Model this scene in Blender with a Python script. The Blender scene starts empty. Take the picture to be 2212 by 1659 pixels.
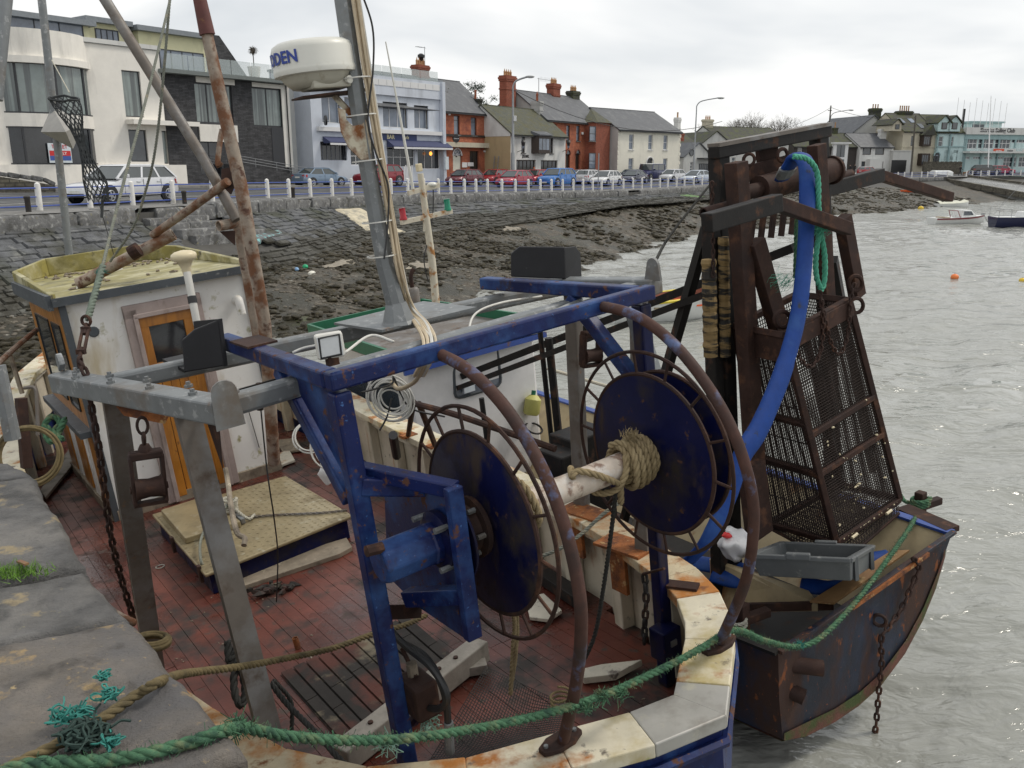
import bpy, bmesh, math, random
import numpy as np
from math import sin, cos, tan, atan, atan2, pi, radians, sqrt, exp
from mathutils import Vector, Matrix, noise as mnoise
random.seed(11); RNG = np.random.default_rng(5)
SC = bpy.context.scene
COL = SC.collection
# ------------------------------------------------------------------ camera
F = 1865.0; CX = 1106.0; CY = 829.5; HZ = 358.0        # survey units of the photograph
TH = atan((CY - HZ) / F); EYE = Vector((0,0,1.65))     # z = 0 is the top of the pier
cam = bpy.data.cameras.new('camera'); camo = bpy.data.objects.new('camera', cam); COL.objects.link(camo)
cam.sensor_width = 36.0; cam.lens = 36.0 * F / 2212.0
cam.clip_start = 0.05; cam.clip_end = 4000
camo.location = EYE; camo.rotation_euler = (pi / 2 - TH, 0,0)
SC.camera = camo
# ------------------------------------------------------------------ sky, sun, exposure
SUN_EL = radians(52); SUN_AZ = radians(70)               # azimuth from +Y towards +X
wd = bpy.data.worlds.new('World'); SC.world = wd; wd.use_nodes = True
nt = wd.node_tree; nt.nodes.clear(); N = nt.nodes.new; LK = nt.links.new
out = N('ShaderNodeOutputWorld'); bg = N('ShaderNodeBackground'); LK(bg.outputs[0], out.inputs[0])
sky = N('ShaderNodeTexSky'); sky.sky_type = 'NISHITA'; sky.sun_disc = False
sky.sun_elevation = SUN_EL; sky.sun_rotation = SUN_AZ; sky.air_density = 1.0; sky.dust_density = 2.0
sc_ = N('ShaderNodeMix'); sc_.data_type = 'RGBA'; sc_.blend_type = 'MULTIPLY'; sc_.inputs[0].default_value = 1
LK(sky.outputs[0], sc_.inputs[6]); sc_.inputs[7].default_value = (.1,.1,.1,1)
tcw = N('ShaderNodeTexCoord'); sep = N('ShaderNodeSeparateXYZ'); LK(tcw.outputs['Generated'], sep.inputs[0])
addz = N('ShaderNodeMath'); addz.operation = 'ADD'; addz.inputs[1].default_value = .22; LK(sep.outputs[2], addz.inputs[0])
mxz = N('ShaderNodeMath'); mxz.operation = 'MAXIMUM'; mxz.inputs[1].default_value = .05; LK(addz.outputs[0], mxz.inputs[0])
dx = N('ShaderNodeMath'); dx.operation = 'DIVIDE'; LK(sep.outputs[0], dx.inputs[0]); LK(mxz.outputs[0], dx.inputs[1])
dy = N('ShaderNodeMath'); dy.operation = 'DIVIDE'; LK(sep.outputs[1], dy.inputs[0]); LK(mxz.outputs[0], dy.inputs[1])
cmb = N('ShaderNodeCombineXYZ'); LK(dx.outputs[0], cmb.inputs[0]); LK(dy.outputs[0], cmb.inputs[1])
cmb.inputs[2].default_value = 3.1
n1 = N('ShaderNodeTexNoise'); n1.inputs['Scale'].default_value = .62; n1.inputs['Detail'].default_value = 5; n1.inputs['Roughness'].default_value = .5
n1.inputs['Distortion'].default_value = .3
LK(cmb.outputs[0], n1.inputs['Vector'])
cr = N('ShaderNodeValToRGB'); LK(n1.outputs[0], cr.inputs[0])
e = cr.color_ramp.elements; e[0].position = .34; e[0].color = (.575,.61,.645,1); e[1].position = .55; e[1].color = (.935,.935,.925,1)
em = cr.color_ramp.elements.new(.46); em.color = (.755,.775,.79,1)
mxs = N('ShaderNodeMix'); mxs.data_type = 'RGBA'; mxs.inputs[0].default_value = .93
LK(sc_.outputs[2], mxs.inputs[6]); LK(cr.outputs[0], mxs.inputs[7]); LK(mxs.outputs[2], bg.inputs[0])
bg.inputs[1].default_value = 1.0
sl = bpy.data.lights.new('sun', 'SUN'); sl.energy = 1.5; sl.angle = radians(12); sl.color = (1,.93,.82)
so = bpy.data.objects.new('sun', sl); COL.objects.link(so)
so.rotation_euler = (pi / 2 - SUN_EL, 0,-SUN_AZ + pi)
so.rotation_euler = Vector((-sin(SUN_AZ) * cos(SUN_EL),-cos(SUN_AZ) * cos(SUN_EL),-sin(SUN_EL))).to_track_quat('-Z', 'Y').to_euler()
SC.view_settings.view_transform = 'Standard'; SC.view_settings.look = 'None'
SC.view_settings.exposure = 0.18; SC.view_settings.gamma = 1.0
SC.cycles.max_bounces = 5; SC.cycles.glossy_bounces = 3; SC.cycles.transmission_bounces = 4
SC.cycles.use_denoising = True
try: SC.cycles.caustics_reflective = False; SC.cycles.caustics_refractive = False
except Exception: pass
# ------------------------------------------------------------------ survey helpers: sight lines met with real planes
FWD = Vector((0, cos(TH),-sin(TH))); UPV = Vector((0, sin(TH), cos(TH))); RGT = Vector((1,0,0))
def ray(x, y): return FWD + RGT * ((x - CX) / F) + UPV * ((CY - y) / F)
def onz(x, y, z):
 r = ray(x, y); return EYE + r * ((z - EYE.z) / r.z)
def ond(x, y, d): return EYE + ray(x, y) * d
def onplane(x, y, p, n):
 r = ray(x, y); return EYE + r * ((p - EYE).dot(n) / r.dot(n))
def zat(x, y, d): return ond(x, y, d).z
WATER = -2.9
class Frame:
 """local axes of a boat: x to starboard, y to the bow, z up"""
 def __init__(s, org, yaw, pitch, roll):
  s.R = (Matrix.Rotation(radians(yaw),3, 'Z') @ Matrix.Rotation(radians(pitch),3, 'X') @ Matrix.Rotation(radians(roll),3, 'Y'))
  s.o = Vector(org); s.RT = s.R.transposed()
  s.M = Matrix.Translation(s.o) @ s.R.to_4x4()
 def plane(s, x, y, ax, v):
  a = s.R.col[ax]; return s.RT @ (onplane(x, y, s.o + a * v, a) - s.o)
 def h(s, x, y, v): return s.plane(x, y, 2, v)
 def x(s, x, y, v): return s.plane(x, y, 0, v)
 def y(s, x, y, v): return s.plane(x, y, 1, v)
 def d(s, x, y, dd): return s.RT @ (ond(x, y, dd) - s.o)
 def w(s, p): return s.o + s.R @ Vector(p)
 def l(s, p): return s.RT @ (Vector(p) - s.o)
# ------------------------------------------------------------------ materials
MATS = {}
def _mask(nt, pos, scale, thr, soft, detail=5, rough=.62, stretch=None, seed=0.0):
 N = nt.nodes.new; L = nt.links.new
 mp = N('ShaderNodeMapping'); mp.inputs['Location'].default_value = (seed, seed * .7, seed * 1.3)
 if stretch: mp.inputs['Scale'].default_value = stretch
 L(pos, mp.inputs[0])
 n = N('ShaderNodeTexNoise'); n.inputs['Scale'].default_value = scale; n.inputs['Detail'].default_value = detail; n.inputs['Roughness'].default_value = rough
 L(mp.outputs[0], n.inputs['Vector'])
 m = N('ShaderNodeMapRange'); m.inputs[1].default_value = thr - soft; m.inputs[2].default_value = thr + soft
 L(n.outputs[0], m.inputs[0]); return m.outputs[0]
def mat(name, base, rough=.6, metal=0., var=.12, vscale=6., spots=(), bump=None, spec=.5, trans=0., alpha=1., emit=None, brick=None, wave=None, coat=0, ior=None, obj_space=False, rnd=0., cracks=None):
 """spots: (colour, scale, threshold, softness, [roughness], [stretch]) patches of wear laid over the base"""
 if name in MATS: return MATS[name]
 m = bpy.data.materials.new(name); m.use_nodes = True; nt = m.node_tree
 b = nt.nodes['Principled BSDF']; N = nt.nodes.new; L = nt.links.new
 if obj_space: pos = N('ShaderNodeTexCoord').outputs['Object']
 else: pos = N('ShaderNodeNewGeometry').outputs['Position']
 c4 = lambda c: (c[0], c[1], c[2], 1)
 col = N('ShaderNodeRGB'); col.outputs[0].default_value = c4(base); cur = col.outputs[0]
 rv = N('ShaderNodeValue'); rv.outputs[0].default_value = rough; rcur = rv.outputs[0]
 bh = []
 if brick:
  bt = N('ShaderNodeTexBrick'); bt.inputs['Color1'].default_value = c4(brick['a']); bt.inputs['Color2'].default_value = c4(brick['b']); bt.inputs['Mortar'].default_value = c4(brick['m'])
  bt.inputs['Scale'].default_value = 1; bt.inputs['Brick Width'].default_value = brick['w']; bt.inputs['Row Height'].default_value = brick['h']; bt.inputs['Mortar Size'].default_value = brick.get('ms', .01)
  sp = N('ShaderNodeSeparateXYZ'); L(pos, sp.inputs[0])
  ad = N('ShaderNodeMath'); ad.operation = 'ADD'; L(sp.outputs[0], ad.inputs[0])
  my = N('ShaderNodeMath'); my.operation = 'MULTIPLY'; my.inputs[1].default_value = brick.get('ymix', .55); L(sp.outputs[1], my.inputs[0]); L(my.outputs[0], ad.inputs[1])
  cb = N('ShaderNodeCombineXYZ'); L(ad.outputs[0], cb.inputs[0]); L(sp.outputs[2], cb.inputs[1]); L(cb.outputs[0], bt.inputs['Vector'])
  cur = bt.outputs[0]
  bi = N('ShaderNodeMath'); bi.operation = 'SUBTRACT'; bi.inputs[0].default_value = 1; L(bt.outputs['Fac'], bi.inputs[1])
  bh.append((bi.outputs[0], brick.get('bump', .3),.01))
 if var:
  n = N('ShaderNodeTexNoise'); n.inputs['Scale'].default_value = vscale; n.inputs['Detail'].default_value = 6; n.inputs['Roughness'].default_value = .65; L(pos, n.inputs['Vector'])
  mr = N('ShaderNodeMapRange'); mr.inputs[1].default_value = .3; mr.inputs[2].default_value = .7; mr.inputs[3].default_value = 1 - var; mr.inputs[4].default_value = 1 + var; L(n.outputs[0], mr.inputs[0])
  mx = N('ShaderNodeMix'); mx.data_type = 'RGBA'; mx.blend_type = 'MULTIPLY'; mx.inputs[0].default_value = 1; L(cur, mx.inputs[6]); L(mr.outputs[0], mx.inputs[7]); cur = mx.outputs[2]
 if rnd:
  oi = N('ShaderNodeObjectInfo'); mr = N('ShaderNodeMapRange'); mr.inputs[3].default_value = 1 - rnd; mr.inputs[4].default_value = 1 + rnd; L(oi.outputs['Random'], mr.inputs[0])
  mx = N('ShaderNodeMix'); mx.data_type = 'RGBA'; mx.blend_type = 'MULTIPLY'; mx.inputs[0].default_value = 1; L(cur, mx.inputs[6]); L(mr.outputs[0], mx.inputs[7]); cur = mx.outputs[2]
 for i, s in enumerate(spots):
  c, sca, thr, soft = s[:4]; ro = s[4] if len(s) > 4 and s[4] is not None else None; st = s[5] if len(s) > 5 else None
  k = _mask(nt, pos, sca, thr, soft, stretch=st, seed=i * 7.3 + len(name))
  mx = N('ShaderNodeMix'); mx.data_type = 'RGBA'; L(k, mx.inputs[0]); L(cur, mx.inputs[6]); mx.inputs[7].default_value = c4(c); cur = mx.outputs[2]
  if ro is not None:
   mr = N('ShaderNodeMix'); L(k, mr.inputs[0]); L(rcur, mr.inputs[2]); mr.inputs[3].default_value = ro; rcur = mr.outputs[0]
 if cracks:
  dn = N('ShaderNodeTexNoise'); dn.inputs['Scale'].default_value = cracks[0] * 1.5; dn.inputs['Detail'].default_value = 6; L(pos, dn.inputs['Vector']); va_ = N('ShaderNodeMix'); va_.data_type = 'VECTOR'; va_.inputs[0].default_value = .3; L(pos, va_.inputs[4]); L(dn.outputs['Color'], va_.inputs[5])
  vo = N('ShaderNodeTexVoronoi'); vo.feature = 'DISTANCE_TO_EDGE'; vo.inputs['Scale'].default_value = cracks[0]; L(va_.outputs[1], vo.inputs['Vector']); mr = N('ShaderNodeMapRange'); mr.inputs[1].default_value = 0; mr.inputs[2].default_value = cracks[1]; mr.inputs[3].default_value = .8; mr.inputs[4].default_value = 0; L(vo.outputs['Distance'], mr.inputs[0])
  mx = N('ShaderNodeMix'); mx.data_type = 'RGBA'; L(mr.outputs[0], mx.inputs[0]); L(cur, mx.inputs[6]); mx.inputs[7].default_value = (.02,.018,.016,1); cur = mx.outputs[2]
  iv = N('ShaderNodeMath'); iv.operation = 'SUBTRACT'; iv.inputs[0].default_value = 1; L(mr.outputs[0], iv.inputs[1]); bh.append((iv.outputs[0], .8,.02))
 L(cur, b.inputs['Base Color']); L(rcur, b.inputs['Roughness'])
 b.inputs['Metallic'].default_value = metal
 b.inputs['Specular IOR Level'].default_value = spec
 if trans: b.inputs['Transmission Weight'].default_value = trans
 if ior: b.inputs['IOR'].default_value = ior
 if coat: b.inputs['Coat Weight'].default_value = coat; b.inputs['Coat Roughness'].default_value = .08
 if alpha < 1: b.inputs['Alpha'].default_value = alpha
 if emit: b.inputs['Emission Color'].default_value = c4(emit[0]); b.inputs['Emission Strength'].default_value = emit[1]
 if bump:
  for (sca, stg, dist) in (bump if isinstance(bump[0], tuple) else (bump,)):
   n = N('ShaderNodeTexNoise'); n.inputs['Scale'].default_value = sca; n.inputs['Detail'].default_value = 8; n.inputs['Roughness'].default_value = .68; L(pos, n.inputs['Vector'])
   bh.append((n.outputs[0], stg, dist))
 if wave:
  w = N('ShaderNodeTexWave'); w.inputs['Scale'].default_value = wave[0]; w.bands_direction = wave[2]; w.inputs['Distortion'].default_value = wave[3] if len(wave) > 3 else 0
  L(pos, w.inputs['Vector']); bh.append((w.outputs[0], wave[1], .01))
 prev = None
 for o, stg, dist in bh:
  bp = N('ShaderNodeBump'); bp.inputs['Strength'].default_value = stg; bp.inputs['Distance'].default_value = dist; L(o, bp.inputs['Height'])
  if prev: L(prev, bp.inputs['Normal'])
  prev = bp.outputs[0]
 if prev: L(prev, b.inputs['Normal'])
 MATS[name] = m; return m
# ------------------------------------------------------------------ mesh builder
def V(*a): return Vector(a[0]) if len(a) == 1 else Vector(a)
class MB:
 def __init__(s): s.v = []; s.f = []
 def add(s, vs, fs):
  o = len(s.v); s.v += [Vector(p) for p in vs]; s.f += [tuple(i + o for i in f) for f in fs]; return s
 def hexa(s, p):   # 8 points: bottom 4, top 4
  return s.add(p, [(3,2,1,0),(4,5,6,7),(0,1,5,4),(1,2,6,5),(2,3,7,6),(3,0,4,7)])
 def box(s, c, size, R=None):
  c = Vector(c); hx, hy, hz = [k / 2 for k in size]
  ps = [Vector(q) for q in ((-hx, -hy, -hz),(hx, -hy, -hz),(hx, hy, -hz),(-hx, hy, -hz),(-hx, -hy, hz),(hx, -hy, hz),(hx, hy, hz),(-hx, hy, hz))]
  if R is not None: ps = [R @ q for q in ps]
  return s.hexa([c + q for q in ps])
 def beam(s, a, b, w, h, up=(0,0,1), w2=None, h2=None):
  a = Vector(a); b = Vector(b); d = (b - a).normalized(); up = Vector(up)
  sx = d.cross(up)
  if sx.length < 1e-4: sx = d.cross(Vector((0,1,0)))
  sx.normalize(); uz = sx.cross(d)
  w2 = w if w2 is None else w2; h2 = h if h2 is None else h2
  P = lambda c, ww, hh: [c - sx * ww / 2 - uz * hh / 2, c + sx * ww / 2 - uz * hh / 2, c + sx * ww / 2 + uz * hh / 2, c - sx * ww / 2 + uz * hh / 2]
  A = P(a, w, h); B = P(b, w2, h2)
  return s.add(A + B, [(0,1,2,3),(7,6,5,4),(0,4,5,1),(1,5,6,2),(2,6,7,3),(3,7,4,0)])
 def tube(s, pts, r, n=8, caps=True, lobes=0, pitch=.12, lobe=.16, close=False):
  pts = [Vector(p) for p in pts]; m = len(pts); rr = r if isinstance(r, (list, tuple)) else [r] * m
  T = []
  for i in range(m):
   if close: t = pts[(i + 1) % m] - pts[i - 1]
   else: t = pts[min(i + 1, m - 1)] - pts[max(i - 1,0)]
   T.append(t.normalized() if t.length > 1e-9 else Vector((0,0,1)))
  u = T[0].orthogonal().normalized(); ring = []; dist = 0.
  for i in range(m):
   if i: dist += (pts[i] - pts[i - 1]).length
   u = (u - T[i] * u.dot(T[i]))
   if u.length < 1e-6: u = T[i].orthogonal()
   u.normalize(); w = T[i].cross(u)
   row = []
   for k in range(n):
    a = 2 * pi * k / n; q = rr[i]
    if lobes: q *= 1 - lobe + lobe * abs(cos(.5 * lobes * (a - 2 * pi * dist / pitch / lobes * 1.0))) * 1.6
    row.append(pts[i] + u * (cos(a) * q) + w * (sin(a) * q))
   ring.append(row)
  vs = [p for row in ring for p in row]; fs = []
  for i in range(m if close else m - 1):
   j = (i + 1) % m
   for k in range(n):
    l = (k + 1) % n; fs.append((i * n + k, i * n + l, j * n + l, j * n + k))
  if caps and not close: fs += [tuple(reversed(range(n))), tuple((m - 1) * n + k for k in range(n))]
  return s.add(vs, fs)
 def cyl(s, a, b, r, n=12, r2=None):
  return s.tube([a, b], [r, r if r2 is None else r2], n)
 def pipe(s, a, b, r, ri, n=14):     # open-ended pipe with wall
  a = Vector(a); b = Vector(b); d = (b - a).normalized(); u = d.orthogonal().normalized(); w = d.cross(u)
  vs = []
  for c, q in ((a, r),(b, r),(b, ri),(a, ri)):
   for k in range(n): t = 2 * pi * k / n; vs.append(c + u * cos(t) * q + w * sin(t) * q)
  fs = []
  for g in range(4):
   h = (g + 1) % 4
   for k in range(n): l = (k + 1) % n; fs.append((g * n + k, g * n + l, h * n + l, h * n + k))
  return s.add(vs, fs)
 def lathe(s, prof, c=(0,0,0), ax=(0,0,1), n=24, caps=True):
  c = Vector(c); ax = Vector(ax).normalized(); u = ax.orthogonal().normalized(); w = ax.cross(u); vs = []; fs = []
  for (r, z) in prof:
   for k in range(n): a = 2 * pi * k / n; vs.append(c + ax * z + u * cos(a) * r + w * sin(a) * r)
  for i in range(len(prof) - 1):
   for k in range(n): l = (k + 1) % n; fs.append((i * n + k, i * n + l, (i + 1) * n + l, (i + 1) * n + k))
  if caps: fs += [tuple(reversed(range(n))), tuple((len(prof) - 1) * n + k for k in range(n))]
  return s.add(vs, fs)
 def prism(s, poly, off):           # polygon extruded by a vector
  poly = [Vector(p) for p in poly]; off = Vector(off); n = len(poly)
  return s.add(poly + [p + off for p in poly], [tuple(reversed(range(n))), tuple(range(n, 2 * n))] + [(i, (i + 1) % n, n + (i + 1) % n, n + i) for i in range(n)])
 def quad(s, *p): return s.add(p, [tuple(range(len(p)))])
 def torus(s, c, ax, R, r, n=28, m=8, sx=1., sy=1., u=None):
  c = Vector(c); ax = Vector(ax).normalized(); u = (Vector(u) if u is not None else ax.orthogonal()).normalized(); w = ax.cross(u)
  return s.tube([c + u * cos(2 * pi * k / n) * R * sx + w * sin(2 * pi * k / n) * R * sy for k in range(n)], r, m, close=True)
 def sphere(s, c, r, n=12, m=8, sc=(1,1,1)):
  c = Vector(c); vs = []; fs = []
  for i in range(m + 1):
   t = pi * i / m
   for k in range(n): a = 2 * pi * k / n; vs.append(c + Vector((sin(t) * cos(a) * r * sc[0], sin(t) * sin(a) * r * sc[1], cos(t) * r * sc[2])))
  for i in range(m):
   for k in range(n): l = (k + 1) % n; fs.append((i * n + k, (i + 1) * n + k, (i + 1) * n + l, i * n + l))
  return s.add(vs, fs)
 def loft(s, rings, closed=True, caps=True):
  n = len(rings[0]); vs = [p for r in rings for p in r]; fs = []
  for i in range(len(rings) - 1):
   for k in range(n if closed else n - 1): l = (k + 1) % n; fs.append((i * n + k, i * n + l, (i + 1) * n + l, (i + 1) * n + k))
  if caps and closed: fs += [tuple(reversed(range(n))), tuple((len(rings) - 1) * n + k for k in range(n))]
  return s.add(vs, fs)
WM = {}      # world matrix of every thing that parents parts
def lnk(o): COL.objects.link(o); return o
def thing(name, label, cat, loc=(0,0,0), group=None, M=None):
 o = lnk(bpy.data.objects.new(name, None)); o.empty_display_size = .2
 m = M if M is not None else Matrix.Translation(Vector(loc)); o.matrix_world = m; WM[o] = m.copy()
 o['label'] = label; o['category'] = cat
 if group: o['group'] = group
 return o
def mk(name, mb, material, parent=None, local=False, smooth=False, bevel=0., label=None, cat=None, group=None, kind=None, base=None, fix=True, sharp=40):
 """one mesh object; vertices are in world space, or in the parent's frame with local=True"""
 if isinstance(mb, bpy.types.Mesh): me = mb
 else:
  vs = mb.v; M = None
  if parent is not None:
   if not local: inv = WM[parent].inverted(); vs = [inv @ p for p in vs]
  elif base is not None:
   base = Vector(base); vs = [p - base for p in vs]
  me = bpy.data.meshes.new(name); me.from_pydata([tuple(p) for p in vs], [], mb.f)
  if fix:
   bm = bmesh.new(); bm.from_mesh(me); bmesh.ops.recalc_face_normals(bm, faces=bm.faces); bm.to_mesh(me); bm.free()
  if smooth:
   me.polygons.foreach_set('use_smooth', [True] * len(me.polygons))
   if sharp: me.set_sharp_from_angle(angle=radians(sharp))
  me.update()
 o = lnk(bpy.data.objects.new(name, me))
 if material is not None and not me.materials: me.materials.append(material)
 if parent is not None: o.parent = parent; WM[o] = WM[parent].copy()
 elif base is not None: o.location = base; WM[o] = Matrix.Translation(base)
 else: WM[o] = Matrix.Identity(4)
 if bevel:
  bv = o.modifiers.new('bevel', 'BEVEL'); bv.width = bevel; bv.segments = 2; bv.limit_method = 'ANGLE'; bv.angle_limit = radians(35)
 if label: o['label'] = label
 if cat: o['category'] = cat
 if group: o['group'] = group
 if kind: o['kind'] = kind
 return o
def inst(name, me, parent, matrix, material=None):
 """another object on shared mesh data, placed by a matrix in the parent's frame"""
 o = lnk(bpy.data.objects.new(name, me)); o.parent = parent; o.matrix_local = matrix; return o
def meshdata(name, mb, material, smooth=False, sharp=40):
 me = bpy.data.meshes.new(name); me.from_pydata([tuple(p) for p in mb.v], [], mb.f)
 bm = bmesh.new(); bm.from_mesh(me); bmesh.ops.recalc_face_normals(bm, faces=bm.faces); bm.to_mesh(me); bm.free()
 if smooth:
  me.polygons.foreach_set('use_smooth', [True] * len(me.polygons)); me.set_sharp_from_angle(angle=radians(sharp))
 me.materials.append(material); return me
def frame_to(a, b, up=(0,0,1)):
 """matrix with x along a->b, at a"""
 a = Vector(a); x = (Vector(b) - a).normalized(); up = Vector(up); z = up - x * up.dot(x)
 if z.length < 1e-4: z = x.orthogonal()
 z.normalize(); y = z.cross(x)
 return Matrix(((x.x, y.x, z.x, a.x),(x.y, y.y, z.y, a.y),(x.z, y.z, z.z, a.z),(0,0,0,1)))
def spline(pts, per=8):
 P = [Vector(p) for p in pts]; P = [P[0] * 2 - P[1]] + P + [P[-1] * 2 - P[-2]]; o = []
 for i in range(1, len(P) - 2):
  a, b, c, d = P[i - 1:i + 3]
  for k in range(per):
   t = k / per
   o.append(.5 * (2 * b + (c - a) * t + (2 * a - 5 * b + 4 * c - d) * t * t + (3 * b - a - 3 * c + d) * t ** 3))
 o.append(P[-2]); return o
def resample(pts, step):
 o = [pts[0]]; acc = 0
 for a, b in zip(pts, pts[1:]):
  L = (b - a).length; t = step - acc
  while t <= L and L > 0: o.append(a.lerp(b, t / L)); t += step
  acc = (acc + L) % step if L < step - acc else L - (t - step)
 o.append(pts[-1]); return o
def rope_mb(pts, r, per=10, n=12, lobes=3, step=None, lobe=.30):
 p = spline(pts, per)
 if not lobes: return MB().tube(resample(p, step or max(r * .8,.01)), r, n)
 pitch = r * 6.5; p = resample(p, pitch / 11); m = MB(); u = None; off = [[], [], []]
 for i in range(len(p)):
  t = (p[min(i + 1, len(p) - 1)] - p[max(i - 1,0)]).normalized(); u = t.orthogonal() if u is None else u - t * u.dot(t); u.normalize(); w = t.cross(u)
  for k in range(3): a = 2 * pi * (i / 11 + k / 3); off[k].append(p[i] + (u * cos(a) + w * sin(a)) * r * .50)
 for q in off: m.tube(q, r * .56,6)
 return m
LINKS = {}
def chain(name, label, pts, size, material, parent=None, cat='chain', group=None, per=8):
 """chain of single links along a curve (world space)"""
 key = (round(size, 4), material.name)
 if key not in LINKS:
  L, w, r = size, size * .62, size * .13
  c = [Vector((-(L - w) / 2 + cos(a) * (w / 2 - r), sin(a) * (w / 2 - r),0)) for a in np.linspace(pi / 2,3 * pi / 2,6)]
  c += [Vector(((L - w) / 2 + cos(a) * (w / 2 - r), sin(a) * (w / 2 - r),0)) for a in np.linspace(-pi / 2, pi / 2,6)]
  LINKS[key] = meshdata('chain_link', MB().tube(c, r, 6, close=True), material, True)
 p = resample(spline(pts, per), size * .72)
 root = thing(name, label, cat, p[0], group) if parent is None else parent
 inv = WM[root].inverted()
 for i, (a, b) in enumerate(zip(p, p[1:])):
  if (b - a).length < size * .3: continue
  m = frame_to((a + b) / 2,(a + b) / 2 + (b - a),(.2,-.9,.3)) @ Matrix.Rotation(pi / 4 + (pi / 2) * (i % 2) + random.uniform(-.2,.2),4, 'X')
  inst('link', LINKS[key], root, inv @ m)
 return root
def text_mesh(body, size, extrude=.0, bold=0., spacing=1.0, shear=0.):
 cu = bpy.data.curves.new('lettering', 'FONT'); cu.body = body; cu.size = size; cu.extrude = extrude; cu.offset = bold; cu.space_character = spacing; cu.shear = shear
 cu.align_x = 'CENTER'; cu.align_y = 'CENTER'; cu.resolution_u = 3
 o = bpy.data.objects.new('tmp', cu); COL.objects.link(o); dg = bpy.context.evaluated_depsgraph_get(); dg.update()
 me = bpy.data.meshes.new_from_object(o.evaluated_get(dg)); bpy.data.objects.remove(o); bpy.data.curves.remove(cu); return me
def put_text(name, body, size, material, parent, origin, xdir, updir, extrude=.004, bold=0., spacing=1., shear=0., sx=1.):
 me = text_mesh(body, size, extrude, bold, spacing, shear); me.materials.clear(); me.materials.append(material)
 x = Vector(xdir).normalized(); u = Vector(updir); u = (u - x * u.dot(x)).normalized(); n = x.cross(u); o = Vector(origin)
 M = Matrix(((x.x * sx, u.x, n.x, o.x),(x.y * sx, u.y, n.y, o.y),(x.z * sx, u.z, n.z, o.z),(0,0,0,1)))
 inv = WM[parent].inverted(); me.transform(inv @ M); ob = mk(name, me, None, parent); return ob
def fbm(x, y, z=0., sc=1., oct=4):
 return mnoise.fractal(Vector((x * sc, y * sc, z)),1.0,2.0, oct)
# ------------------------------------------------------------------ shared materials
M_TAR = mat('tarmac', (.045,.047,.05),.7, var=.18, vscale=1.2, spots=[((.10,.10,.10),.5,.56,.1,.5)], bump=(60,.15,.01))
M_PAVE = mat('pavement_concrete', (.19,.185,.175),.8, var=.2, vscale=2, spots=[((.09,.085,.075),1.5,.58,.08)], bump=(40,.2,.01))
M_STONE = mat('limestone_coping', (.12,.12,.12),.8, var=.35, vscale=3.5, rnd=.15, spots=[((.30,.30,.29),5,.60,.07),((.05,.048,.042),2.3,.62,.09),((.19,.17,.10),7,.66,.05)], bump=((14,.5,.05),(70,.25,.01)))
M_REV = mat('revetment_stone', (.082,.085,.09),.75, var=.5, vscale=2.3, rnd=.4, spec=.3, spots=[((.23,.23,.225),1.9,.63,.06),((.06,.06,.05),.9,.56,.1),((.05,.055,.03),.4,.6,.1)], bump=((9,.6,.08),(40,.3,.02)))
M_REVW = mat('weedy_stone', (.05,.048,.04),.65, var=.5, vscale=2.3, rnd=.3, spec=.3, spots=[((.14,.14,.125),2.2,.62,.06),((.025,.022,.012),1.6,.52,.08)], bump=((9,.7,.08),(40,.4,.02)))
M_WALLCORE = mat('wall_core_mortar', (.075,.072,.066),.9, var=.2, vscale=3)
M_PIER = mat('pier_limestone', (.112,.109,.106),.6,  var=.45, vscale=7, spots=[((.21,.20,.185),2.2,.57,.1,.75),((.33,.27,.17),5.5,.645,.035,.9),((.05,.048,.045),3.2,.62,.06,.5),((.30,.28,.17),26,.72,.03,.9)], bump=((5,.6,.08),(28,.8,.025),(110,.6,.008)))
M_PIER2 = mat('pier_limestone_brown', (.18,.158,.134),.68,  var=.35, vscale=4, spots=[((.13,.125,.125),1.9,.55,.1,.6),((.40,.29,.15),7,.615,.04,.9),((.07,.06,.05),4.2,.63,.05,.5),((.44,.34,.19),24,.69,.03,.9)], bump=((5,.6,.08),(28,.9,.025),(110,.6,.008)))
M_WHITEPOST = mat('white_concrete_post', (.72,.71,.68),.6, var=.06, vscale=8, spots=[((.38,.22,.10),5,.70,.04),((.45,.43,.38),3,.62,.08)], bump=(30,.15,.01))
M_BLUERAIL = mat('blue_rail_paint', (.045,.09,.36),.45, var=.15, spots=[((.2,.12,.07),9,.68,.05)])
M_BLACKPOST = mat('black_bollard', (.03,.028,.026),.6, spots=[((.13,.06,.03),8,.62,.06)])
M_MUD = mat('foreshore', (.078,.063,.043),.6, var=.4, vscale=1.1, spec=.35, spots=[((.21,.195,.16),3.2,.60,.06,.6),((.035,.032,.018),.55,.50,.07,.5),((.03,.027,.015),2.2,.56,.05,.45),((.33,.32,.29),9,.69,.03,.8),((.08,.10,.03),.8,.70,.05)], bump=((5,.7,.15),(22,.6,.04),(70,.4,.015)))
M_ROCK = mat('beach_rock', (.12,.103,.078),.7, var=.5, vscale=4, spots=[((.25,.24,.21),5,.62,.06),((.05,.045,.03),2.2,.55,.08)], bump=(30,.4,.02))
M_WEED = mat('seaweed', (.034,.027,.012),.45, var=.5, vscale=3, spots=[((.065,.055,.02),6,.62,.06)], spec=.3, bump=((25,.8,.05),(80,.6,.02)))
M_SPILL = mat('pale_cement', (.55,.49,.36),.8, var=.2, vscale=4, spots=[((.30,.28,.23),3,.58,.08)], bump=(14,.7,.05))
M_ALGAE = mat('green_algae', (.07,.16,.025),.6, var=.3, vscale=5, bump=(30,.5,.02))
M_GRAF = mat('turquoise_paint_patch', (.16,.42,.42),.7, var=.2, vscale=6, spots=[((.125,.13,.135),5,.47,.05),((.125,.13,.135),14,.52,.05)])
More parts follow.
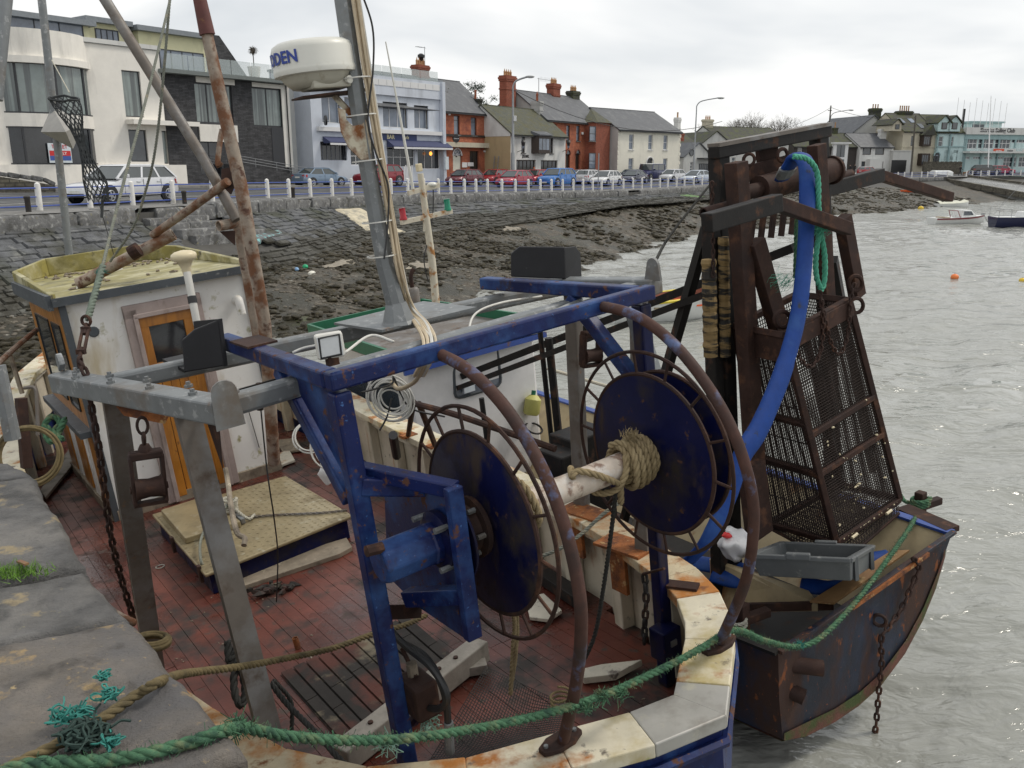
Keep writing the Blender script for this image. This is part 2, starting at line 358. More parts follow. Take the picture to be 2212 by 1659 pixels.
M_LINE = mat('road_line_paint', (.62,.61,.56),.7, var=.15, vscale=5)
# ------------------------------------------------------------------ the line of the sea front
RAILPX = [(-330,480,23),(-120,467,25.3),(87,456,28),(196,451,30.2),(288,446,32),(375,441,33.4),(460,436,35.9),(579,430,40.3),(671,426,43),(845,421,48),(974,419,52.5),(1084,417,57.8),
          (1191,414.5,63),(1299,412,68.3),(1386,408.5,75.3),(1461,404.5,82.3),(1532,400,90),(1620,395.5,100),(1720,391,111),(1830,388,123),(1953,384.5,134),(2087,381.5,141),(2200,379.5,145),(2420,378,150)]
RP = spline([Vector((-30,-1,.25)), Vector((-26,8,.25)), Vector((-21.5,16.5,.25))] + [ond(*q) for q in RAILPX[1:]], 10)
RS = [0.]
for a, b in zip(RP, RP[1:]): RS.append(RS[-1] + (b - a).length)
RSa = np.array(RS); RPa = np.array([tuple(p) for p in RP])
_w = 9; _z = np.convolve(np.pad(RPa[:, 2], _w, mode='edge'), np.ones(2 * _w + 1) / (2 * _w + 1), mode='valid'); RPa[:, 2] = _z
SMAX = RS[-1]
def rp(s):
 return Vector([float(np.interp(s, RSa, RPa[:, k])) for k in range(3)])
def rdir(s):
 d = rp(min(s + 1.5, SMAX)) - rp(max(s - 1.5,0)); d.z = 0; return d.normalized()
def rn(s):                       # to the land
 d = rdir(s); return Vector((-d.y, d.x, 0))
def gz(s, t): return rp(s).z + (.012 * max(t, 0) if t < 30 else .36)
def rq(s, q, z=None):            # point q metres seaward of the rail
 p = rp(s) - rn(s) * q
 if z is not None: p.z = z
 return p
def s_of(x, y=None):             # arc length of a sight-line column
 k = (x - CX) / F
 best = min(range(len(RP)), key=lambda i: abs(RPa[i, 0] / (RPa[i, 1] * cos(TH) - (RPa[i, 2] - EYE.z) * sin(TH)) - k)); return RS[best]
def nearest_s(p):
 d = (RPa[:, 0] - p.x) ** 2 + (RPa[:, 1] - p.y) ** 2; return float(RSa[int(np.argmin(d))])
def grid_mb(S, T, fn):
 m = MB(); n = len(T)
 m.v = [fn(s, t) for s in S for t in T]
 m.f = [(i * n + j, i * n + j + 1,(i + 1) * n + j + 1,(i + 1) * n + j) for i in range(len(S) - 1) for j in range(n - 1)]
 return m
# street, quay-side paving, footpath, hinterland
S1 = np.arange(0, SMAX, 2.0)
mk('road', grid_mb(S1, [.5,4,8,12,16,20], lambda s, t: rp(s) + rn(s) * t + Vector((0,0, gz(s, t) - rp(s).z))), M_TAR, kind='structure')
mk('quay_edge_paving', grid_mb(S1, [-1.9,-.8,.2,.52], lambda s, t: rp(s) + rn(s) * t + Vector((0,0,.03))), M_PAVE, kind='structure')
mk('footpath', grid_mb(S1, [15.6,15.62,17.5,30,90], lambda s, t: rp(s) + rn(s) * t + Vector((0,0, gz(s, min(t, 30)) - rp(s).z + (.12 if t > 15.61 else -.02)))), M_PAVE, kind='structure')
g = MB(); g.quad((-3000,-3000,-6.5),(3000,-3000,-6.5),(3000,3000,-6.5),(-3000,3000,-6.5))
mk('ground', g, M_MUD, kind='structure')
hl = grid_mb(np.linspace(-400,700,12), np.linspace(215,900,6), lambda s, t: Vector((s, t, .4 + (t - 215) * .002)))
mk('hinterland', hl, mat('far_fields', (.06,.08,.03),.9), kind='structure')
# white lines on the road
for t0, w in ((4.6,.12),):
 for k in range(26):
  s0 = 4 + k * 5.2
  mk('road_marking', grid_mb([s0, s0 + 1.2, s0 + 2.4], [t0, t0 + w], lambda s, t: rp(s) + rn(s) * t + Vector((0,0, gz(s, t) - rp(s).z + .006))), M_LINE, kind='structure')
for k in range(5):
 s0 = 7 + k * 5.5
 mk('road_marking', grid_mb([s0, s0 + .1], [.7,1.5,2.4,3.3,4.2], lambda s, t: rp(s + t * .25) + rn(s) * t + Vector((0,0, gz(s, t) - rp(s).z + .006))), M_LINE, kind='structure')
# ------------------------------------------------------------------ sea wall: core, coping blocks, pitched stone slope
TOEX = [(-100,-2.0),(400,-1.85),(600,-1.72),(748,-1.6),(916,-1.32),(1069,-1.15),(1284,-.92),(1540,-1.08),(1950,-1.2)]
TOES = [s_of(x_) - 5 for x_, z_ in TOEX]
ZTOE = lambda s: float(np.interp(s, TOES, [z_ for x_, z_ in TOEX]))
QC, QT = 1.9,5.2
def rev(s, u, lift=0.):          # point on the slope, u = 0 top, 1 toe
 z0 = rp(s).z - .42; p = rq(s, QC + (QT - QC) * u, z0 + (ZTOE(s) - z0) * u)
 if lift:
  n = Vector((0,0,1)) * .93 - rn(s) * .36; p += n * lift
 return p
seawall = thing('sea_wall', 'long sloping grey stone sea wall below the white railing', 'sea wall', rq(30,4, ZTOE(30)))
core = grid_mb(S1, [-.02,0,.5,1,1.25], lambda s, u: rev(s, max(u, 0)) + Vector((0,0,(.3 if u < 0 else -.10))))
mk('core', core, M_WALLCORE, seawall)
def blockmesh(ps, top, rnd=.06, n=(7,5), amp=.02, seed=0., depth=.45):
 """rounded, uneven stone: plan quad a,b,c,d (seaward edge a-b), top heights, sides going down"""
 a, b, c, d = ps; m = MB(); U, W = n; rows = []
 Lu = ((b - a).length + (c - d).length) / 2; Lw = ((d - a).length + (c - b).length) / 2
 def co(k, K, L):
  k2 = k - 1
  if k == 0 or k == K + 2: return (0. if k == 0 else 1.), True
  e = min(.5, rnd * .55 / L)
  t = (k2) / K; t = e + (1 - 2 * e) * t; return t, False
 idx = {}
 for i in range(U + 3):
  for j in range(W + 3):
   u, eu = co(i, U, Lu); w, ew = co(j, W, Lw)
   p = a.lerp(b, u).lerp(d.lerp(c, u), w)
   z = top
   if eu or ew: z -= rnd * .75
   elif i in (1, U + 1) or j in (1, W + 1): z -= rnd * .14
   q = Vector((p.x, p.y, z))
   q += mnoise.noise_vector(Vector((p.x * 2.3 + seed, p.y * 2.3, seed))) * amp + mnoise.noise_vector(Vector((p.x * 7 + seed, p.y * 7,3))) * amp * .45 + mnoise.noise_vector(Vector((p.x * 19 + seed, p.y * 19,3))) * amp * .22
   idx[i, j] = len(m.v); m.v.append(q)
 for i in range(U + 2):
  for j in range(W + 2): m.f.append((idx[i, j], idx[i + 1, j], idx[i + 1, j + 1], idx[i, j + 1]))
 per = [(i, 0) for i in range(U + 3)] + [(U + 2, j) for j in range(1, W + 3)] + [(i, W + 2) for i in range(U + 1,-1,-1)] + [(0, j) for j in range(W + 1,0,-1)]
 lowr = []
 for (i, j) in per:
  p = m.v[idx[i, j]]; lowr.append(len(m.v)); m.v.append(Vector((p.x, p.y, top - depth)) + mnoise.noise_vector(Vector((p.x * 3, p.y * 3,9))) * amp)
 for k in range(len(per)):
  l = (k + 1) % len(per); m.f.append((idx[per[k]], lowr[k], lowr[l], idx[per[l]]))
 return m
s = 1.0; k = 0
STEP1 = (s_of(192), s_of(262)); STEP2 = (s_of(1318), s_of(1332))
while s < min(SMAX - 2,175):
 L = random.uniform(1.15,1.75) if s < 60 else random.uniform(1.5,2.4); e = .012
 if not (STEP1[0] < s + L / 2 < STEP1[1]) and not (STEP2[0] < s + L / 2 < STEP2[1]):
  zt = rp(s).z + .06 + random.uniform(-.05,.04); q1 = 2.0 + random.uniform(-.06,.08)
  qd = [rq(s + e, q1), rq(s + L - e, q1), rq(s + L - e, 1.02), rq(s + e, 1.02)]
  mk('coping_block', blockmesh(qd, zt, .13,(5,3) if s < 60 else (3,2),.035, k, .55), M_STONE, seawall, smooth=True, sharp=55)
 s += L; k += 1
# stones of the slope
stones_stuff = MB(); stones_weedy = MB(); cnt = 0; slope_len = 4.6
rows = 17
UU = [0.01]
for r in range(21): UU.append(UU[-1] + random.uniform(.6,1.45) / 17)
for r in range(21):
 s = 2 + random.uniform(0,.6)
 while s < 118:
  L = random.choice((.35,.5,.6,.75,1.05)) * random.uniform(.85,1.15) * (1 if s < 55 else 1.5); u0 = UU[r]; u1 = UU[r + 1]
  hh = random.uniform(-.02,.045)
  if (s > STEP1[0] - .2 and s < STEP1[1] + 2.2 and u0 < .75): s += L; continue
  e = .007; eu = .002
  sl = .25 * (u0)            # courses drift along the slope
  c = [rev(s + e + sl, u0 + eu), rev(s + L - e + sl, u0 + eu), rev(s + L - e + sl + random.uniform(-.03,.03), u1 - eu), rev(s + e + sl, u1 - eu)]
  t = [rev(s + e + sl + .025, u0 + eu + .005,.05 + hh), rev(s + L - e + sl - .025, u0 + eu + .005,.05 + hh + random.uniform(-.01,.015)), rev(s + L - e + sl - .025, u1 - eu - .005,.05 + hh), rev(s + e + sl + .025, u1 - eu - .005,.05 + hh + random.uniform(-.01,.015))]
  vis = 3.5 < s < 26 and r < 15
  if vis and cnt < 300 and random.random() < .95:
   mk('stone', MB().hexa(c + t), M_REV if u0 < .6 + random.uniform(-.08,.08) else M_REVW, seawall); cnt += 1
  else: (stones_stuff if u0 < .6 + random.uniform(-.08,.08) else stones_weedy).hexa(c + t)
  s += L
o = mk('pitched_stones', stones_stuff, M_REV, seawall); o['kind'] = 'stuff'; o = mk('weedy_stones', stones_weedy, M_REVW, seawall); o['kind'] = 'stuff'
# steps let into the wall
def flight(nm, lab, x0, x1, n, rise, run, shift, width):
 s0, s1 = s_of(x0), s_of(x1); st = thing(nm, lab, 'steps', rq((s0 + s1) / 2,2.0, ZTOE(s0)))
 for k in range(n):
  zt = rp(s0).z - .12 - rise * k; q0 = 1.3 + run * k; sa = s0 + shift * k; sb = sa + width
  mid = sa + width * random.uniform(.45,.6)
  for u, v in ((sa, mid - .01),(mid + .01, sb)):
   mk('step_stone', blockmesh([rq(u, q0 + run * 1.25), rq(v, q0 + run * 1.25), rq(v, q0 - .1), rq(u, q0 - .1)], zt, .05,(4,2),.018, k * 3.1 + u, rise + .5), M_STONE, st, smooth=True, sharp=50)
 return st
flight('stone_steps', 'worn stone steps cut into the sea wall beside the silver estate car', 190,262,5,.2,.42,.42,3.1)
flight('stone_steps', 'narrow stone steps down the sea wall below the white hatchback', 1316,1332,9,.17,.42,.35,1.5)
# poured cement, algae, paint on the slope
def patch(nm, lab, cat, poly_px, material, lift, sfn=None, n=14, kind='stuff'):
 """lumpy skin lying on the slope, corners taken on the slope itself"""
 m = MB(); A, B, C_, D = poly_px
 for i in range(n + 1):
  for j in range(n + 1):
   u, w = i / n, j / n
   s_ = (A[0] * (1 - u) + B[0] * u) * (1 - w) + (D[0] * (1 - u) + C_[0] * u) * w
   t_ = (A[1] * (1 - u) + B[1] * u) * (1 - w) + (D[1] * (1 - u) + C_[1] * u) * w
   ed = min(u, 1 - u, w, 1 - w) * 6; jig = mnoise.noise(Vector((s_ * 1.7, t_ * 6,1)))
   m.v.append(rev(s_ + jig * .25, t_ + jig * .03, lift * min(1, ed) + .02 * jig + (.0 if ed > .01 else -.05)))
 m.f = [(i * (n + 1) + j, i * (n + 1) + j + 1,(i + 1) * (n + 1) + j + 1,(i + 1) * (n + 1) + j) for i in range(n) for j in range(n)]
 return mk(nm, m, material, smooth=True, label=lab, cat=cat, kind=kind)
sa = s_of(640)
patch('cement_spill', 'pale cream cement poured down the sea wall slope', 'spill', [(sa + .2,.03),(sa + 2.4,.03),(sa + 2.2,1.08),(sa - .9,1.05)], M_SPILL, .14)
sb = s_of(1405)
patch('algae_streak', 'bright green algae streak on the sea wall by the narrow steps', 'algae', [(sb - 1,.35),(sb + 1.2,.30),(sb + .3,1.1),(sb - 3.2,1.0)], M_ALGAE, .09)
sg = s_of(385)
patch('graffiti', 'faded turquoise paint scrawl on the sloping wall', 'graffiti', [(sg - .2,.46),(sg + 1.6,.40),(sg + 1.5,.54),(sg - .4,.60)], M_GRAF, .085)
# ------------------------------------------------------------------ white-post railing
PX = [-60,87,196,288,375,460,520,579,625,671,718,760,803,845,881,916,947,974,1003,1028,1053,1084,1113,1141,1167,1191,1215,1238,1259,1280,1299,1323,1346,1367,1386,1406,1425,1442,1461,1478,1498,1516,1532,1552,1574,1597,1620,
      1800,1822,1847,1858,1877,1895,1920,1939,1953,1969,1990,2003,2018,2046]
PX2 = [2087,2100,2118,2136,2152,2170,2187,2204,2222]
rail = thing('railing', 'white concrete post railing with three blue bars along the sea front', 'railing', rp(s_of(87)))
pm = MB(); pm.lathe([(.095,-.05),(.095,.80),(.085,.875),(.05,.905),(.015,.92)], n=10)
for q in range(len(pm.v)): pm.v[q].x *= 1.0
ME_POST = meshdata('post', pm, M_WHITEPOST, True)
def posts(root, lst, rails=True):
 inv = WM[root].inverted(); pp = []
 for x in lst:
  p = rp(s_of2(x)); pp.append(p); inst('post', ME_POST, root, inv @ Matrix.Translation(p) @ Matrix.Rotation(random.uniform(-.03,.03),4, 'X'))
 if rails:
  for a, b in zip(pp, pp[1:]):
   if (a - b).length > 6: continue
   for hz in (.17,.46,.74):
    mk('rail', MB().cyl(a + V(0,0, hz), b + V(0,0, hz),.022,6), M_BLUERAIL, root, smooth=True)
def s_of2(x):
 k = (x - CX) / F; v = RPa[:, 0] / (RPa[:, 1] * cos(TH) - (RPa[:, 2] - EYE.z) * sin(TH)); o = np.argsort(v); return float(np.interp(k, v[o], RSa[o]))
posts(rail, PX)
rail2 = thing('railing', 'short white posts beside the slipway in front of the sailing club', 'railing', rp(s_of2(2087)))
posts(rail2, PX2)
for x, bl_lab in ((36, 'short black bollard on the quay edge by the first railing gap before the steps'),(376, 'short black bollard behind the tail of the silver estate car'),(498, 'short black bollard behind the rusty mast'),(614, 'short black bollard before the end of the entrance ramp')):
 s = s_of2(x) ; p = rq(s, .55)
 bl = MB(); bl.lathe([(.085,-.05),(.085,.42),(.10,.44),(.10,.50),(.05,.53)], p, n=10)
 mk('bollard', bl, M_BLACKPOST, None, smooth=True, base=p, label=bl_lab, cat='bollard', group='black bollards along the railing')
# ------------------------------------------------------------------ foreshore
WL = [(-200,1000),(200,850),(600,760),(900,690),(1090,640),(1180,615),(1265,592),(1400,540),(1520,512),(1700,490),(1790,466),(1900,461),(2050,446),(2212,434),(2420,424)]
ws, wq = [], []
for px in WL:
 p = onz(px[0], px[1], WATER); s = nearest_s(p); ws.append(s); wq.append(max(8.5,(Vector((p.x, p.y, 0)) - Vector((rp(s).x, rp(s).y, 0))).length))
o_ = np.argsort(ws); ws = np.array(ws)[o_]; wq = np.array(wq)[o_]
def beach(s, q):
 qw = float(np.interp(s, ws, wq)); zt = ZTOE(s) + .02
 u = (q - QT + .7) / (qw - QT); z = zt + (WATER - zt) * min(max(u, -.2),1.35) ** 1.1 if u > 0 else zt + .0
 p = rq(s, q)
 mid = exp(-((u - .8) / .42) ** 2)
 z += .16 * fbm(p.x, p.y, 0,.32,4) * (.35 + mid) + .05 * fbm(p.x, p.y, 4,1.7,3)
 if u > 1.12: z -= (u - 1.12) * 2.2
 return Vector((p.x, p.y, z))
SB = np.concatenate([np.arange(1,60,.33), np.arange(60, SMAX, .8)]); QB = np.concatenate([np.arange(5.4,32,.34), np.arange(32,75,1.2)])
mk('beach', grid_mb(SB, QB, beach), M_MUD, kind='structure', smooth=True, sharp=0)
rk = MB(); wd_ = MB()
def lump(mb, p, rx, ry, rz, yaw, n=6, jag=.3):
 vs = []; c, s_ = cos(yaw), sin(yaw)
 for (z, f) in ((-.5,.8),(.15,1.0),(.75,.62)):
  for k in range(n):
   a = 2 * pi * k / n; r = f * random.uniform(1 - jag, 1 + jag); x, y = rx * cos(a) * r, ry * sin(a) * r; vs.append(p + Vector((x * c - y * s_, x * s_ + y * c, z * rz)))
 vs.append(p + Vector((0,0, rz)))
 fs = [(i * n + k, i * n + (k + 1) % n, (i + 1) * n + (k + 1) % n, (i + 1) * n + k) for i in range(2) for k in range(n)] + [(2 * n + k, 2 * n + (k + 1) % n, 3 * n) for k in range(n)]
 mb.add(vs, fs)
for k in range(20000):
 s = random.uniform(8,58) if k < 15500 else random.uniform(60,150); qw = float(np.interp(s, ws, wq)); q = QT + (qw - QT) * random.uniform(-.03,1.05)
 p = beach(s, q); cl = fbm(p.x, p.y, 7,.35,3)
 if p.z < WATER - .12: continue
 r = random.choice((.025,.035,.045,.055,.07,.09)) * random.uniform(.6,1.3) * (1 if s < 60 else 1.6)
 if cl > -.02 and k % 3: lump(rk, p, r * 1.2, r * .9, r * .5, random.uniform(0,3))
 if cl < .06:
  r *= 1.7; lump(wd_, p, r * 1.5, r * 1.1, r * .7, random.uniform(0,3),6,.6)
mk('shingle', rk, M_ROCK, smooth=True, sharp=0, label='scattered grey stones over the muddy foreshore', cat='stones', kind='stuff')
mk('seaweed', wd_, M_WEED, label='dark brown seaweed clumps over the foreshore', cat='seaweed', kind='stuff', smooth=True, sharp=0)
for (x, y, w, h) in ((905,572,1.6,.6),(745,580,1.2,.5),(1110,518,2.2,.5)):
 p = onz(x, y, -2.2); s = nearest_s(p); q = (Vector((p.x, p.y)) - Vector((rp(s).x, rp(s).y))).length; m = MB(); c0 = beach(s, q)
 for k in range(16):
  a = 2 * pi * k / 16; r = 1 + .35 * random.uniform(-1,1); m.v.append(beach(s + cos(a) * w * r * .5, q + sin(a) * h * r * .7) + V(0,0,.05))
 m.v.append(beach(s, q) + V(0,0,.09)); m.f = [(k, (k + 1) % 16,16) for k in range(16)]
 mk('bare_sand', m, mat('wet_sand', (.24,.21,.16),.6, var=.3, vscale=4, bump=(20,.5,.03)), label='patch of pale sand bare of weed on the foreshore', cat='sand', kind='stuff')
for (x, y, c, nm, lab) in ((660,576,(.03,.45,.2), 'litter', 'crushed green bottle washed up among the weed'),(641,582,(.2,.35,.55), 'litter', 'pale blue scrap washed up among the weed'),(673,590,(.7,.68,.6), 'litter', 'white scrap of litter on the weed')):
 p = onz(x, y, -1.7); m = MB(); lump(m, p, .16,.07,.08, random.uniform(0,3),8,.2)
 mk(nm, m, mat('litter_%d' % x, c, .5), None, base=p, label=lab, cat='litter')
# ------------------------------------------------------------------ water
M_WATER = bpy.data.materials.new('harbour_water'); M_WATER.use_nodes = True
nt = M_WATER.node_tree; b = nt.nodes['Principled BSDF']; N = nt.nodes.new; L_ = nt.links.new
b.inputs['Base Color'].default_value = (.275,.28,.255,1); b.inputs['Roughness'].default_value = .08; b.inputs['IOR'].default_value = 1.33; b.inputs['Specular IOR Level'].default_value = .6
pos = N('ShaderNodeNewGeometry').outputs['Position']; prev = None
for sca, st, dist, stg in ((1.1,(1,.5,1),.5,.45),(3.4,(1,.55,1),.14,.5),(11,(1,.6,1),.035,.4)):
 mp = N('ShaderNodeMapping'); mp.inputs['Rotation'].default_value = (0,0, radians(-28)); mp.inputs['Scale'].default_value = (st[1], st[0], 1); L_(pos, mp.inputs[0])
 n = N('ShaderNodeTexNoise'); n.inputs['Scale'].default_value = sca; n.inputs['Detail'].default_value = 3; n.inputs['Roughness'].default_value = .5; n.inputs['Distortion'].default_value = .6; L_(mp.outputs[0], n.inputs['Vector'])
 bp = N('ShaderNodeBump'); bp.inputs['Strength'].default_value = stg; bp.inputs['Distance'].default_value = dist; L_(n.outputs[0], bp.inputs['Height'])
 if prev: L_(prev, bp.inputs['Normal'])
 prev = bp.outputs[0]
L_(prev, b.inputs['Normal'])
n = N('ShaderNodeTexNoise'); n.inputs['Scale'].default_value = .09; n.inputs['Detail'].default_value = 3; L_(pos, n.inputs['Vector']); mr = N('ShaderNodeMapRange'); mr.inputs[1].default_value = .35; mr.inputs[2].default_value = .65; mr.inputs[3].default_value = .03; mr.inputs[4].default_value = .2; L_(n.outputs[0], mr.inputs[0]); L_(mr.outputs[0], b.inputs['Roughness'])
xs = np.concatenate([[-900,-200,-60], np.arange(-12,60,.3), np.arange(60,130,1.5), [200,500,1500]])
ys = np.concatenate([[-800,-60], np.arange(1.5,75,.3), np.arange(75,200,1.5)])
XX, YY = np.meshgrid(xs, ys, indexing='ij'); a0 = radians(-28)
ZZ = np.zeros_like(XX)
for lam, amp, az, ph in ((3.3,.042,-20,0),(2.1,.034,-50,1),(1.45,.026,5,2.2),(4.8,.045,-75,4),(1.05,.016,-38,3),(.85,.012,30,1.3)):
 kx, ky = sin(radians(az)) * 2 * pi / lam, cos(radians(az)) * 2 * pi / lam
 ph2 = kx * XX + ky * YY + ph + 1.1 * np.sin(.37 * XX + .21 * YY + ph) + .9 * np.sin(-.23 * XX + .44 * YY + 2 * ph)
 w_ = np.sin(ph2); ZZ += amp * (w_ + .35 * np.cos(2 * ph2)) * (.7 + .3 * np.sin(.19 * XX - .13 * YY + ph))
ZZ += WATER
me = bpy.data.meshes.new('water'); nx, ny = XX.shape
ii = (np.arange(nx - 1)[:, None] * ny + np.arange(ny - 1)[None, :]).ravel()
me.from_pydata(np.stack([XX.ravel(), YY.ravel(), ZZ.ravel()], 1).tolist(), [], np.stack([ii, ii + ny, ii + ny + 1, ii + 1], 1).tolist())
me.polygons.foreach_set('use_smooth', [True] * len(me.polygons)); mk('water', me, M_WATER, kind='structure')
# ------------------------------------------------------------------ the near pier
pier = thing('stone_pier', 'near corner of a weathered stone pier with rounded edge blocks', 'pier', (-2.5,2.5, WATER - .6))
E1 = [(20,1000),(73,1041),(98,1099),(165,1189),(180,1235),(214,1278),(268,1345),(321,1402),(364,1458),(385,1488),(462,1565),(531,1659),(640,1800),(900,2200)]
EW = [onz(x, y, -.03) for x, y in E1]
for p in EW: p.z = 0; p += Vector((.86,.5,0)) * .012
back = Vector((-.8,-.62,0)).normalized()
def cut(i): return EW[i]
blocks = [((0,1),(1.6,1.6), M_PIER),((1,4),(.9,1.0), M_PIER),((4,6),(1.2,1.3), M_PIER),((6,11),(1.35,1.0), M_PIER2),((11,13),(1.2,1.2), M_PIER2)]
drt = Vector((-.96,.02,0))
kk = 0
for (i0, i1),(w0, w1), m_ in blocks:
 a = EW[i0]; b = EW[i1]; gap = (b - a).normalized() * .012
 sd = Vector((-.86,-.5,0))
 mk('edge_block', blockmesh([b - gap, a + gap, a + gap + sd * 1.7, b - gap + sd * 1.7], -.01 + .015 * (kk % 2),.045,(56,48),.019,11.3 + kk * 5,.6), m_, pier, smooth=True, sharp=70); kk += 1
 mk('paving_block', blockmesh([b - gap + sd * 1.73, a + gap + sd * 1.73, a + gap + sd * 3.6, b - gap + sd * 3.6], -.02,.05,(8,8),.02,31.3 + kk * 5,.5), M_PIER, pier, smooth=True, sharp=70)
pw = MB()
for a, b in zip(EW, EW[1:]):
 i_ = Vector((-.86,-.5,0)) * .06
 pw.quad(a + i_ + V(0,0,-.45), b + i_ + V(0,0,-.45), b + i_ + V(0,0,-4), a + i_ + V(0,0,-4))
mk('face', pw, M_REV, pier)
pt = MB(); pt.quad((-30,-12,-.09),(-2.4,-12,-.09),(-2.4,1.4,-.09),(-4.5,3.6,-.09),(-30,3.6,-.09)); mk('deck_fill', pt, M_PIER, pier)
# ------------------------------------------------------------------ building materials
def paint(nm, c, dirt=(.35,.33,.27), v=.05): return mat(nm, c, .75, var=v, vscale=1.5, spots=[(tuple(k * .72 for k in c),.8,.64,.1, None, (1,1,.25))], bump=(25,.08,.01))
M_WHITE = paint('white_render', (.80,.77,.71)); M_YEL = paint('yellow_render', (.68,.65,.42)); M_CREAM = paint('cream_render', (.76,.73,.63)); M_LBLUE = paint('pale_blue_board', (.58,.62,.69))
M_GREYR = paint('grey_render', (.40,.40,.39)); M_TAN = paint('tan_render', (.43,.33,.19)); M_BEIGE = paint('beige_render', (.50,.46,.36)); M_AQUA = paint('pale_aqua_render', (.49,.63,.63)); M_SEA = paint('sea_green_render', (.27,.39,.40))
M_DARKW = paint('dark_brown_cladding', (.045,.038,.034)); M_LGREY = paint('light_grey_render', (.52,.52,.50)); M_OFFW = paint('off_white_render', (.62,.62,.60))
M_BRICK = mat('red_brick', (.33,.09,.045),.85, var=.2, vscale=3, brick=dict(a=(.34,.085,.04), b=(.42,.135,.065), m=(.30,.14,.09), w=.23, h=.078, ms=.006, bump=.2), spots=[((.20,.06,.04),1.2,.60,.1)])
M_BRICK2 = mat('dark_red_brick', (.22,.06,.035),.85, var=.2, vscale=3, brick=dict(a=(.22,.055,.03), b=(.28,.08,.045), m=(.19,.09,.06), w=.23, h=.078, ms=.006, bump=.2))
M_DSTONE = mat('dark_stone_cladding', (.05,.05,.055),.8, var=.4, vscale=2, brick=dict(a=(.038,.038,.042), b=(.075,.075,.08), m=(.02,.02,.02), w=.5, h=.10, ms=.012, bump=.6))
M_RUBBLE = mat('rubble_garden_wall', (.11,.10,.08),.9, var=.45, vscale=2.5, brick=dict(a=(.10,.09,.07), b=(.16,.145,.11), m=(.06,.055,.045), w=.5, h=.2, ms=.03, bump=.6))
M_SLATE = mat('slate_roof', (.075,.08,.09),.6, var=.18, vscale=2, spots=[((.12,.125,.13),1.3,.6,.1)], wave=(2.6,.35, 'Z'), bump=(30,.25,.02))
M_MOSS = mat('mossy_roof', (.075,.08,.065),.85, var=.3, vscale=2, spots=[((.082,.08,.04),1.8,.52,.1),((.13,.12,.065),6,.62,.06)], wave=(2.6,.3, 'Z'), bump=(20,.5,.05))
M_MOSSD = mat('dark_mossy_roof', (.05,.05,.042),.85, var=.3, vscale=2, spots=[((.065,.075,.025),1.2,.55,.1)], wave=(2.6,.3, 'Z'), bump=(20,.4,.05))
M_ZINC = mat('zinc_roof', (.22,.24,.26),.5, metal=.3, var=.12, wave=(.55,.5, 'X'))
M_POT = mat('terracotta_pot', (.42,.24,.12),.8, var=.15); M_POTR = mat('red_chimney_pot', (.33,.10,.05),.8)
M_GLASS = mat('window_glass', (.05,.06,.07),.04, var=.3, vscale=1.1, spec=.9)
M_GLASSL = mat('window_glass_pale', (.16,.19,.24),.05, var=.35, vscale=.8, spec=.9)
M_CURT = mat('curtained_glass', (.21,.25,.24),.07, var=.2, vscale=1.0, spots=[((.08,.095,.095),2.2,.52,.05,.05,(1,1,.02))], spec=.9)
M_DGLASS = mat('dark_shop_glass', (.022,.024,.028),.05, var=.4, vscale=1, spec=.8)
M_BALGL = mat('balustrade_glass', (.55,.62,.62),.04, trans=.0, alpha=.35, var=0, spec=.8)
M_FRW = mat('white_window_frame', (.70,.70,.70),.5, var=.03); M_FRD = mat('dark_window_frame', (.035,.037,.042),.45, var=.05); M_FRB = mat('brown_window_frame', (.035,.022,.016),.5)
M_DOOR = mat('cream_door', (.66,.66,.56),.5); M_BLK = mat('black_paint', (.015,.015,.016),.4); M_NAVY = mat('navy_sign', (.018,.035,.13),.45, var=.05); M_GOLD = mat('gold_lettering', (.68,.62,.38),.5)
M_AWN = mat('navy_awning', (.05,.06,.13),.8, var=.1); M_LAMP = mat('lit_amber_lamp', (.9,.4,.1),.4, emit=((1,.35,.05),2.0)); M_GALVP = mat('galvanised_pole', (.30,.31,.32),.5, metal=.4, var=.12, vscale=3)
M_TXT = mat('black_lettering', (.02,.02,.022),.5); M_TXTW = mat('white_lettering', (.75,.75,.75),.5); M_RED = mat('red_sign', (.55,.03,.03),.5); M_SBLUE = mat('blue_sign', (.05,.10,.35),.5); M_SIGN = mat('pale_sign_board', (.62,.68,.72),.5); M_ORSG = mat('orange_red_banner', (.70,.10,.04),.6)
M_TARMK = mat('weathered_pole', (.075,.068,.055),.85, var=.2, vscale=4)
class Facade:
 def __init__(s, xl, dl, xr, dr, zb):
  a = ond(xl, 360, dl); b = ond(xr, 360, dr); a.z = b.z = zb; s.a, s.b, s.zb = a, b, zb
  s.u = (b - a).normalized(); s.n = Vector((s.u.y, -s.u.x, 0))      # n points to the viewer / street
  s.L = (b - a).length
 def uv(s, x, y):
  p = onplane(x, y, s.a, s.n); return (p - s.a).dot(s.u), p.z
 def p(s, u, z, out=0.): return s.a + s.u * u + s.n * out + Vector((0,0, z - s.a.z))
 def rect(s, r):
  x0, y0, x1, y1 = r; xm, ym = (x0 + x1) / 2,(y0 + y1) / 2
  u0 = s.uv(x0, ym)[0]; u1 = s.uv(x1, ym)[0]; z1 = s.uv(xm, y0)[1]; z0 = s.uv(xm, y1)[1]; return u0, z0, u1, z1
def C1(k, *r):                    # enlarged survey sheets back to survey units
 ox, oy, f = {'A1': (0,0,.30637), 'A2': (609.9,0,.30637), 'A3': (1219.9,67.8,.2451), 'A4': (1669.9,135.5,.2451), 'B6': (881,67.8,.21446), 'B8': (1762,203.3,.20344)}[k]
 return [(ox if i % 2 == 0 else oy) + v * f for i, v in enumerate(r)]
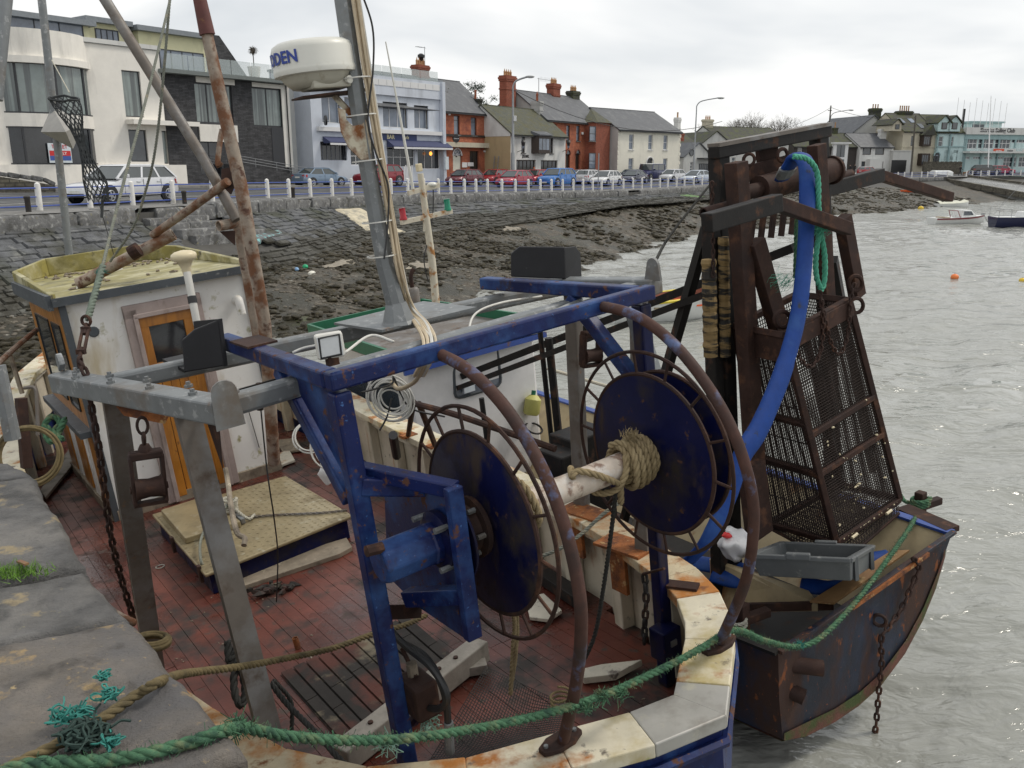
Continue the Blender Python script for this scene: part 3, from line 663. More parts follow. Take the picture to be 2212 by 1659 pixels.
def wall_holes(fc, z0, z1, holes, u0=0., u1=None, rec=.16):
 u1 = fc.L if u1 is None else u1
 us = sorted({u0, u1} | {min(max(h[k], u0), u1) for h in holes for k in (0,2)}); zs = sorted({z0, z1} | {min(max(h[k], z0), z1) for h in holes for k in (1,3)})
 m = MB()
 for a, b in zip(us, us[1:]):
  for c, d in zip(zs, zs[1:]):
   um, zm = (a + b) / 2,(c + d) / 2
   if any(h[0] < um < h[2] and h[1] < zm < h[3] for h in holes): continue
   m.quad(fc.p(a, c), fc.p(b, c), fc.p(b, d), fc.p(a, d))
 for h in holes:
  a, c, b, d = max(h[0], u0), max(h[1], z0), min(h[2], u1), min(h[3], z1)
  for p, q in (((a, c),(b, c)),((b, c),(b, d)),((b, d),(a, d)),((a, d),(a, c))):
   m.quad(fc.p(*p), fc.p(*q), fc.p(*q, -rec), fc.p(*p, -rec))
 return m
def window(root, fc, h, cols=1, rows=1, fm=M_FRW, gm=M_GLASS, sill=None, fw=.06, rec=.16, name='window', split=None):
 a, c, b, d = h; m = MB()
 def bar(u0, z0, u1, z1, t=.05, o=-rec + .03):
  m.hexa([fc.p(u0, z0, o - t), fc.p(u1, z0, o - t), fc.p(u1, z0, o), fc.p(u0, z0, o), fc.p(u0, z1, o - t), fc.p(u1, z1, o - t), fc.p(u1, z1, o), fc.p(u0, z1, o)])
 bar(a, c, a + fw, d); bar(b - fw, c, b, d); bar(a + fw, c, b - fw, c + fw); bar(a + fw, d - fw, b - fw, d)
 for k in range(1, cols): u = a + (b - a) * k / cols; bar(u - fw * .4, c + fw, u + fw * .4, d - fw, .04)
 for k in range(1, rows): z = c + (d - c) * (k / rows if split is None else split); bar(a + fw, z - fw * .4, b - fw, z + fw * .4,.035)
 w = mk(name, m, fm, root)
 mk('pane', MB().quad(fc.p(a + fw * .5, c + fw * .5,-rec - .005), fc.p(b - fw * .5, c + fw * .5,-rec - .005), fc.p(b - fw * .5, d - fw * .5,-rec - .005), fc.p(a + fw * .5, d - fw * .5,-rec - .005)), gm, w)
 if sill: mk('sill', fbox(fc, a - .08, c - .09, b + .08, c - .003,-.05,.10), sill, w)
 return w
def fbox(fc, u0, z0, u1, z1, o0, o1):
 return MB().hexa([fc.p(u0, z0, o0), fc.p(u1, z0, o0), fc.p(u1, z0, o1), fc.p(u0, z0, o1), fc.p(u0, z1, o0), fc.p(u1, z1, o0), fc.p(u1, z1, o1), fc.p(u0, z1, o1)])
def slab(m, a, b, c, d, t):
 """roof slope a,b (eaves) c,d (ridge) with thickness"""
 n = (b - a).cross(d - a).normalized() * t
 if n.z < 0: n = -n
 m.hexa([a, b, c, d, a + n, b + n, c + n, d + n])
def chimney(roof, p, w, dpt, z0, z1, fc, material, pots=4, potm=M_POT, poth=.45):
 m = MB(); B = lambda ww, dd, za, zb: m.hexa([p + fc.u * (sx * ww / 2) + fc.n * (sy * dd / 2) + V(0,0, zz - p.z) for zz in (za, zb) for sx, sy in ((-1,-1),(1,-1),(1,1),(-1,1))])
 H = z1 - z0; B(w, dpt, z0, z0 + H * .82); B(w * 1.08, dpt * 1.1, z0 + H * .55, z0 + H * .6); B(w * 1.10, dpt * 1.12, z0 + H * .82, z0 + H * .88); B(w * 1.18, dpt * 1.2, z0 + H * .88, z0 + H * .95); B(w * 1.08, dpt * 1.08, z0 + H * .95, z1)
 c = mk('chimney', m, material, roof)
 return c
def pots(roof, p, w, z1, fc, n=4, potm=M_POT, h=.45, cowl=True):
 for k in range(n):
  q = p + fc.u * ((k + .5) / n - .5) * w * .85; q.z = z1 - .02; m = MB().lathe([(.13,0),(.11, h * .75),(.135, h * .8),(.12, h)], q, n=8)
  if cowl: m.lathe([(.10, h),(.07, h + .08),(.012, h + .3)], q, n=6)
  mk('chimney_pot', m, potm, roof, smooth=True)
def house(name, label, fc, ze, depth, wm, rm, holes=(), roof='x', zr=None, over=.25, side=None, gable_l=True, cat='house', roof_ext=(0,0), gutter=True):
 """body with a holed front, side and back walls and a pitched roof; returns root, roof"""
 root = thing(name, label, cat, fc.p(fc.L / 2, fc.zb, -depth / 2)); zb = fc.zb - .6
 mk('front_wall', wall_holes(fc, zb, ze, list(holes)), wm, root)
 sm = side or wm; ins = -.0
 if roof == 'x':
  for u in (0., fc.L):
   m = MB(); m.add([fc.p(u, zb, 0), fc.p(u, zb, -depth), fc.p(u, ze, -depth), fc.p(u, zr, -depth / 2), fc.p(u, ze, 0)], [(0,1,2,3,4)]); mk('side_wall', m, sm, root)
 elif roof == 'y':
  for u in (0., fc.L): mk('side_wall', MB().quad(fc.p(u, zb), fc.p(u, zb, -depth), fc.p(u, ze, -depth), fc.p(u, ze)), sm, root)
  m = MB(); m.add([fc.p(0, ze), fc.p(fc.L, ze), fc.p(fc.L / 2, zr)], [(0,1,2)]); mk('gable', m, wm, root)
 else:
  for u in (0., fc.L): mk('side_wall', MB().quad(fc.p(u, zb), fc.p(u, zb, -depth), fc.p(u, ze, -depth), fc.p(u, ze)), sm, root)
 mk('back_wall', MB().quad(fc.p(0, zb, -depth), fc.p(fc.L, zb, -depth), fc.p(fc.L, ze, -depth), fc.p(0, ze, -depth)), sm, root)
 m = MB(); el, er = roof_ext
 if roof == 'x':
  sl = (zr - ze) / (depth / 2); e = over
  slab(m, fc.p(-.1 - el, ze - sl * e, e), fc.p(fc.L + .1 + er, ze - sl * e, e), fc.p(fc.L + .1 + er, zr, -depth / 2), fc.p(-.1 - el, zr, -depth / 2),.12)
  slab(m, fc.p(-.1 - el, ze - sl * e, -depth - e), fc.p(fc.L + .1 + er, ze - sl * e, -depth - e), fc.p(fc.L + .1 + er, zr - .003,-depth / 2), fc.p(-.1 - el, zr - .003,-depth / 2),.12)
  m.beam(fc.p(-.1 - el, zr + .10,-depth / 2), fc.p(fc.L + .1 + er, zr + .10,-depth / 2),.25,.1)
 elif roof == 'y':
  e = over; sl = (zr - ze) / (fc.L / 2)
  slab(m, fc.p(-e, ze - sl * e, e), fc.p(-e, ze - sl * e, -depth), fc.p(fc.L / 2, zr, -depth), fc.p(fc.L / 2, zr, e),.12)
  slab(m, fc.p(fc.L + e, ze - sl * e, e), fc.p(fc.L + e, ze - sl * e, -depth), fc.p(fc.L / 2, zr - .003,-depth), fc.p(fc.L / 2, zr - .003, e),.12)
 elif roof == 'flat':
  m = fbox(fc, -.1, ze, fc.L + .1, ze + .18,-depth - .1,.1)
 r = mk('roof', m, rm, root)
 if gutter and roof == 'x':
  mk('gutter', MB().beam(fc.p(-.05, ze - .05 - (zr - ze) / (depth / 2) * over, over + .07), fc.p(fc.L + .05, ze - .05 - (zr - ze) / (depth / 2) * over, over + .07),.12,.1), M_BLK, root)
 return root, r
def zpx(fc, u, out, x_unused, y):          # height of image row y at facade point u, out
 p = fc.p(u, fc.zb, out); d = (p - EYE).dot(FWD)
 # solve for z so that it lands on row y
 k = (CY - y) / F; # (p-E).up = k * (p-E).fwd with p.z free
 q = Vector((p.x, p.y, 0)) - EYE
 return (k * q.dot(FWD) - q.dot(UPV)) / (UPV.z - k * FWD.z)
def dpx(fc, u, x):
 pass
# ---------------------------------------------------------------- white apartment block with the curved bay
fc = Facade(-70,50.5,366,61,.35)
W = [fc.rect(C1('A1', *r)) for r in ((60,460,588,808),(110,900,600,1160),(872,500,1000,825),(915,915,1040,1140),(1150,925,1272,1155))]
ze = fc.uv(200,93)[1]
root, rf = house('apartment_block', 'white rendered modern apartment block with a wide curtained bay window', fc, ze, 9, M_WHITE, M_ZINC, W[2:], 'flat', cat='building')
ua, ub_ = W[0][0] - .45, W[0][2] + .45; nb_ = 8
def barc(u): t = min(max((u - ua) / (ub_ - ua),0),1); return 1.15 * max(sin(pi * t),0) ** .7
us_ = [ua + (ub_ - ua) * k / nb_ for k in range(nb_ + 1)]
bay = None
for z0, z1, mm_ in ((fc.zb - .6, W[1][1], 0),(W[1][3], W[0][1], 0),(W[0][3], ze + .3,0),(W[1][1], W[1][3], 1),(W[0][1], W[0][3], 2)):
 m = MB()
 for a, b in zip(us_, us_[1:]):
  if mm_ == 0: m.quad(fc.p(a, z0, barc(a)), fc.p(b, z0, barc(b)), fc.p(b, z1, barc(b)), fc.p(a, z1, barc(a)))
  else: mk('pane', MB().quad(fc.p(a, z0, barc(a) - .1), fc.p(b, z0, barc(b) - .1), fc.p(b, z1, barc(b) - .1), fc.p(a, z1, barc(a) - .1)), M_DGLASS if mm_ == 1 else M_CURT, bay)
 if mm_ == 0: o = mk('curved_bay', m, M_WHITE, root, smooth=True, sharp=0); bay = bay or o
 else:
  for k in (0,1,4,7,8): mk('mullion', MB().beam(fc.p(us_[k], z0, barc(us_[k]) - .06), fc.p(us_[k], z1, barc(us_[k]) - .06),.12 if 0 < k < 8 else .9,.08, fc.n), M_FRD if 0 < k < 8 else M_WHITE, bay)
  for zz in (z0 + .05, z1 - .05): mk('window_rail', MB().tube([fc.p(u, zz, barc(u) - .06) for u in us_], .05,4), M_FRD, bay)
window(root, fc, W[2], 1,1, M_FRD, M_CURT, fw=.07); window(root, fc, W[3], 1,1, M_FRD, M_GLASS, fw=.07); window(root, fc, W[4], 1,1, M_FRD, M_CURT, fw=.07)
a = fc.rect(C1('A1', -60,415,615,462)); m = MB()
n_ = 14; t0 = [];
for k in range(n_ + 1):
 u = a[0] + (a[2] - a[0]) * k / n_; t0.append((u, .3 + barc(u)))
poly = [fc.p(u, a[1], o) for u, o in t0] + [fc.p(a[2], a[1], -.05), fc.p(a[0], a[1], -.05)]
m.prism(poly, (0,0, a[3] - a[1])); mk('canopy', m, M_WHITE, root)
a = fc.rect(C1('A1', 890,853,1355,885)); mk('balcony_slab', fbox(fc, a[0], a[1], a[2], a[3], -.02,.9), M_WHITE, root)
mk('plinth', fbox(fc, 0, fc.zb - .5, fc.L + 1.2, fc.uv(200,356)[1], .02,.25), M_WHITE, root)
cp = MB(); cp.hexa([fc.p(u, z, o) for z in (ze + .02, ze + .30) for u, o in ((-.1,-.3),(fc.L + .05,-.3),(fc.L + .05,.14),(-.1,.14))]); mk('parapet_coping', cp, M_OFFW, root)
# the set-back top storey
def storey(root, u0, u1, z0, y1l, back, dep, wm, wins, ext=.3):
 zt = zpx(fc, u0,-back, 0, y1l)
 mk('top_storey', MB().hexa([fc.p(u, z, -o) for z in (z0, zt) for u, o in ((u0, back),(u1, back),(u1, back + dep),(u0, back + dep))]), wm, root)
 rf_ = mk('top_roof', MB().hexa([fc.p(u, z, -o) for z in (zt + .003, zt + .34) for u, o in ((u0 - ext, back - ext * 1.6),(u1 + ext, back - ext * 1.6),(u1 + ext, back + dep + ext),(u0 - ext, back + dep + ext))]), M_ZINC, root)
 for (a, b, c, d, n) in wins:
  f2 = Facade.__new__(Facade); f2.a = fc.p(0, fc.zb, -back + .04); f2.b = f2.a + fc.u; f2.zb = fc.zb; f2.u = fc.u; f2.n = fc.n; f2.L = fc.L
  window(root, f2,(a, b, c, d), n, 1, M_FRD, M_GLASSL, fw=.07, rec=.02)
 return zt
LA = fc.uv(228,60)[0]
storey(root, .4, LA, ze, 14,2.0,6, M_YEL, [(1.2, ze + .35, LA - .4, ze + 1.65,5)])
storey(root, LA + .5, fc.L - .4, ze, 47,3.0,6, M_YEL, [(LA + 1.0, ze + .3, fc.L - 1.0, ze + 1.4,4)])
sg = fc.rect(C1('A1', 272,1012,398,1148)); SO = 1.3
sgo = mk('let_sign', fbox(fc, sg[0], sg[1], sg[2] + .3, sg[3], SO - .12, SO - .08), M_SIGN, root)
w_ = sg[2] + .3 - sg[0]; hh = sg[3] - sg[1]
put_text('sign_lettering', 'TO LET', hh * .26, M_RED, sgo, fc.p(sg[0] + w_ * .5, sg[3] - hh * .18, SO - .07), fc.u, (0,0,1),.003,.004)
mk('sign_panel', fbox(fc, sg[0] + .05, sg[1] + hh * .36, sg[2] + .25, sg[1] + hh * .62, SO - .08, SO - .072), M_RED, sgo); mk('sign_panel', fbox(fc, sg[0] + .05, sg[1] + hh * .12, sg[2] + .25, sg[1] + hh * .355, SO - .08, SO - .072), M_SBLUE, sgo)
put_text('sign_lettering', 'KELLY', hh * .2, M_TXTW, sgo, fc.p(sg[0] + w_ * .56, sg[1] + hh * .48, SO - .068), fc.u, (0,0,1),.003,.004)
# ---------------------------------------------------------------- dark stone-clad block
fc = Facade(367,61,626,69.5,.45)
W = [fc.rect(C1('A1', *r)) for r in ((1380,592,1640,870),(1410,1000,1560,1232),(1782,622,1990,892),(1600,1000,1660,1232))]
ze = fc.uv(420,163)[1]
root, rf = house('stone_clad_apartments', 'dark stone clad apartment block with glass balustrade on its flat roof', fc, ze, 9, M_DSTONE, M_ZINC, W, 'flat', cat='building')
window(root, fc, W[0], 3,1, M_FRD, M_CURT, fw=.09); window(root, fc, W[1], 2,1, M_FRD, M_DGLASS); window(root, fc, W[2], 2,1, M_FRD, M_CURT, fw=.09); window(root, fc, W[3], 1,1, M_FRD, M_DGLASS)
for r, mm, o in (((1404,880,1672,1000), M_WHITE, .10),((1380,545,1650,590), M_WHITE, .06),((1775,590,2000,620), M_WHITE, .06),((1995,600,2050,1180), M_WHITE, .05),((1920,900,2000,1160), M_FRD, .03)):
 a = fc.rect(C1('A1', *r)); mk('panel', fbox(fc, a[0], a[1], a[2], a[3], -.02, o), mm, root)
mk('eaves_slab', fbox(fc, -.2, ze - .05, fc.L + .3, ze + .22,-.5,.8), mat('eaves_grey', (.16,.18,.175),.6), root)
dp = fc.uv(622,300)[0]; mk('drainpipe', MB().cyl(fc.p(dp, fc.zb - .3,.14), fc.p(dp, ze, .14),.05,8), M_BLK, root)
for k in range(6):
 u0 = .1 + k * (fc.L / 6); u1 = u0 + fc.L / 6 - .06; g0 = mk('balustrade_panel', fbox(fc, u0, ze + .24, u1, ze + 1.25,.45,.47), M_BALGL, root)
storey(root, 0.2, fc.L * .52, ze, 66,2.6,6, M_YEL, [(.8, ze + .4, fc.L * .5, ze + 1.9,5)])
zt = zpx(fc, fc.L * .55,-4,0,70)
mk('stair_tower', MB().hexa([fc.p(u, z, -o) for z in (ze, zt) for u, o in ((fc.L * .55,4),(fc.L * .74,4),(fc.L * .74,9),(fc.L * .55,9))]), M_DSTONE, root)
m = MB(); m.add([fc.p(fc.L * .74, zt, -4), fc.p(fc.L * .74, ze, -4), fc.p(fc.L * 1.02, ze, -4), fc.p(fc.L * .74, zt, -9), fc.p(fc.L * .74, ze, -9), fc.p(fc.L * 1.02, ze, -9)], [(0,1,2),(5,4,3),(0,2,5,3)]); mk('sloping_roof_wing', m, M_DSTONE, root)
# entrance ramp with rails
u0 = fc.uv(478,360)[0]; rm_ = thing('entrance_ramp', 'dark walled ramp with steel handrails below the stone clad block', 'ramp', fc.p(u0 + 3, fc.zb, 1.2))
mk('ramp_wall', MB().hexa([fc.p(u0,.2,.3), fc.p(fc.L + 1.5,.2,.3), fc.p(fc.L + 1.5,.2,1.6), fc.p(u0,.2,1.6), fc.p(u0, fc.uv(478,354)[1], .3), fc.p(fc.L + 1.5, fc.zb + .25,.3), fc.p(fc.L + 1.5, fc.zb + .25,1.6), fc.p(u0, fc.uv(478,354)[1], 1.6)]), M_DSTONE, rm_)
for hz in (.25,.45,.65): mk('handrail', MB().cyl(fc.p(u0, fc.uv(478,354)[1] + hz, 1.5), fc.p(fc.L + 1.4, fc.zb + .25 + hz, 1.5),.02,6), M_GALVP, rm_)
for k in range(5):
 t = k / 4; mk('handrail_post', MB().cyl(fc.p(u0 + (fc.L + 1.4 - u0) * t, .4,1.5), fc.p(u0 + (fc.L + 1.4 - u0) * t, (fc.uv(478,354)[1] * (1 - t) + (fc.zb + .25) * t) + .66,1.5),.02,6), M_GALVP, rm_)
# terrace chair-pod and potted bay tree on the roof terrace
fcs = fc; zs = ze
p = fc.p(fc.uv(568,160)[0], zs + .22,-1.0); t_ = thing('planter', 'round topped bay tree in a white pot on the roof terrace', 'potted tree', p)
mk('pot', MB().lathe([(.35,0),(.5,.9),(.5,.95),(.42,.93)], p, n=14), M_WHITE, t_, smooth=True); mk('trunk', MB().cyl(p + V(0,0,.9), p + V(0,0,1.9),.04,6), M_TARMK, t_)
m = MB()
for k in range(160):
 dv = Vector((random.gauss(0,1), random.gauss(0,1), random.gauss(0,1))).normalized() * random.uniform(.2,.42); q = p + V(0,0,2.1) + dv; m.tube([p + V(0,0,1.85) + dv * .15, p + V(0,0,2.2) + dv * .5, q], .012,3)
mk('crown', m, mat('bare_twig', (.10,.085,.065),.9), t_)
# ---------------------------------------------------------------- plain white rendered link
fc = Facade(622,70.5,684,72.5,.5)
house('white_link_building', 'plain white rendered wall between the dark stone block and the blue bar', fc, fc.uv(650,178)[1], 8, M_OFFW, M_ZINC, [], 'flat', cat='building')
# ---------------------------------------------------------------- pale blue bar
fc = Facade(678,70,957,82,.4)
ze = fc.uv(950,178)[1]; A2 = lambda *r: fc.rect(C1('A2', *r))
U1 = [A2(278,682,412,868), A2(440,690,575,880), A2(710,722,882,900), A2(930,745,1030,908)]
G1 = [A2(270,1000,455,1130), A2(482,1035,565,1165), A2(740,1038,932,1178), A2(955,1045,1112,1192)]
root, rf = house('blue_bar', 'pale blue boarded bar with navy sign, awnings and a glass fronted roof terrace', fc, ze, 5, M_LBLUE, M_ZINC, U1 + G1, 'flat', cat='building')
for h_, c_ in zip(U1,(2,2,3,2)): window(root, fc, h_, c_, 1, M_FRW, M_GLASSL, fw=.07, rec=.3)
window(root, fc, G1[0], 6,1, mat('steel_grille', (.20,.21,.24),.5), M_DGLASS, fw=.05, rec=.35, name='entrance_grille')
for h_, c_, r_ in zip(G1[1:], (2,4,3),(2,2,1)): window(root, fc, h_, c_, r_, M_FRW, M_DGLASS, fw=.06)
a = A2(270,872,1112,945)
m = MB(); zl = fc.uv(692,268)[1]; zr_ = fc.uv(947,289)[1]; zc = (zl + zr_) / 2
mk('ledge', fbox(fc, fc.L * .03, zc - .35, fc.L - .05, zc - .02,.0,.35), M_FRW, root)
sg = A2(640,945,943,990); so_ = mk('fascia_sign', fbox(fc, sg[0], sg[1], sg[2], sg[3], .02,.10), M_NAVY, root)
hs = sg[3] - sg[1]; ub = fc.uv(*C1('A2', 758,965))[0]; uc = fc.uv(*C1('A2', 863,970))[0]; zc2 = (sg[1] + sg[3]) / 2
put_text('sign_lettering', 'BAR', hs * .95, M_GOLD, so_, fc.p(ub, zc2,.103), fc.u, (0,0,1),.01,.01); put_text('sign_lettering', 'Cafe', hs * .8, M_GOLD, so_, fc.p(uc, zc2,.103), fc.u, (0,0,1),.01,.005, shear=.25)
for r in ((285,978,482,1012),(735,1003,1150,1042)):
 a = A2(*r); m = MB(); m.hexa([fc.p(a[0], a[1], .05), fc.p(a[2], a[1], .05), fc.p(a[2], a[1], .9), fc.p(a[0], a[1], .9), fc.p(a[0], a[3] + .15,.02), fc.p(a[2], a[3] + .15,.02), fc.p(a[2], a[1] + .10,.92), fc.p(a[0], a[1] + .10,.92)]); aw = mk('awning', m, M_AWN, root)
 mk('awning_valance', fbox(fc, a[0], a[1] - .14, a[2], a[1] + .02,.90,.94), M_FRW, aw)
mk('parapet_band', fbox(fc, -.05, ze - 1.55, fc.L + .02, ze - .02,.005,.22), M_LBLUE, root)
for k in range(12):
 u0 = fc.L * (.22 + .75 * k / 12); mk('terrace_panel', fbox(fc, u0, ze - .78, u0 + fc.L * .06, ze - .28,.23,.26), M_FRW, root)
for k in range(5):
 u0 = fc.L * (.2 + .76 * k / 5); mk('balustrade_panel', fbox(fc, u0, ze - .2, u0 + fc.L * .148, ze + .85,.16,.18), M_BALGL, root)
mk('end_pier', fbox(fc, fc.L - .35, fc.zb - .5, fc.L + .04, ze + .02,.02,.42), M_LBLUE, root)
mk('top_room', MB().hexa([fc.p(u, z, -o) for z in (ze, zpx(fc, fc.L * .3,-3,0,137)) for u, o in ((fc.L * .1,3),(fc.L * .45,3),(fc.L * .45,4.9),(fc.L * .1,4.9))]), mat('lead_cladding', (.20,.225,.25),.5, metal=.2, wave=(1.2,.4, 'X')), root)
a = A2(245,815,300,885); pc = fc.p((a[0] + a[2]) / 2,(a[1] + a[3]) / 2,.55); rs = (a[3] - a[1]) / 2
sgn = mk('round_sign', MB().lathe([(rs, -.07),(rs, .07)], pc, fc.u + fc.n * .5,24), M_BLK, root); put_text('sign_lettering', 'GUINNESS', rs * .36, M_TXTW, sgn, pc - (fc.u + fc.n * .5).normalized() * -.075, Vector((fc.n.y * -1, fc.n.x, 0)) * 0 + fc.u * .6 - fc.n * -.2,(0,0,1),.004)
p = fc.p(fc.uv(*C1('A2', 1032,1083))[0], fc.uv(*C1('A2', 1032,1083))[1], .25)
mk('wall_lamp', MB().sphere(p, .14,10,8,(1,1,1.3)), M_LAMP, root, smooth=True)
fl = mk('menu_board', fbox(fc, *[A2(1122,1105,1146,1195)[k] for k in (0,1,2,3)], .43,.5), M_SIGN, root)
gate = thing('picket_gate', 'small white picket gate beside the bar entrance', 'gate', fc.p(fc.uv(862,365)[0], fc.zb, 1.2))
for k in range(6): mk('picket', fbox(fc, fc.uv(851,365)[0] + k * .2, fc.zb, fc.uv(851,365)[0] + k * .2 + .1, fc.zb + 1.2 + .1 * (k % 2),1.2,1.24), M_FRW, gate)
# ---------------------------------------------------------------- red brick pub
fc = Facade(948,82.0,1059,88.5,.3)
A2 = lambda *r: fc.rect(C1('A2', *r))
ze = (fc.uv(958,238)[1] + fc.uv(1057,245)[1]) / 2; zr = zpx(fc, fc.L * .5,-4,0,172)
H = [A2(1210,815,1250,950), A2(1330,828,1370,956), A2(1203,1055,1264,1205), A2(1322,1065,1384,1205)]
root, rf = house('brick_pub', 'orange red brick pub with slate roof and a fanlight over its cream door', fc, ze, 8, M_BRICK, M_SLATE, H, zr=zr, roof_ext=(9.5,0), cat='building')
window(root, fc, H[0], 1,2, M_FRB, M_GLASSL, M_STONE, split=.75); window(root, fc, H[1], 1,2, M_FRB, M_GLASSL, M_STONE, split=.75)
a = H[2]; zd = a[1] + (a[3] - a[1]) * .72
dr = mk('door', fbox(fc, a[0] + .05, a[1], a[2] - .05, zd, -.2,-.12), M_DOOR, root); mk('door_window', fbox(fc, (a[0] + a[2]) / 2 - .12, a[1] + 1.3,(a[0] + a[2]) / 2 + .12, a[1] + 1.75,-.12,-.11), M_FRB, dr)
fan = MB(); cu, rr = (a[0] + a[2]) / 2,(a[2] - a[0]) / 2
fan.tube([fc.p(cu + cos(t) * rr, zd + sin(t) * rr, .02) for t in np.linspace(0, pi, 14)], .07,6)
for t in np.linspace(.3, pi - .3,5): fan.beam(fc.p(cu, zd, -.05), fc.p(cu + cos(t) * rr, zd + sin(t) * rr, -.05),.05,.05)
fl = mk('fanlight', fan, M_FRW, root); mk('pane', MB().add([fc.p(cu + cos(t) * rr, zd + sin(t) * rr, -.1) for t in np.linspace(0, pi, 14)], [tuple(range(14))]), M_GLASSL, fl)
window(root, fc, H[3], 2,1, M_FRB, M_DGLASS, name='doors')
mk('string_course', fbox(fc, .1, fc.uv(1000,293)[1] - .12, fc.L, fc.uv(1000,293)[1] + .1,.002,.09), M_FRB, root)
a = A2(1137,1008,1462,1042); zc = (a[1] + a[3]) / 2; mk('canopy', fbox(fc, .15, zc - .2, fc.L - .02, zc + .25,.002,.6), M_BEIGE, root)
a = A2(1165,950,1215,1006); pc = fc.p((a[0] + a[2]) / 2,(a[1] + a[3]) / 2,.6); rs = (a[3] - a[1]) / 2
sgn = mk('round_sign', MB().lathe([(rs, -.06),(rs, .06)], pc, fc.n + fc.u * -.4,24), M_BLK, root, smooth=True); put_text('sign_lettering', 'Guinness', rs * .42, M_TXTW, sgn, pc + (fc.n + fc.u * -.4).normalized() * .068, fc.u + fc.n * .4,(0,0,1),.004, shear=.2)
for r in ((1265,1145,1300,1180),(1305,1145,1345,1172)): a = A2(*r); mk('menu_board', fbox(fc, a[0], a[1], a[2], a[3], .02,.07), M_FRW, root)
for r in ((1165,788,1178,812),(1415,806,1432,820),(1415,1060,1432,1073)): a = A2(*r); mk('alarm_box', fbox(fc, a[0], a[1], a[2], a[3], .02,.15), M_FRW, root)
p = fc.p(fc.L * .28, zr, -4); z1 = zpx(fc, fc.L * .28,-4,0,141); chimney(rf, p, 1.55,.9, zr - 1.3, z1, fc, M_BRICK2); pots(rf, p, 1.5, z1, fc, 4, M_POT)
mk('chimney_ball', MB().lathe([(.12,0),(.2,.2),(.34,.35),(.34,.55),(.15,.68)], p + V(0,0, z1 - p.z + .4) + fc.u * .15, n=12), M_BLK, rf, smooth=True)
aer = MB(); q = p + fc.u * .35 + fc.n * .3; q.z = z1 - 1.5; aer.cyl(q, q + V(0,0,3.2),.03,5); aer.cyl(q + V(0,0,3.1) - fc.u * 1.3, q + V(0,0,3.1) + fc.u * .2,.02,4)
for k in range(5): aer.cyl(q + V(0,0,3.1) - fc.u * (.3 + k * .2) - fc.n * .25, q + V(0,0,3.1) - fc.u * (.3 + k * .2) + fc.n * .25,.012,4)
mk('aerial', aer, M_GALVP, rf)
p = fc.p(-7.6, zr, -4); z1 = zpx(fc, -7.6,-4,0,117); chimney(rf, p, 1.7,.9, zr - 1, z1, fc, M_BRICK2); pots(rf, p, 1.6, z1, fc, 4, M_POT)
p = fc.p(fc.L - .3, zr, -1.6); chimney(rf, p, .55,1.3, ze, zpx(fc, fc.L - .3,-1.6,0,214), fc, M_MOSSD); pots(rf, p, .5, zpx(fc, fc.L - .3,-1.6,0,214), fc, 1, M_POTR, .9, False)
# ---------------------------------------------------------------- white pub with tan gable
fc = Facade(1103,86,1221,94.5,.2)
A2 = lambda *r: fc.rect(C1('A2', *r))
ze = (fc.uv(1103,287)[1] + fc.uv(1219,295)[1]) / 2; zr = zpx(fc, 0,-3.6,0,228)
H = [A2(1685,960,1712,1078), A2(1885,970,1910,1082), A2(1650,1127,1785,1200), A2(1822,1130,1940,1200)]
root, rf = house('white_pub', 'low white pub with mossy roof, dark oriel window and tan gable', fc, ze, 7.2, M_OFFW, M_MOSS, H, zr=zr, side=M_TAN, cat='building')
window(root, fc, H[0], 1,2, M_FRB, M_GLASS, M_STONE, fw=.1); window(root, fc, H[1], 1,2, M_FRB, M_GLASS, M_STONE, fw=.1); window(root, fc, H[2], 5,1, M_FRB, M_DGLASS, fw=.12, name='shopfront'); window(root, fc, H[3], 4,1, M_FRB, M_DGLASS, fw=.12, name='shopfront')
a = A2(1755,958,1860,1082); orr = MB()
orr.prism([fc.p(a[0], a[1], 0), fc.p(a[0] + .35, a[1], .7), fc.p(a[2] - .35, a[1], .7), fc.p(a[2], a[1], 0)], (0,0, a[3] - a[1])); orl = mk('oriel_window', orr, M_FRB, root)
for k in range(3):
 u0 = a[0] + .42 + k * (a[2] - a[0] - .84) / 3; mk('pane', fbox(fc, u0, a[1] + .35, u0 + (a[2] - a[0] - .84) / 3 - .1, a[3] - .3,.68,.71), M_GLASSL, orl)
mk('oriel_roof', MB().hexa([fc.p(a[0] - .15, a[3], 0), fc.p(a[2] + .15, a[3], 0), fc.p(a[2] - .2, a[3], .9), fc.p(a[0] + .2, a[3], .9), fc.p(a[0] - .1, a[3] + .45,0), fc.p(a[2] + .1, a[3] + .45,0), fc.p(a[2] - .2, a[3] + .1,.9), fc.p(a[0] + .2, a[3] + .1,.9)]), M_SLATE, orl)
a = A2(1680,1090,1750,1115); put_text('pub_name', 'JOE MAY.', (a[3] - a[1]) * 1.05, M_TXT, root, fc.p((a[0] + a[2]) / 2,(a[1] + a[3]) / 2,.02), fc.u, (0,0,1),.02,.012, sx=.82)
for x, y in ((1396 / 1,0),): pass
for xx in (1657,1978):
 u, z = fc.uv(*C1('A2', xx, 1020)); q = fc.p(u, z, .7); t_ = mk('wall_lantern', MB().lathe([(.06,-.45),(.22,.2),(.26,.22),(.1,.45),(.04,.6)], q, n=6), M_BLK, root); mk('lantern_glass', MB().lathe([(.09,-.36),(.2,.16)], q, n=6), M_GLASSL, t_); mk('bracket', MB().beam(q - V(0,0,.5), fc.p(u, z - .7,0),.05,.05), M_BLK, t_)
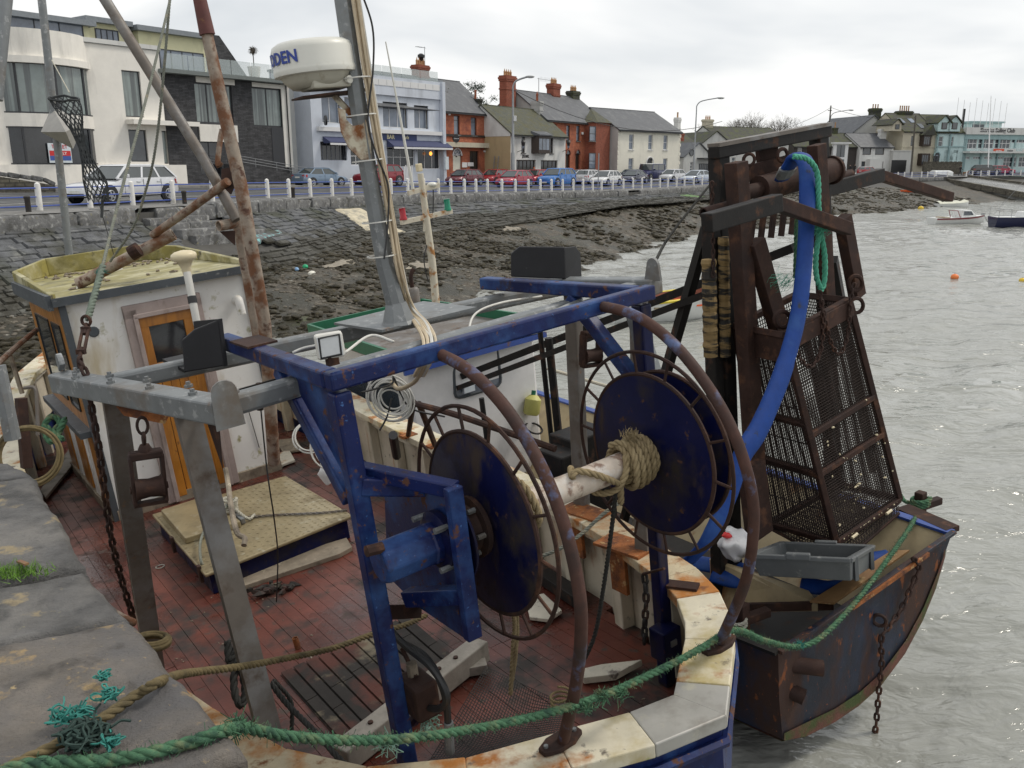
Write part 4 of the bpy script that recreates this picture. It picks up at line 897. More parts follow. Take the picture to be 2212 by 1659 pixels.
gw = MB(); gw.add([fc.p(-.02, fc.zb - .3,0), fc.p(-.02, fc.zb - .3,-7.2), fc.p(-.02, fc.uv(1103,294)[1], -7.2), fc.p(-.02, fc.uv(1103,294)[1], 0)], [(0,1,2,3)])
up = MB(); zz = fc.uv(1103,294)[1]; up.add([fc.p(-.03, zz, 0), fc.p(-.03, zz, -7.2), fc.p(-.03, ze, -7.2), fc.p(-.03, zr, -3.6), fc.p(-.03, ze, 0)], [(0,1,2,3,4)]); mk('gable_upper', up, M_OFFW, root)
ladder = thing('step_ladder', 'small grey folded stepladder against the tan gable wall', 'ladder', fc.p(-.3, fc.zb, -1.6))
for o in (-1.4,-1.9): mk('ladder_rail', MB().beam(fc.p(-.5, fc.zb, o), fc.p(-.12, fc.zb + 2.4, o * .97),.06,.06), M_GALVP, ladder)
for k in range(6): mk('rung', MB().beam(fc.p(-.46 + .06 * k, fc.zb + .3 + .36 * k, -1.4), fc.p(-.46 + .06 * k, fc.zb + .3 + .36 * k, -1.9),.05,.03), M_GALVP, ladder)
# ---------------------------------------------------------------- red brick terrace with bay
fc = Facade(1178,95,1308,106,.15)
B6 = lambda *r: fc.rect(C1('B6', *r))
ze = (fc.uv(1179,258)[1] + fc.uv(1262,263)[1]) / 2; zr = zpx(fc, fc.L * .4,-4.2,0,203)
H = [B6(1460,935,1497,1085), B6(1597,947,1632,1098), B6(1697,950,1732,1105), B6(1590,1228,1632,1390), B6(1688,1228,1730,1390)]
root, rf = house('brick_terrace', 'dark red brick terrace with arched doors and a canted bay', fc, ze, 8.4, M_BRICK, M_SLATE, H, zr=zr, side=M_GREYR, cat='building')
for h_ in H[:3]: window(root, fc, h_, 1,2, M_FRD, M_GLASSL, M_STONE)
for h_ in H[3:]:
 d_ = mk('door', fbox(fc, h_[0], h_[1], h_[2], h_[3], -.3,-.2), M_FRB, root); cu = (h_[0] + h_[2]) / 2; mk('arch', MB().tube([fc.p(cu + cos(t) * (h_[2] - h_[0]) * .55, h_[3] - .1 + sin(t) * (h_[2] - h_[0]) * .55,.03) for t in np.linspace(0, pi, 12)], .09,6), M_BRICK2, d_)
 mk('arch_glass', MB().add([fc.p(cu + cos(t) * (h_[2] - h_[0]) * .5, h_[3] - .1 + sin(t) * (h_[2] - h_[0]) * .5,.015) for t in np.linspace(0, pi, 12)], [tuple(range(12))]), M_DGLASS, d_)
u0, u1 = fc.uv(1263,300)[0], fc.uv(1306,300)[0]
by = mk('bay', MB().prism([fc.p(u0, fc.zb - .5,0), fc.p(u0 + .7, fc.zb - .5,1.1), fc.p(u1 - .7, fc.zb - .5,1.1), fc.p(u1, fc.zb - .5,0)], (0,0, ze - fc.zb + .5)), M_BRICK2, root)
zt = zpx(fc, u1,0,0,236)
mk('bay_roof', MB().add([fc.p(u0 - .2, ze, -.1), fc.p(u0 + .6, ze, 1.35), fc.p(u1 - .6, ze, 1.35), fc.p(u1 + .2, ze, -.1), fc.p((u0 + u1) / 2, zt, -.6)], [(0,1,4),(1,2,4),(2,3,4),(3,0,4),(3,2,1,0)]), M_MOSS, root)
f2 = Facade.__new__(Facade); f2.a = fc.p(0, fc.zb, 1.1); f2.zb = fc.zb; f2.u = fc.u; f2.n = fc.n; f2.L = fc.L; f2.b = f2.a + f2.u * f2.L
for r in ((1825,955,1888,1105),(1820,1225,1885,1385)): h_ = f2.rect(C1('B6', *r)); window(root, f2, h_, 1,2, M_FRD, M_GLASSL, M_STONE, rec=-.05, name='bay_window')
f3 = Facade.__new__(Facade); f3.a = fc.p(u1 - .7, fc.zb, 1.1); f3.u = (fc.p(u1, fc.zb, 0) - f3.a).normalized(); f3.n = Vector((f3.u.y, -f3.u.x, 0)); f3.zb = fc.zb; f3.L = 1.2; f3.b = f3.a + f3.u
for r in ((1928,955,1962,1105),(1925,1225,1950,1385)): h_ = f3.rect(C1('B6', *r)); window(root, f3,(.25, h_[1], 1.0, h_[3]),1,2, M_FRD, M_GLASSL, rec=-.05, name='bay_window')
mk('alarm_box', fbox(fc, *B6(1745,1015,1762,1038),.02,.12), M_FRW, root)
for uu, yt, nn, mm, w_ in ((-1.2,164,4, M_BRICK2,1.8),(fc.L * .60,181,4, M_BRICK2,1.5),(fc.L * .93,197,4, M_MOSSD, 1.6)):
 p = fc.p(uu, zr, -4.2); z1 = zpx(fc, uu, -4.2,0, yt); chimney(rf, p, w_, .95, zr - 1.8, z1, fc, mm); pots(rf, p, w_, z1, fc, nn, M_POT)
p = fc.p(fc.L * .18, zr, -1.5); aer = MB(); q = fc.p(.9, ze + 1.2,-1.6); chimney(rf, fc.p(.1, ze, -1.2),.7,1.1, ze - .4, zpx(fc, .1,-1.2,0,219), fc, M_GREYR); pots(rf, fc.p(.1, ze, -1.2),.5, zpx(fc, .1,-1.2,0,219), fc, 1, M_POTR, .8)
q = fc.p(0.1, zr - 1,-1.0); zt = zpx(fc, .1,-1,0,168); aer.cyl(V(q.x, q.y, ze), V(q.x, q.y, zt),.035,5); aer.cyl(V(q.x, q.y, zt - .1) - fc.u * .3, V(q.x, q.y, zt - .1) + fc.u * 2.4,.025,4)
for k in range(8): aer.cyl(V(q.x, q.y, zt - .35) + fc.u * (.3 + k * .26), V(q.x, q.y, zt + .15) + fc.u * (.3 + k * .26),.012,4)
mk('aerial', aer, M_GALVP, rf)
# ---------------------------------------------------------------- cream two-storey house
fc = Facade(1333,104,1467,113,.05)
A3 = lambda *r: fc.rect(C1('A3', *r))
ze = (fc.uv(1333,279)[1] + fc.uv(1466,285)[1]) / 2; zr = zpx(fc, fc.L * .2,-4.4,0,236)
H = [A3(567,908,608,1042), A3(737,912,775,1043), A3(870,916,908,1044), A3(562,1118,604,1240), A3(866,1120,904,1240), A3(725,1118,772,1240)]
root, rf = house('cream_house', 'cream two storey house with plain slate roof and narrow sash windows', fc, ze, 8.8, M_CREAM, M_SLATE, H, zr=zr, side=M_LGREY)
for h_ in H[:5]: window(root, fc, h_, 1,2, M_FRW, M_GLASSL, M_FRW)
h_ = H[5]; d_ = mk('door', fbox(fc, h_[0], h_[1], h_[2], h_[3], -.2,-.1), M_FRD, root); cu = (h_[0] + h_[2]) / 2; mk('arch', MB().tube([fc.p(cu + cos(t) * .75, h_[3] - .6 + sin(t) * .75,.03) for t in np.linspace(0, pi, 12)], .08,6), M_FRW, d_)
for u in (0.0, fc.L - .22):
 for k in range(10): mk('quoin', fbox(fc, u, fc.zb + .1 + k * .56, u + (.36 if k % 2 else .22), fc.zb + .45 + k * .56,.002,.03), M_CREAM, root)
# ---------------------------------------------------------------- the houses round the bay
def box_house(name, label, x0, d0, x1, d1, zb, y_e, y_r, depth, wm, rm, wins=(), roof='x', key='A4', fm=M_FRW, gm=M_GLASS, side=None, cat='house', over=.2, sill=None):
 fc = Facade(x0, d0, x1, d1, zb); xm = (x0 + x1) / 2; ze = fc.uv(xm, y_e)[1]; zr = zpx(fc, fc.L / 2,-(depth / 2 if roof == 'x' else 0),0, y_r) if y_r else None
 H = [fc.rect(C1(key, *w[:4])) for w in wins]
 root, rf = house(name, label, fc, ze, depth, wm, rm, H, roof, zr, over, side, cat=cat)
 for h_, w in zip(H, wins): window(root, fc, h_, w[4] if len(w) > 4 else 1, w[5] if len(w) > 5 else 2, w[6] if len(w) > 6 else fm, w[7] if len(w) > 7 else gm, sill, fw=.09)
 return fc, root, rf, ze, zr
fc, r_, rf, ze, zr = box_house('grey_roofed_house', 'low house with dark roofs and a tall pale chimney past the cream house', 1466,126,1512,131,-.1,318,279,8, M_GREYR, M_MOSSD)
p = fc.p(fc.L * .95, zr, -4); chimney(rf, p, .9,.7, zr - 2, zpx(fc, fc.L * .95,-4,0,254), fc, M_OFFW); pots(rf, p, .4, zpx(fc, fc.L * .95,-4,0,254), fc, 1, M_POT, .8, False)
chimney(rf, fc.p(fc.L * .4, zr, -1.5),1.2,.8, ze, zpx(fc, fc.L * .4,-1.5,0,288), fc, M_BRICK2)
fc, r_, rf, ze, zr = box_house('gabled_cottage', 'small pale grey gabled cottage with a round window', 1476,118,1538,122,-.15,339,309,7, M_LGREY, M_SLATE, [(1105,1150,1130,1235,1,3),(1180,1165,1275,1240,6,1, M_FRD)], 'y', 'A3')
q = fc.p(*fc.uv(*C1('A3', 1117,1066)),.03); wn = mk('round_window', MB().torus(q, fc.n, .45,.07,18,6), M_FRD, r_, smooth=True); mk('pane', MB().lathe([(.42,0),(.42,.02)], q - fc.n * .02, fc.n, 18), M_GLASS, wn)
mk('porch', fbox(fc, fc.L * .45, fc.uv(1520,343)[1], fc.L * 1.02, fc.uv(1520,341)[1], 0,1.2), M_FRD, r_)
fc, r_, rf, ze, zr = box_house('tall_gabled_house', 'taller pale grey house with steep brown roof behind the gabled cottage', 1508,136,1580,138,-.1,315,284,14, M_LGREY, M_MOSSD, [], 'y')
fc, r_, rf, ze, zr = box_house('long_roofed_house', 'long pale house with brown roof and twin-pot chimney', 1556,142,1700,150,-.1,306,276,9, M_LGREY, M_MOSSD, [(1490,1035,1520,1100,1,2),(1470,1110,1505,1175,1,2)], 'x', 'A3')
p = fc.p(fc.L * .06, zr, -4.5); z1 = zpx(fc, fc.L * .06,-4.5,0,258); chimney(rf, p, 1.7,.9, zr - 1.2, z1, fc, M_BEIGE); pots(rf, p, 1.5, z1, fc, 3)
fc, r_, rf, ze, zr = box_house('dark_house', 'dark brown clad house with a tall white framed glazed bay', 1712,154,1854,158,-.25,317,288,9, M_DARKW, M_MOSSD, [(216,750,258,790,1,2)])
a = fc.rect(C1('A4', 510,715,640,968)); b_ = mk('glazed_bay', fbox(fc, a[0], a[1], a[2], a[3], .02,.5), M_FRW, r_)
for k in range(2):
 zz0 = a[1] + .2 + k * (a[3] - a[1]) * .5; mk('pane', fbox(fc, a[0] + .7, zz0, a[2] - .7, zz0 + (a[3] - a[1]) * .42,.5,.53), M_GLASS, b_); mk('mullion', fbox(fc, (a[0] + a[2]) / 2 - .05, zz0,(a[0] + a[2]) / 2 + .05, zz0 + (a[3] - a[1]) * .42,.53,.56), M_FRD, b_)
mk('bay_roof', fbox(fc, a[0] - .3, a[3], a[2] + .3, a[3] + .25,.0,.9), M_FRW, b_)
p = fc.p(fc.L * .83, zr, -4.5); chimney(rf, p, .9,.7, zr - .6, zpx(fc, fc.L * .83,-4.5,0,276), fc, M_MOSSD); pots(rf, p, .5, zpx(fc, fc.L * .83,-4.5,0,276), fc, 1, M_POT, 1.0, False)
fc, r_, rf, ze, zr = box_house('white_cottage', 'white two storey cottage with slate roof beside the dark clad house', 1854.5,157,1926,159,-.25,318,289,9, M_OFFW, M_SLATE, [(790,748,865,812,1,1),(900,748,980,812,1,1),(778,870,812,935,1,1),(868,865,908,935,1,1),(932,870,970,935,1,1)], fm=M_FRB)
p = fc.p(fc.L * .95, zr, -3); chimney(rf, p, 1.3,.8, ze + .5, zpx(fc, fc.L * .95,-3,0,279), fc, M_OFFW); pots(rf, p, .6, zpx(fc, fc.L * .95,-3,0,279), fc, 1, M_POT, .7, False)
mk('porch', fbox(fc, *fc.rect(C1('A4', 820,850,930,965)),.02,1.0), M_OFFW, r_)
fc, r_, rf, ze, zr = box_house('garage', 'flat roofed pale garage with a wide black door', 1927,158,1968,159,-.25,327, None, 7, M_LGREY, M_LGREY, [], 'flat')
mk('garage_door', fbox(fc, *fc.rect(C1('A4', 1040,858,1170,972)),.02,.06), M_BLK, r_)
fc, r_, rf, ze, zr = box_house('gabled_villa', 'pale gabled wing of the beige villa with a wide dark roof', 1832,166,1922,168,-.25,289,249,14, M_LGREY, M_SLATE, [], 'y', over=.35)
p = fc.p(fc.L * .82, zr, -4); z1 = zpx(fc, fc.L * .82,-4,0,234); chimney(rf, p, 1.9,1.4, zr - 2.2, z1, fc, M_MOSSD); pots(rf, p, 1.9, z1, fc, 3, M_POT, .8, False)
fc, r_, rf, ze, zr = box_house('stair_wing', 'narrow pale wing with cornice between the garage and the beige villa', 1925,163,1947,163.5,-.25,303,290,6, M_LGREY, M_SLATE, [(1045,715,1082,778,1,1, M_FRB)])
fc, r_, rf, ze, zr = box_house('beige_villa', 'beige villa with dark bay windows and broad mossy roof', 1944,160,2017,162,-.25,284,246,11, M_BEIGE, M_MOSSD, [(1215,645,1240,735,1,2, M_FRB)], fm=M_FRB)
for r in ((1290,640,1395,735),(1272,800,1382,905)):
 a = fc.rect(C1('A4', *r)); w_ = mk('bay_window', MB().prism([fc.p(a[0], a[1], 0), fc.p(a[0] + .2, a[1], .8), fc.p(a[2] - .9, a[1], .8), fc.p(a[2], a[1], 0)], (0,0, a[3] - a[1])), M_FRB, r_)
 for k in range(3): u0 = a[0] + .35 + k * (a[2] - a[0] - 1.4) / 3; mk('pane', fbox(fc, u0, a[1] + .3, u0 + (a[2] - a[0] - 1.4) / 3 - .12, a[3] - .3,.8,.83), M_GLASS, w_)
a = fc.rect(C1('A4', 1290,640,1395,735)); mk('bay_gable', MB().add([fc.p(a[0] - .3, a[3], 1.0), fc.p(a[2] + .3, a[3], 1.0), fc.p((a[0] + a[2]) / 2 + .6, a[3] + 1.9,.9), fc.p((a[0] + a[2]) / 2 + .6, a[3] + 1.9,-3), fc.p(a[0] - .3, a[3], -2), fc.p(a[2] + .3, a[3], -2)], [(0,1,2),(0,2,3,4),(1,5,3,2)]), M_MOSSD, r_)
mk('string_course', fbox(fc, 0, fc.uv(1980,317)[1] - .15, fc.L, fc.uv(1980,317)[1] + .1,.002,.12), M_BEIGE, r_)
p = fc.p(fc.L * .55, zr, -5.5); z1 = zpx(fc, fc.L * .55,-5.5,0,240); chimney(rf, p, 2.9,1.2, zr - 2.4, z1, fc, M_MOSSD); pots(rf, p, 2.8, z1, fc, 5, M_POT, 1.0, False)
for xx, yy in ((1125,517),(1215,517),(1300,565)):
 p = onplane(*C1('A4', xx, yy), fc.p(0, ze, 0),(fc.n * (zr - ze) + V(0,0,5.5)).normalized()); u_ = (p - fc.a).dot(fc.u); q = fc.p(u_, p.z, (p - fc.a).dot(fc.n))
 sd = (V(0,0, zr - ze) - fc.n * 5.5).normalized(); nn = (fc.n * (zr - ze) + V(0,0,5.5)).normalized()
 mk('skylight', MB().hexa([q + fc.u * sx * .5 + sd * sy * .8 + nn * oo for oo in (.1,.22) for sx, sy in ((-1,-1),(1,-1),(1,1),(-1,1))]), M_GLASSL if xx < 1250 else M_GLASS, rf)
# dormer
def dormer(fc, root, x, y0, y1, w, wm, rm, out, gm=M_GLASS, fm=M_FRD):
 u, z0 = fc.uv(x, y1); z1 = fc.uv(x, y0)[1]; hw = w / 2
 d_ = mk('dormer', MB().hexa([fc.p(u - hw, z0,-4), fc.p(u + hw, z0,-4), fc.p(u + hw, z0, out), fc.p(u - hw, z0, out), fc.p(u - hw, z1,-4), fc.p(u + hw, z1,-4), fc.p(u + hw, z1, out), fc.p(u - hw, z1, out)]).add([fc.p(u - hw, z1, out), fc.p(u + hw, z1, out), fc.p(u, z1 + hw * .9, out)], [(0,1,2)]), wm, root)
 m = MB(); zt = z1 + hw * .9
 slab(m, fc.p(u - hw - .3, z1 - .2, out + .3), fc.p(u - hw - .3, z1 - .2,-5), fc.p(u, zt, -5), fc.p(u, zt, out + .3),.14); slab(m, fc.p(u + hw + .3, z1 - .2, out + .3), fc.p(u + hw + .3, z1 - .2,-5), fc.p(u, zt - .003,-5), fc.p(u, zt - .003, out + .3),.14)
 mk('dormer_roof', m, rm, d_); mk('dormer_window', fbox(fc, u - hw * .45, z0 + (z1 - z0) * .25, u + hw * .45, z1 - .05, out, out + .08), fm, d_); mk('pane', fbox(fc, u - hw * .33, z0 + (z1 - z0) * .3, u + hw * .33, z1 - .12, out + .08, out + .1), gm, d_)
fv = fc; dormer(fc, r_, 1934,268,283,1.9, M_BEIGE, M_MOSSD, .4)
fc, r_, rf, ze, zr = box_house('aqua_house', 'pale aqua house with twin dormers and an arched door', 2017.5,161.5,2079,163,-.25,286,249,11, M_AQUA, M_MOSSD, [(1460,650,1498,738,1,2),(1552,652,1590,738,1,2),(1530,795,1558,880,1,2),(1585,795,1613,880,1,2)])
dormer(fc, r_, *C1('A4', 1493,525), C1('A4', 1493,606)[1], 2.6, M_AQUA, M_MOSSD, .3, fm=M_FRB); dormer(fc, r_, *C1('A4', 1583,525), C1('A4', 1583,606)[1], 2.6, M_AQUA, M_MOSSD, .3, fm=M_FRB)
a = fc.rect(C1('A4', 1415,790,1465,880)); cu = (a[0] + a[2]) / 2; hw = (a[2] - a[0]) / 2
d_ = mk('arched_door', MB().prism([fc.p(cu - hw, a[1], .02), fc.p(cu + hw, a[1], .02)] + [fc.p(cu + cos(t) * hw, a[3] - hw + sin(t) * hw, .02) for t in np.linspace(0, pi, 12)], fc.n * .06), M_FRD, r_); mk('arch_trim', MB().tube([fc.p(cu + cos(t) * hw * 1.05, a[3] - hw + sin(t) * hw * 1.05,.08) for t in np.linspace(0, pi, 12)], .12,6), M_SEA, d_)
mk('door_glass', fbox(fc, cu - hw * .4, a[1] + 1.2, cu + hw * .4, a[3] - hw * .8,.08,.1), M_GLASSL, d_)
mk('string_course', fbox(fc, 0, fc.uv(2048,317)[1] - .1, fc.L, fc.uv(2048,317)[1] + .12,.002,.15), M_SEA, r_)
for u in (0., fc.L - .3): mk('corner_pilaster', fbox(fc, u, fc.zb - .3, u + .3, ze, .002,.08), M_SEA, r_)
a = fc.rect(C1('A4', 1505,770,1625,880)); mk('bay', fbox(fc, a[0], a[1], a[2], a[3], -.05,.0), M_AQUA, r_)
# sailing club
fc = Facade(2077,163,2330,171,-.25)
ze = fc.uv(2150,290)[1]
A4 = lambda *r: fc.rect(C1('A4', *r))
H = [A4(1662 + k * 147,662,1800 + k * 147,760) for k in range(3)] + [A4(2103,672,2330,708)] + [A4(1665 + k * 98,828,1735 + k * 98,850) for k in range(4)] + [A4(2030,830,2145,920), A4(2165,830,2300,920)]
root, rf = house('sailing_club', 'sea green sailing club with long window bands and a white name board', fc, ze, 14, M_AQUA, M_LGREY, H, 'flat', cat='building')
for h_, c_, r2 in zip(H, (4,4,4,7,3,3,3,3,4,4),(2,2,2,1,1,1,1,1,2,2)): window(root, fc, h_, c_, r2, M_FRW, M_GLASS, fw=.12)
zn0, zn1 = fc.uv(2150,291)[1], fc.uv(2150,276)[1]
nb = mk('name_board', fbox(fc, -.3, zn0, fc.L, zn1,-.2,.5), M_OFFW, root); u_, z_ = fc.uv(*C1('A4', 1962,598))
put_text('club_name', 'Skerries Sailing Club', (zn1 - zn0) * .85, M_TXT, nb, fc.p(u_, z_, .51), fc.u, (0,0,1),.03,.02, sx=.93)
mk('upper_band', fbox(fc, -.2, fc.uv(2150,298)[1] - .3, fc.L, zn0 - .003,.002,.2), M_SEA, root)
mk('balcony_slab', fbox(fc, -.2, fc.uv(2150,331)[1], fc.L, fc.uv(2150,327)[1], .0,1.8), M_OFFW, root)
for k in range(14): mk('balustrade_panel', fbox(fc, k * 1.55, fc.uv(2150,327)[1], k * 1.55 + 1.45, fc.uv(2150,320)[1], 1.7,1.75), M_BALGL, root)
for r, mm, tx in (((1875,760,1968,797), M_ORSG, 'SAILING'),((1970,762,2070,795), M_OFFW, 'HARKEN'),((2130,765,2230,797), M_OFFW, 'MARINE')):
 a = A4(*r); bn = mk('banner', fbox(fc, a[0], a[1], a[2], a[3], 1.76,1.79), mm, root); put_text('banner_lettering', tx, (a[3] - a[1]) * .5, M_TXTW if mm is M_ORSG else M_TXT, bn, fc.p((a[0] + a[2]) / 2,(a[1] + a[3]) / 2,1.80), fc.u, (0,0,1),.01,.01)
for k in range(5):
 u0 = A4(1635 + k * 147,0,1650 + k * 147,10)[0]; mk('pilaster', fbox(fc, u0, fc.zb - .3, u0 + .35, zn0,.004,.16), M_SEA, root)
a = fc.rect(C1('A4', 1895,530,2165,580)); zt0 = zpx(fc, a[0], -4,0,276); zt1 = zpx(fc, a[0], -4,0,265)
mk('watch_room', MB().hexa([fc.p(u, z, -o) for z in (ze, zt1) for u, o in ((a[0], 4),(a[2], 4),(a[2], 9),(a[0], 9))]), M_AQUA, root); mk('watch_room_roof', MB().hexa([fc.p(u, z, -o) for z in (zt1 + .002, zt1 + .3) for u, o in ((a[0] - .4,3.6),(a[2] + .4,3.6),(a[2] + .4,9.4),(a[0] - .4,9.4))]), M_SEA, root)
mk('watch_window', fbox(fc, a[0] + .2, zt0 + .1, a[0] + 3, zt1 - .3,-4,-3.95), M_GLASS, root)
for k in range(9): u0 = A4(1710 + k * 55,0,1715 + k * 55,5)[0]; mk('flagpole', MB().cyl(fc.p(u0, ze, -1), fc.p(u0, ze + 6.5 - (k % 3) * .4,-1),.04,5), M_FRW, root)
mk('flue', MB().cyl(fc.p(A4(1810,0,1815,5)[0], ze, -2), fc.p(A4(1810,0,1815,5)[0], ze + 4.6,-2),.25,8), M_BLK, root)
# garden wall
fc = Facade(1996,155,2078,157,-.25)
gwr = thing('garden_wall', 'brown rubble stone garden wall in front of the aqua house', 'wall', fc.p(fc.L / 2, fc.zb))
mk('wall', fbox(fc, 0, fc.zb - .4, fc.L, fc.uv(2037,352)[1], -.4,0), M_RUBBLE, gwr)
for k in range(26): mk('cope_stone', fbox(fc, k * fc.L / 26 + .02, fc.uv(2037,352)[1], (k + 1) * fc.L / 26 - .02, fc.uv(2037,352)[1] + .18 + .08 * (k % 3 == 0),-.45,.05), M_RUBBLE, gwr)
# low stone wall at the left of the white block
lw = thing('low_stone_wall', 'low rough stone wall sloping down beside the white apartment block', 'wall', ond(60,380,44))
a, b = ond(-120,362,42), ond(118,392,45); m = MB(); m.hexa([V(a.x, a.y, .1), V(b.x, b.y, .1), V(b.x - .3, b.y + .5,.1), V(a.x - .3, a.y + .5,.1), a, b + V(0,0,-.2), b + V(-.3,.5,-.2), a + V(-.3,.5,0)]); mk('wall', m, M_RUBBLE, lw)
for k in range(9):
 p, q = a.lerp(b, k / 9 + .004), a.lerp(b, (k + 1) / 9 - .004); mk('cope_stone', MB().beam(p + V(-.15,.25,.05), q + V(-.15,.25,.02 if k < 8 else -.15),.6,.2 + .05 * (k % 2)), M_STONE, lw, bevel=.05)
# ------------------------------------------------------------------ parked cars
M_TYRE = mat('tyre_rubber', (.02,.02,.021),.8); M_RIM = mat('alloy_rim', (.42,.43,.44),.35, metal=.7); M_CGLASS = mat('car_glass', (.045,.055,.055),.03, var=.2, vscale=2, spec=1.0)
M_HEAD = mat('headlamp', (.62,.64,.66),.1, spec=.9); M_TAIL = mat('tail_lamp', (.42,.02,.015),.15); M_PLATE = mat('number_plate', (.70,.70,.66),.5); M_TRIM = mat('black_trim', (.02,.02,.022),.6); M_AMBER = mat('amber_lamp', (.75,.2,.02),.2)
def cpaint(nm, c, metal=.25): return mat('car_paint_' + nm, c, .32, metal=metal, var=.03, coat=.6)
CARK = dict(estate=(4.75,1.76,1.47,.78,.95,1.05,.35,-1.75,-2.2,.98), saloon=(4.45,1.72,1.44,.78,.93,1.15,.35,-1.0,-1.65,1.0), hatch=(4.1,1.7,1.46,.80,.95,1.15,.4,-1.35,-1.85,.98), small=(3.8,1.66,1.45,.82,.95,1.1,.45,-1.3,-1.75,.98), suv=(4.6,1.88,1.74,1.02,1.16,1.2,.55,-1.75,-2.15,1.16), offroad=(4.1,1.79,1.98,1.12,1.22,.85,.6,-1.95,-2.03,1.22))
def car(name, label, x, d, az, kind, paint_, roofp=None, scale=1., group='cars parked along the sea front', y=None):
 L, W, H, zh, zb, xw0, xw1, xr1, xr0, zt = CARK[kind]; p = ond(x, 390, d); s = nearest_s(p); n_ = rn(s); t = (p - rp(s)).dot(n_); p.z = gz(s, t) + .005
 a = radians(az); fx = Vector((sin(a), cos(a),0)); ly = Vector((-fx.y, fx.x, 0))
 Mx = Matrix(((fx.x, ly.x, 0, p.x),(fx.y, ly.y, 0, p.y),(0,0,1, p.z),(0,0,0,1))) @ Matrix.Scale(scale, 4)
 r = thing(name, label, 'car', p, group, Mx); hw = W / 2; l2 = L / 2; box = kind == 'offroad'
 st = [(l2, zh - .26,.72),(l2 - .06, zh - .16,.86),(l2 - .25, zh - .07,.95),(l2 - .6, zh - .02,.99),(xw0 + .05, zh + .04,1.0),(xw0 - .25, zb, 1.0),(0, zb + .01,1.0),(xr1, zb + .02,1.0),(-l2 + .35, zt, .97),(-l2 + .1, zt - .03,.92),(-l2 + .02, zt - .22,.84),(-l2,.55,.82)]
 if box: st = [(l2, zh - .22,.9),(l2 - .03, zh - .05,.92),(xw0 + .02, zh, .93),(xw0, zb, .98),(0, zb, 1),(-l2 + .05, zb, 1),(-l2, zb - .02,.99)]
 rings = []
 for (xx, zz, f) in st:
  w = hw * f; zl = .24 if abs(xx) < l2 - .2 else .30; zz = max(zz, .5)
  h = [(w * .82, zl),(w * .97, zl + .06),(w, .48),(w * .99,.48 + (zz - .48) * .55),(w * (.99 if box else .95), zz - .04),(w * (.97 if box else .88), zz),(w * .4, zz + .02)]
  rings.append([Vector((xx, yy, z_)) for yy, z_ in h] + [Vector((xx, -yy, z_)) for yy, z_ in reversed(h)])
 mk('body', MB().loft(rings), paint_, r, True, True, sharp=35)
 wb, wt = hw * (.97 if box else .90), hw * (.93 if box else .70); zr_ = H - .07
 B0 = [Vector((xw0, wb, zb - .02)), Vector((xr0, wb, zb)), Vector((xr0,-wb, zb)), Vector((xw0,-wb, zb - .02))]; T0 = [Vector((xw1, wt, zr_)), Vector((xr1, wt, zr_)), Vector((xr1,-wt, zr_)), Vector((xw1,-wt, zr_))]
 mk('windscreen', MB().quad(B0[0], B0[3], T0[3], T0[0]), M_CGLASS, r, True); mk('rear_window', MB().quad(B0[1], B0[2], T0[2], T0[1]), M_CGLASS, r, True)
 cuts = (0,.5,1) if kind in ('saloon', 'small', 'offroad') else (0,.40,.70,1)
 for sd in ((0,1),(3,2)):
  for c0, c1 in zip(cuts, cuts[1:]):
   e = .012; q = [B0[sd[0]].lerp(B0[sd[1]], c0 + e), B0[sd[0]].lerp(B0[sd[1]], c1 - e), T0[sd[0]].lerp(T0[sd[1]], c1 - e), T0[sd[0]].lerp(T0[sd[1]], c0 + e)]; mk('side_window', MB().quad(*q), M_CGLASS, r, True)
 rp_ = roofp or paint_; pl = MB()
 for b_, t_ in zip(B0, T0): pl.beam(b_, t_, .07,.07,(1,0,0))
 for sd in ((0,1),(3,2)):
  for c in cuts[1:-1]: pl.beam(B0[sd[0]].lerp(B0[sd[1]], c), T0[sd[0]].lerp(T0[sd[1]], c),.03,.09,(1,0,0))
  pl.beam(T0[sd[0]], T0[sd[1]], .06,.06); pl.beam(B0[sd[0]], B0[sd[1]], .05,.05)
 mk('pillars', pl, paint_, r, True)
 rr = []
 for k, (dx, dz) in enumerate(((0,0),(.08,.045),(.3,.075))):
  x0, x1 = xw1 - dx + .03, xr1 + dx - .03; w = wt * (1.02 - (.0,.06,.4)[k]); rr.append([Vector((x0, w, zr_ + dz)), Vector((x1, w, zr_ + dz)), Vector((x1,-w, zr_ + dz)), Vector((x0,-w, zr_ + dz))])
 mk('roof', MB().loft(rr), rp_, r, True, True, sharp=50)
 wr = .40 if kind in ('suv', 'offroad') else .315
 for wx in (l2 - .86,-l2 + .80):
  for sy in (1,-1):
   mk('wheel_arch', MB().lathe([(wr + .07,-.02),(wr + .07,.012),(wr - .04,.016)], (wx, sy * (hw - .004), wr + .02),(0, sy, 0),18), M_TRIM, r, True)
   wl = mk('wheel', MB().lathe([(wr * .62,-.17),(wr * .93,-.17),(wr, -.13),(wr, .012),(wr * .93,.035),(wr * .64,.035)], (wx, sy * hw, wr),(0, sy, 0),20), M_TYRE, r, True, True)
   rm = MB().lathe([(wr * .66,.037),(wr * .60,.046),(wr * .54,.038)], (wx, sy * hw, wr),(0, sy, 0),20, False)
   for k in range(5):
    a_ = 2 * pi * k / 5; rm.beam(Vector((wx, sy * (hw + .048), wr)), Vector((wx + cos(a_) * wr * .6, sy * (hw + .044), wr + sin(a_) * wr * .6)),.07,.02,(0,1,0))
   mk('rim', rm, M_RIM, wl, True)
